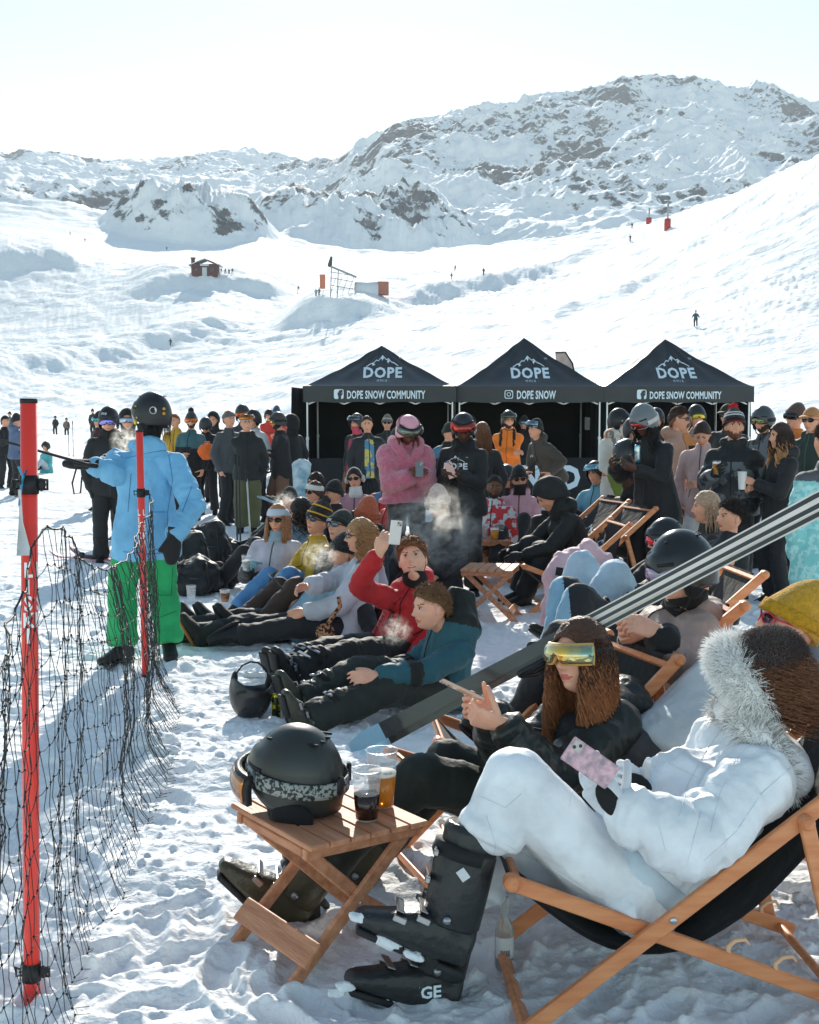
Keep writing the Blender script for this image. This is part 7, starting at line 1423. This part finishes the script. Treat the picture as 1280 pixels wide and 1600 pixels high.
# ---- bottle in the snow by the front deckchair
loc = Gd(788, 4.02); loc.z -= .01; b = MB(); X1, Y1 = V((1, 0, 0)), V((0, 1, 0)); prof = [(0, .020), (.006, .029), (.02, .0305), (.13, .0305), (.150, .026), (.175, .015), (.225, .0125), (.228, .0145), (.238, .0145), (.24, .012)]
b.loft([((0, 0, z), X1, Y1, r_, r_) for z, r_ in prof], 24); bo = b.build('glass_bottle', mat('clear_glass', (226, 236, 236), .12, trans=.75, ior=1.3, coat=.3), loc=loc); tag(bo, 'clear glass bottle with a white label standing in the snow by the front deckchair', 'bottle')
b = MB(); vs = []; n = 16
for z in (.045, .115):
    for k in range(n+1): a = -1.2+2.4*k/n; vs.append((math.sin(a)*.0312, -math.cos(a)*.0312, z))
b.add(vs, [(k, k+1, n+2+k, n+1+k) for k in range(n)]); lo = b.build('label', fab((226, 228, 230), .6), bo)
q = MB()
for k in range(9): a = -.5+.12*k; q.add([(math.sin(a_)*.0317, -math.cos(a_)*.0317, z) for a_, z in ((a, .055), (a+.05+.03*(k % 2), .055), (a+.05+.03*(k % 2), .075), (a, .075))], [(0, 1, 2, 3)])
q.build('barcode', fab((30, 30, 32)), lo, smooth=False)
# ---- black glove hanging behind the front table
hb_ = hand_mb(V((0, 0, 0)), V((0, 0, -1)), V((0, 1, 0)), V((1, 0, 0)), 1.25, .12, 1.5, spread=.02); hb_.cap((0, 0, .12), .055, (0, 0, 0), .042, 14); hb_ = remesh(hb_, .006, 2); p = W(468, 1385, 4.35); o = hb_.build('glove', fab((26, 27, 29)), loc=(p.x, p.y, p.z)); tag(o, 'black glove hanging down behind the front table', 'glove')
b = MB(); b.tube([V((0, 0, .1)), V((.02, 0, .2)), V((.05, -.02, .3)), V((.06, -.06, .33))], .012, 8, flat=.3); b.build('wrist_strap', fab((24, 24, 26)), o)
# ---- things on the snow round the lying people
r, hb, Jh = free_helmet(Gd(394, 7.45)+V((0, 0, .015)), (R(150), R(10), R(20)), 'black helmet upside down on the snow with white goggles inside', (40, 41, 43), 1.08); r.location.z = .20
q = MB(); q.tube([(-.06, .05, -.02), (-.03, .08, -.03), (0, .06, -.02), (.03, .085, -.03), (.06, .05, -.02)], .018, 10, flat=.6); o = q.build('ski_goggles', fab((222, 224, 228), .5), loc=W(397, 1052, 7.3)); tag(o, 'white goggles tucked into the upturned helmet', 'goggles')
can(Gd(426, 8.1)+V((0, 0, 0)), (34, 38, 36), 'black and green energy drink can in the snow', (120, 200, 50)); can(Gd(432, 7.35), (40, 44, 30), 'black and yellow drink can beside the upturned helmet', (220, 210, 50))
cup(Gd(441, 8.0)+V((.0, 0, .03)), .10, None, 0, 'white paper cup half sunk in a snow mound', None, .055, True, opaque=True)
cup(Gd(299, 11.6), .16, None, 0, 'pale plastic cup standing on the snow left of the seated people', None, .045, True)
cup(Gd(352, 10.9)+V((0, 0, .12)), .11, (150, 96, 56), .75, 'short cup of brown drink by the seated people', None, .045, False)
SN = mat('snow_lump', (226, 230, 233), .85, bump=.7, bscale=22)
for k, (px, dd, sz) in enumerate(((412, 8.2, .09), (430, 8.35, .13), (398, 7.95, .06), (235, 6.65, .13), (256, 6.5, .07), (690, 7.0, .05), (330, 7.1, .05), (560, 3.5, .05), (1010, 4.5, .07), (300, 4.6, .05))):
    o = lump('snow_clump', Gd(px, dd)-V((0, 0, .02)), (sz, sz*.75, sz*.38), SN, ('heaped snow clump behind the green can', 'larger snow clump around the paper cup', 'small snow clump left of the green can', 'rounded snow block lying right of the red poles', 'small snow lump beside the rounded block', 'small snow lump near the teal jacket', 'small snow lump left of the upturned helmet', 'snow lump under the front ski boots', 'snow lump under the front deckchair', 'small snow lump in the open foreground')[k], 'snow lump', seed=k+3, amp=.5, fr=3, group='lumps of snow')
# boots with orange soles of the sitting people
def lone_boot(px, dd, z, fd, up, c, label, solec):
    J2 = {'anL': V((0, 0, 0)), 'knL': V(up), 'toeL': V(fd)*.15-V(up)*.04, 's': 1.1}; a, so2, _ = sole(J2, 'L', 'shoe', .01); a = remesh(a, .009, 2); a.m = [0]*len(a.f); p = Gd(px, dd); p.z += z
    o = a.build('boot', fab(c), loc=p); tag(o, label, 'boot', 'boots of people lying in the snow'); so2.m = [0]*len(so2.f); so2.build('sole', fab(solec), o)
lone_boot(318, 9.5, .10, (-.35, -.25, .9), (.92, 0, .3), (40, 36, 34), 'winter boot with orange brown tread turned to the viewer', (176, 112, 60)); lone_boot(312, 9.9, .10, (-.3, -.1, .9), (.95, 0, .2), (44, 38, 36), 'second brown treaded boot half behind the first', (150, 84, 52))
lone_boot(300, 12.4, .13, (-.3, -.2, .9), (.9, 0, .3), (34, 34, 36), 'dark boot sole up at the left end of the seated row', (40, 40, 42)); lone_boot(326, 12.7, .15, (-.3, -.2, .9), (.9, 0, .3), (50, 36, 36), 'black and red boot behind the first of the seated row', (60, 58, 60)); lone_boot(340, 9.9, .12, (-.4, -.1, .85), (.9, 0, .25), (36, 37, 40), 'dark boot resting left of the mustard jacket people', (40, 40, 44)); lone_boot(372, 9.7, .16, (-.4, -.1, .85), (.9, 0, .25), (32, 33, 36), 'dark boot leaning against its neighbour in the seated row', (38, 38, 42))
# extra legs in the seated pile: person mostly hidden
S('seated person in black stretching legs left in front of the mustard jacket', 470, 9.9, 74, h=1.78, lean=-40, hands=('belly', 'belly'), feet=((-.15, 1.0, .1), (.12, .92, .12)), jacket=(150, 180, 200), pants=(34, 35, 38), pk=dict(w=1.2), gear=(('beanie', (34, 34, 36)),), z=-.02)
# backpacks
def pack(px, dd, sz, c, label, seed, rz=0):
    b = MB(); sx, sy, sz_ = sz; b.ell((0, 0, sz_*.5), (sx, 0, 0), (0, sy, 0), (0, 0, sz_*.55), 24, 14); b.ell((0, -sy*.8, sz_*.35), (sx*.7, 0, 0), (0, sy*.5, 0), (0, 0, sz_*.3), 20, 10); b.ell((sx*.2, 0, sz_*.9), (sx*.6, 0, 0), (0, sy*.7, 0), (0, 0, sz_*.25), 20, 10)
    b = remesh(b, .018, 2); disp(b, .05, 5, seed, True); disp(b, .015, 20, seed+1); m = fab(c, .6); r = b.build('backpack', m, loc=Gd(px, dd)); r.rotation_euler.z = rz; tag(r, label, 'backpack', 'backpacks on the snow')
    for sg in (-1, 1): q = MB(); q.tube([(sg*sx*.4, -sy*.2, sz_*1.05), (sg*sx*.6, -sy*1.1, sz_*.9), (sg*sx*.7, -sy*1.3, sz_*.4), (sg*sx*.6, -sy*.9, .05)], .022, 8, flat=.3); q.build('strap', fab((20, 20, 22)), r)
    q = MB(); q.tube([(-sx*.5, -sy*.95, sz_*.55), (0, -sy*1.28, sz_*.58), (sx*.5, -sy*.95, sz_*.55)], .006, 6); q.build('zip', fab((80, 80, 84)), r)
pack(325, 14.5, (.24, .2, .46), (34, 36, 38), 'black backpack standing on the snow right of the blue jacket', 1); pack(296, 13.0, (.2, .2, .44), (40, 44, 40), 'dark olive black backpack half behind the blue jacket', 2, .4); pack(350, 14.8, (.26, .18, .24), (30, 32, 34), 'black bag slumped on its side beside the standing backpack', 3, .8); pack(306, 12.3, (.25, .2, .3), (28, 29, 31), 'black bag lying low under the blue jacket mitten', 4)
# orange bag
b = MB(); b.ell((0, 0, 0), (.14, 0, 0), (0, .07, 0), (0, 0, .12), 20, 12); b = remesh(b, .012, 2); disp(b, .03, 9, 5, True); o = b.build('bag', fab((240, 112, 40)), loc=W(324, 706, 20.6)); tag(o, 'bright orange bag held in front of the person reading a phone', 'bag')
q = MB(); q.tube([(-.08, 0, .08), (-.03, 0, .16), (.03, 0, .16), (.08, 0, .08)], .01, 6); q.build('handle', fab((220, 100, 36)), o)
# leopard earmuffs
b = MB(); lp_ = mat('leopard', (196, 142, 100), .95, col2=(60, 36, 26), vscale=42, pat=1, bump=.8, bscale=120); p = W(508, 988, 9.2)
b.ell((0, 0, 0), (.07, 0, 0), (0, .035, 0), (0, 0, .065), 20, 12); o = b.build('earmuffs', lp_, loc=p); tag(o, 'leopard print earmuffs hanging beside the grey sweatshirt', 'earmuffs'); q = MB(); q.tube([(.02, 0, .06), (.06, 0, .12), (.11, 0, .19), (.10, .0, .26)], .016, 8); q.build('headband', lp_, o)
# pale pink jacket thrown over the low deckchair
b = MB(); pts = [W(935, 872, 9.6), W(908, 876, 9.3), W(880, 884, 9.2), W(862, 905, 9.1), W(862, 950, 9.05), W(855, 985, 9.0)]; b.tube(pts, [.05, .08, .09, .085, .07, .05], 16, flat=.75); b.tube([W(905, 862, 9.4), W(940, 880, 9.4), W(948, 905, 9.3)], [.1, .1, .07], 14); b = remesh(b, .013, 2); disp(b, .035, 6, 7, True); disp(b, .01, 20, 9); p = V((1.02, 9.1, 0)); o = b.build('jacket', fab((222, 182, 188), .7), off=tuple(p), loc=p); tag(o, 'pale pink jacket draped over a low chair, black patch on the sleeve', 'jacket')
q = MB(); q.box(W(874, 893, 8.96)-p, .05, .004, .06, Matrix.Rotation(R(8), 3, 'Y')); q.build('patch', fab((28, 28, 30)), o, smooth=False)
# skis and boards
def flat_ski(a, b_, w_, c, label, c2=None, name='ski', group='skis lying or standing on the snow'):
    a, b_ = V(a), V(b_); ax = (b_-a).normalized(); wv = UP.cross(ax).normalized() if abs(ax.z) < .7 else V((1, 0, 0)); nn = ax.cross(wv); L = (b_-a).length; q = MB(); secs = []
    for i in range(25): u = i/24; rw = w_*(.85+.25*(2*u-1)**2)*min(1, (1-u)*12+.25)*min(1, u*12+.25); secs.append((a+ax*L*u+nn*(.06*max(0, u-.88)/.12), wv, nn, rw, .008))
    q.loft(secs, 10, e=.6); r = q.build(name, fab(c, .35, col2=c2, vscale=5) if c2 else fab(c, .35), off=tuple(a), loc=a); tag(r, label, 'ski' if name == 'ski' else 'snowboard', group)
    b2 = MB(); b2.box(ax*L*.48+nn*.03, .2, w_*1.2, .04, Matrix((ax, wv, nn)).transposed(), 0, .01); b2.box(ax*L*.6+nn*.04, .08, w_*1.1, .07, Matrix((ax, wv, nn)).transposed(), 0, .01)
    for pc in pieces(b2): pc.build('binding', fab((40, 40, 44), .5), r)
flat_ski(Gd(205, 14.6)+V((0, 0, .03)), Gd(78, 15.2)+V((0, 0, .04)), .045, (206, 110, 130), 'pink ski lying in front of the black hoodie person', (230, 200, 205)); flat_ski(Gd(215, 14.2)+V((0, 0, .03)), Gd(110, 15.6)+V((0, 0, .05)), .045, (196, 96, 120), 'second pink ski crossing the first at an angle', (120, 60, 90))
flat_ski(Gd(470, 19.5)+V((.0, 0, .0)), Gd(470, 19.8)+V((.02, 0, 1.05)), .15, (70, 140, 160), 'teal patterned snowboard standing on end by the left tent', (210, 224, 228), 'snowboard'); flat_ski(Gd(405, 17.5)+V((0, 0, .6)), Gd(440, 18)+V((0, 0, .45)), .06, (150, 190, 210), 'pale blue ski lying behind the olive trousers', (60, 70, 80))
for k, (px, dd, top, lb) in enumerate(((108, 48, 1.25, 'thin ski pole stuck in the snow, left of two'), (115, 47, 1.3, 'thin ski pole stuck in the snow, right of two'), (371, 16.6, 1.2, 'black ski pole planted in front of the olive trousers'), (376, 16.5, 1.2, 'black ski pole beside the first planted pole'), (392, 17.2, .95, 'white and black ski pole leaning by the olive trousers'))):
    p = Gd(px, dd); q = MB(); q.tube([V((0, 0, 0)), V((-.01 if k < 4 else -.05, 0, top))], .011, 8); o = q.build('ski_pole', fab((50, 52, 56) if k < 4 else (200, 200, 200)), loc=p); tag(o, lb, 'ski pole', 'ski poles planted in the snow')
    q = MB(); q.cap((-.01 if k < 4 else -.05, 0, top), .018, (-.01 if k < 4 else -.05, 0, top-.12), .015); q.build('grip', fab((28, 28, 30)), o); q = MB(); q.tube([V((0, 0, .05)), V((0, 0, .058))], .04, 12); q.build('basket', fab((30, 30, 32)), o)
# ---- tiny skiers on the slopes
def skier(px, py, d, h, label, c=(34, 38, 46), pants=(30, 32, 36), stride=.2):
    J = skeleton(random.uniform(-60, 60), h, pel=(0, 0, .86), lean=14, hands=((-.35, .2, -.35), (.35, .2, -.35)), feet=((-.14, stride, .09), (.14, -stride, .09)))
    loc = snap(px, py, d)
    person(label, loc, J, 60, jacket=c, pants=pants, gear=(('beanie', (30, 30, 34)),), boots=None, group='far skiers on the slopes', cat='skier')
for a in ((1087, 513, 133, 1.8, 'skier in a dark teal jacket walking up the right slope', (40, 84, 100), (26, 40, 52), .35), (267, 540, 277, 1.8, 'lone skier in black on the piste left of centre'), (985, 377, 330, 1.8, 'skier near the crest of the right ridge'), (692, 352, 345, 1.8, 'x') if False else (988, 350, 350, 1.8, 'skier right on top of the ridge left of the pylons'), (756, 430, 330, 1.8, 'skier on the ridge right of the lift tower'), (706, 437, 350, 1.8, 'skier farther along the ridge line beside the bright snow'), (711, 423, 360, 1.8, 'skier just behind the ridge line'), (133, 378, 560, 1.9, 'tiny skier high on the upper left piste'), (110, 368, 620, 1.9, 'tiny skier farther up the upper left piste'), (261, 391, 560, 1.9, 'tiny skier below the rocky knoll'), (346, 428, 385, 1.8, 'person standing first right of the hut'), (352, 428, 385, 1.75, 'person standing second right of the hut'), (358, 429, 384, 1.8, 'person standing third right of the hut'), (363, 428, 384, 1.75, 'person standing fourth right of the hut'), (494, 463, 285, 1.75, 'person in pale clothes below the orange banner', (120, 150, 170)), (499, 462, 285, 1.8, 'person in blue beside the orange banner', (60, 110, 140)), (466, 455, 330, 1.8, 'skier coming down left of the orange banner')):
    skier(*a)
# ---- vapour
def puff(px, py, d, r_, dens, label, seed):
    m = bpy.data.materials.new('vapour'); m.use_nodes = True; n = m.node_tree; n.nodes.remove(n.nodes['Principled BSDF']); v = n.nodes.new('ShaderNodeVolumePrincipled'); v.inputs['Color'].default_value = (.95, .93, .88, 1); v.inputs['Anisotropy'].default_value = .5
    tc = n.nodes.new('ShaderNodeTexCoord'); nz = n.nodes.new('ShaderNodeTexNoise'); nz.inputs['Scale'].default_value = 3.2; nz.inputs['Detail'].default_value = 4; nz.inputs['Distortion'].default_value = 1.2; n.links.new(tc.outputs['Object'], nz.inputs['Vector'])
    gr = n.nodes.new('ShaderNodeVectorMath'); gr.operation = 'LENGTH'; n.links.new(tc.outputs['Object'], gr.inputs[0]); a = n.nodes.new('ShaderNodeMapRange'); a.inputs[1].default_value = .2; a.inputs[2].default_value = 1; a.inputs[3].default_value = 1; a.inputs[4].default_value = 0; n.links.new(gr.outputs['Value'], a.inputs[0])
    b_ = n.nodes.new('ShaderNodeMapRange'); b_.inputs[1].default_value = .48; b_.inputs[2].default_value = .7; n.links.new(nz.outputs[0], b_.inputs[0]); mu = n.nodes.new('ShaderNodeMath'); mu.operation = 'MULTIPLY'; n.links.new(a.outputs[0], mu.inputs[0]); n.links.new(b_.outputs[0], mu.inputs[1]); m2 = n.nodes.new('ShaderNodeMath'); m2.operation = 'MULTIPLY'; m2.inputs[1].default_value = dens; n.links.new(mu.outputs[0], m2.inputs[0]); n.links.new(m2.outputs[0], v.inputs['Density']); n.links.new(v.outputs[0], n.nodes['Material Output'].inputs['Volume'])
    q = MB(); q.ell((0, 0, 0), (1, 0, 0), (0, 1, 0), (0, 0, 1), 20, 12); o = q.build('vapour', m, loc=W(px, py, d)); o.scale = (r_[0], min(r_), r_[1]); tag(o, label, None, None, 'stuff')
puff(680, 830, 11.0, (.48, .42), 10, 'breath vapour over the pink beanie', 1); puff(500, 868, 9.6, (.16, .13), 16, 'breath vapour by the seated row', 2); puff(618, 985, 7.3, (.11, .10), 20, 'breath vapour in front of the red jacket', 3); puff(198, 690, 14.2, (.20, .2), 14, 'breath vapour by the black hoodie', 4); puff(447, 785, 14.0, (.16, .14), 16, 'vapour cloud by the black beanie', 5)
# ================================================================ HAZE
def haze():
    m = bpy.data.materials.new('haze'); m.use_nodes = True; n = m.node_tree; n.nodes.remove(n.nodes['Principled BSDF'])
    v = n.nodes.new('ShaderNodeVolumePrincipled'); v.inputs['Color'].default_value = (.93, .97, 1, 1); v.inputs['Density'].default_value = .00013; v.inputs['Anisotropy'].default_value = .1
    n.links.new(v.outputs[0], n.nodes['Material Output'].inputs['Volume'])
    zs = TZ.max()+60; b = MB(); b.box((0, 1500, (zs-60)/2), 7400, 4200, zs+60); o = b.build('haze', m, smooth=False)
    tag(o, None, None, None, 'stuff')
haze()
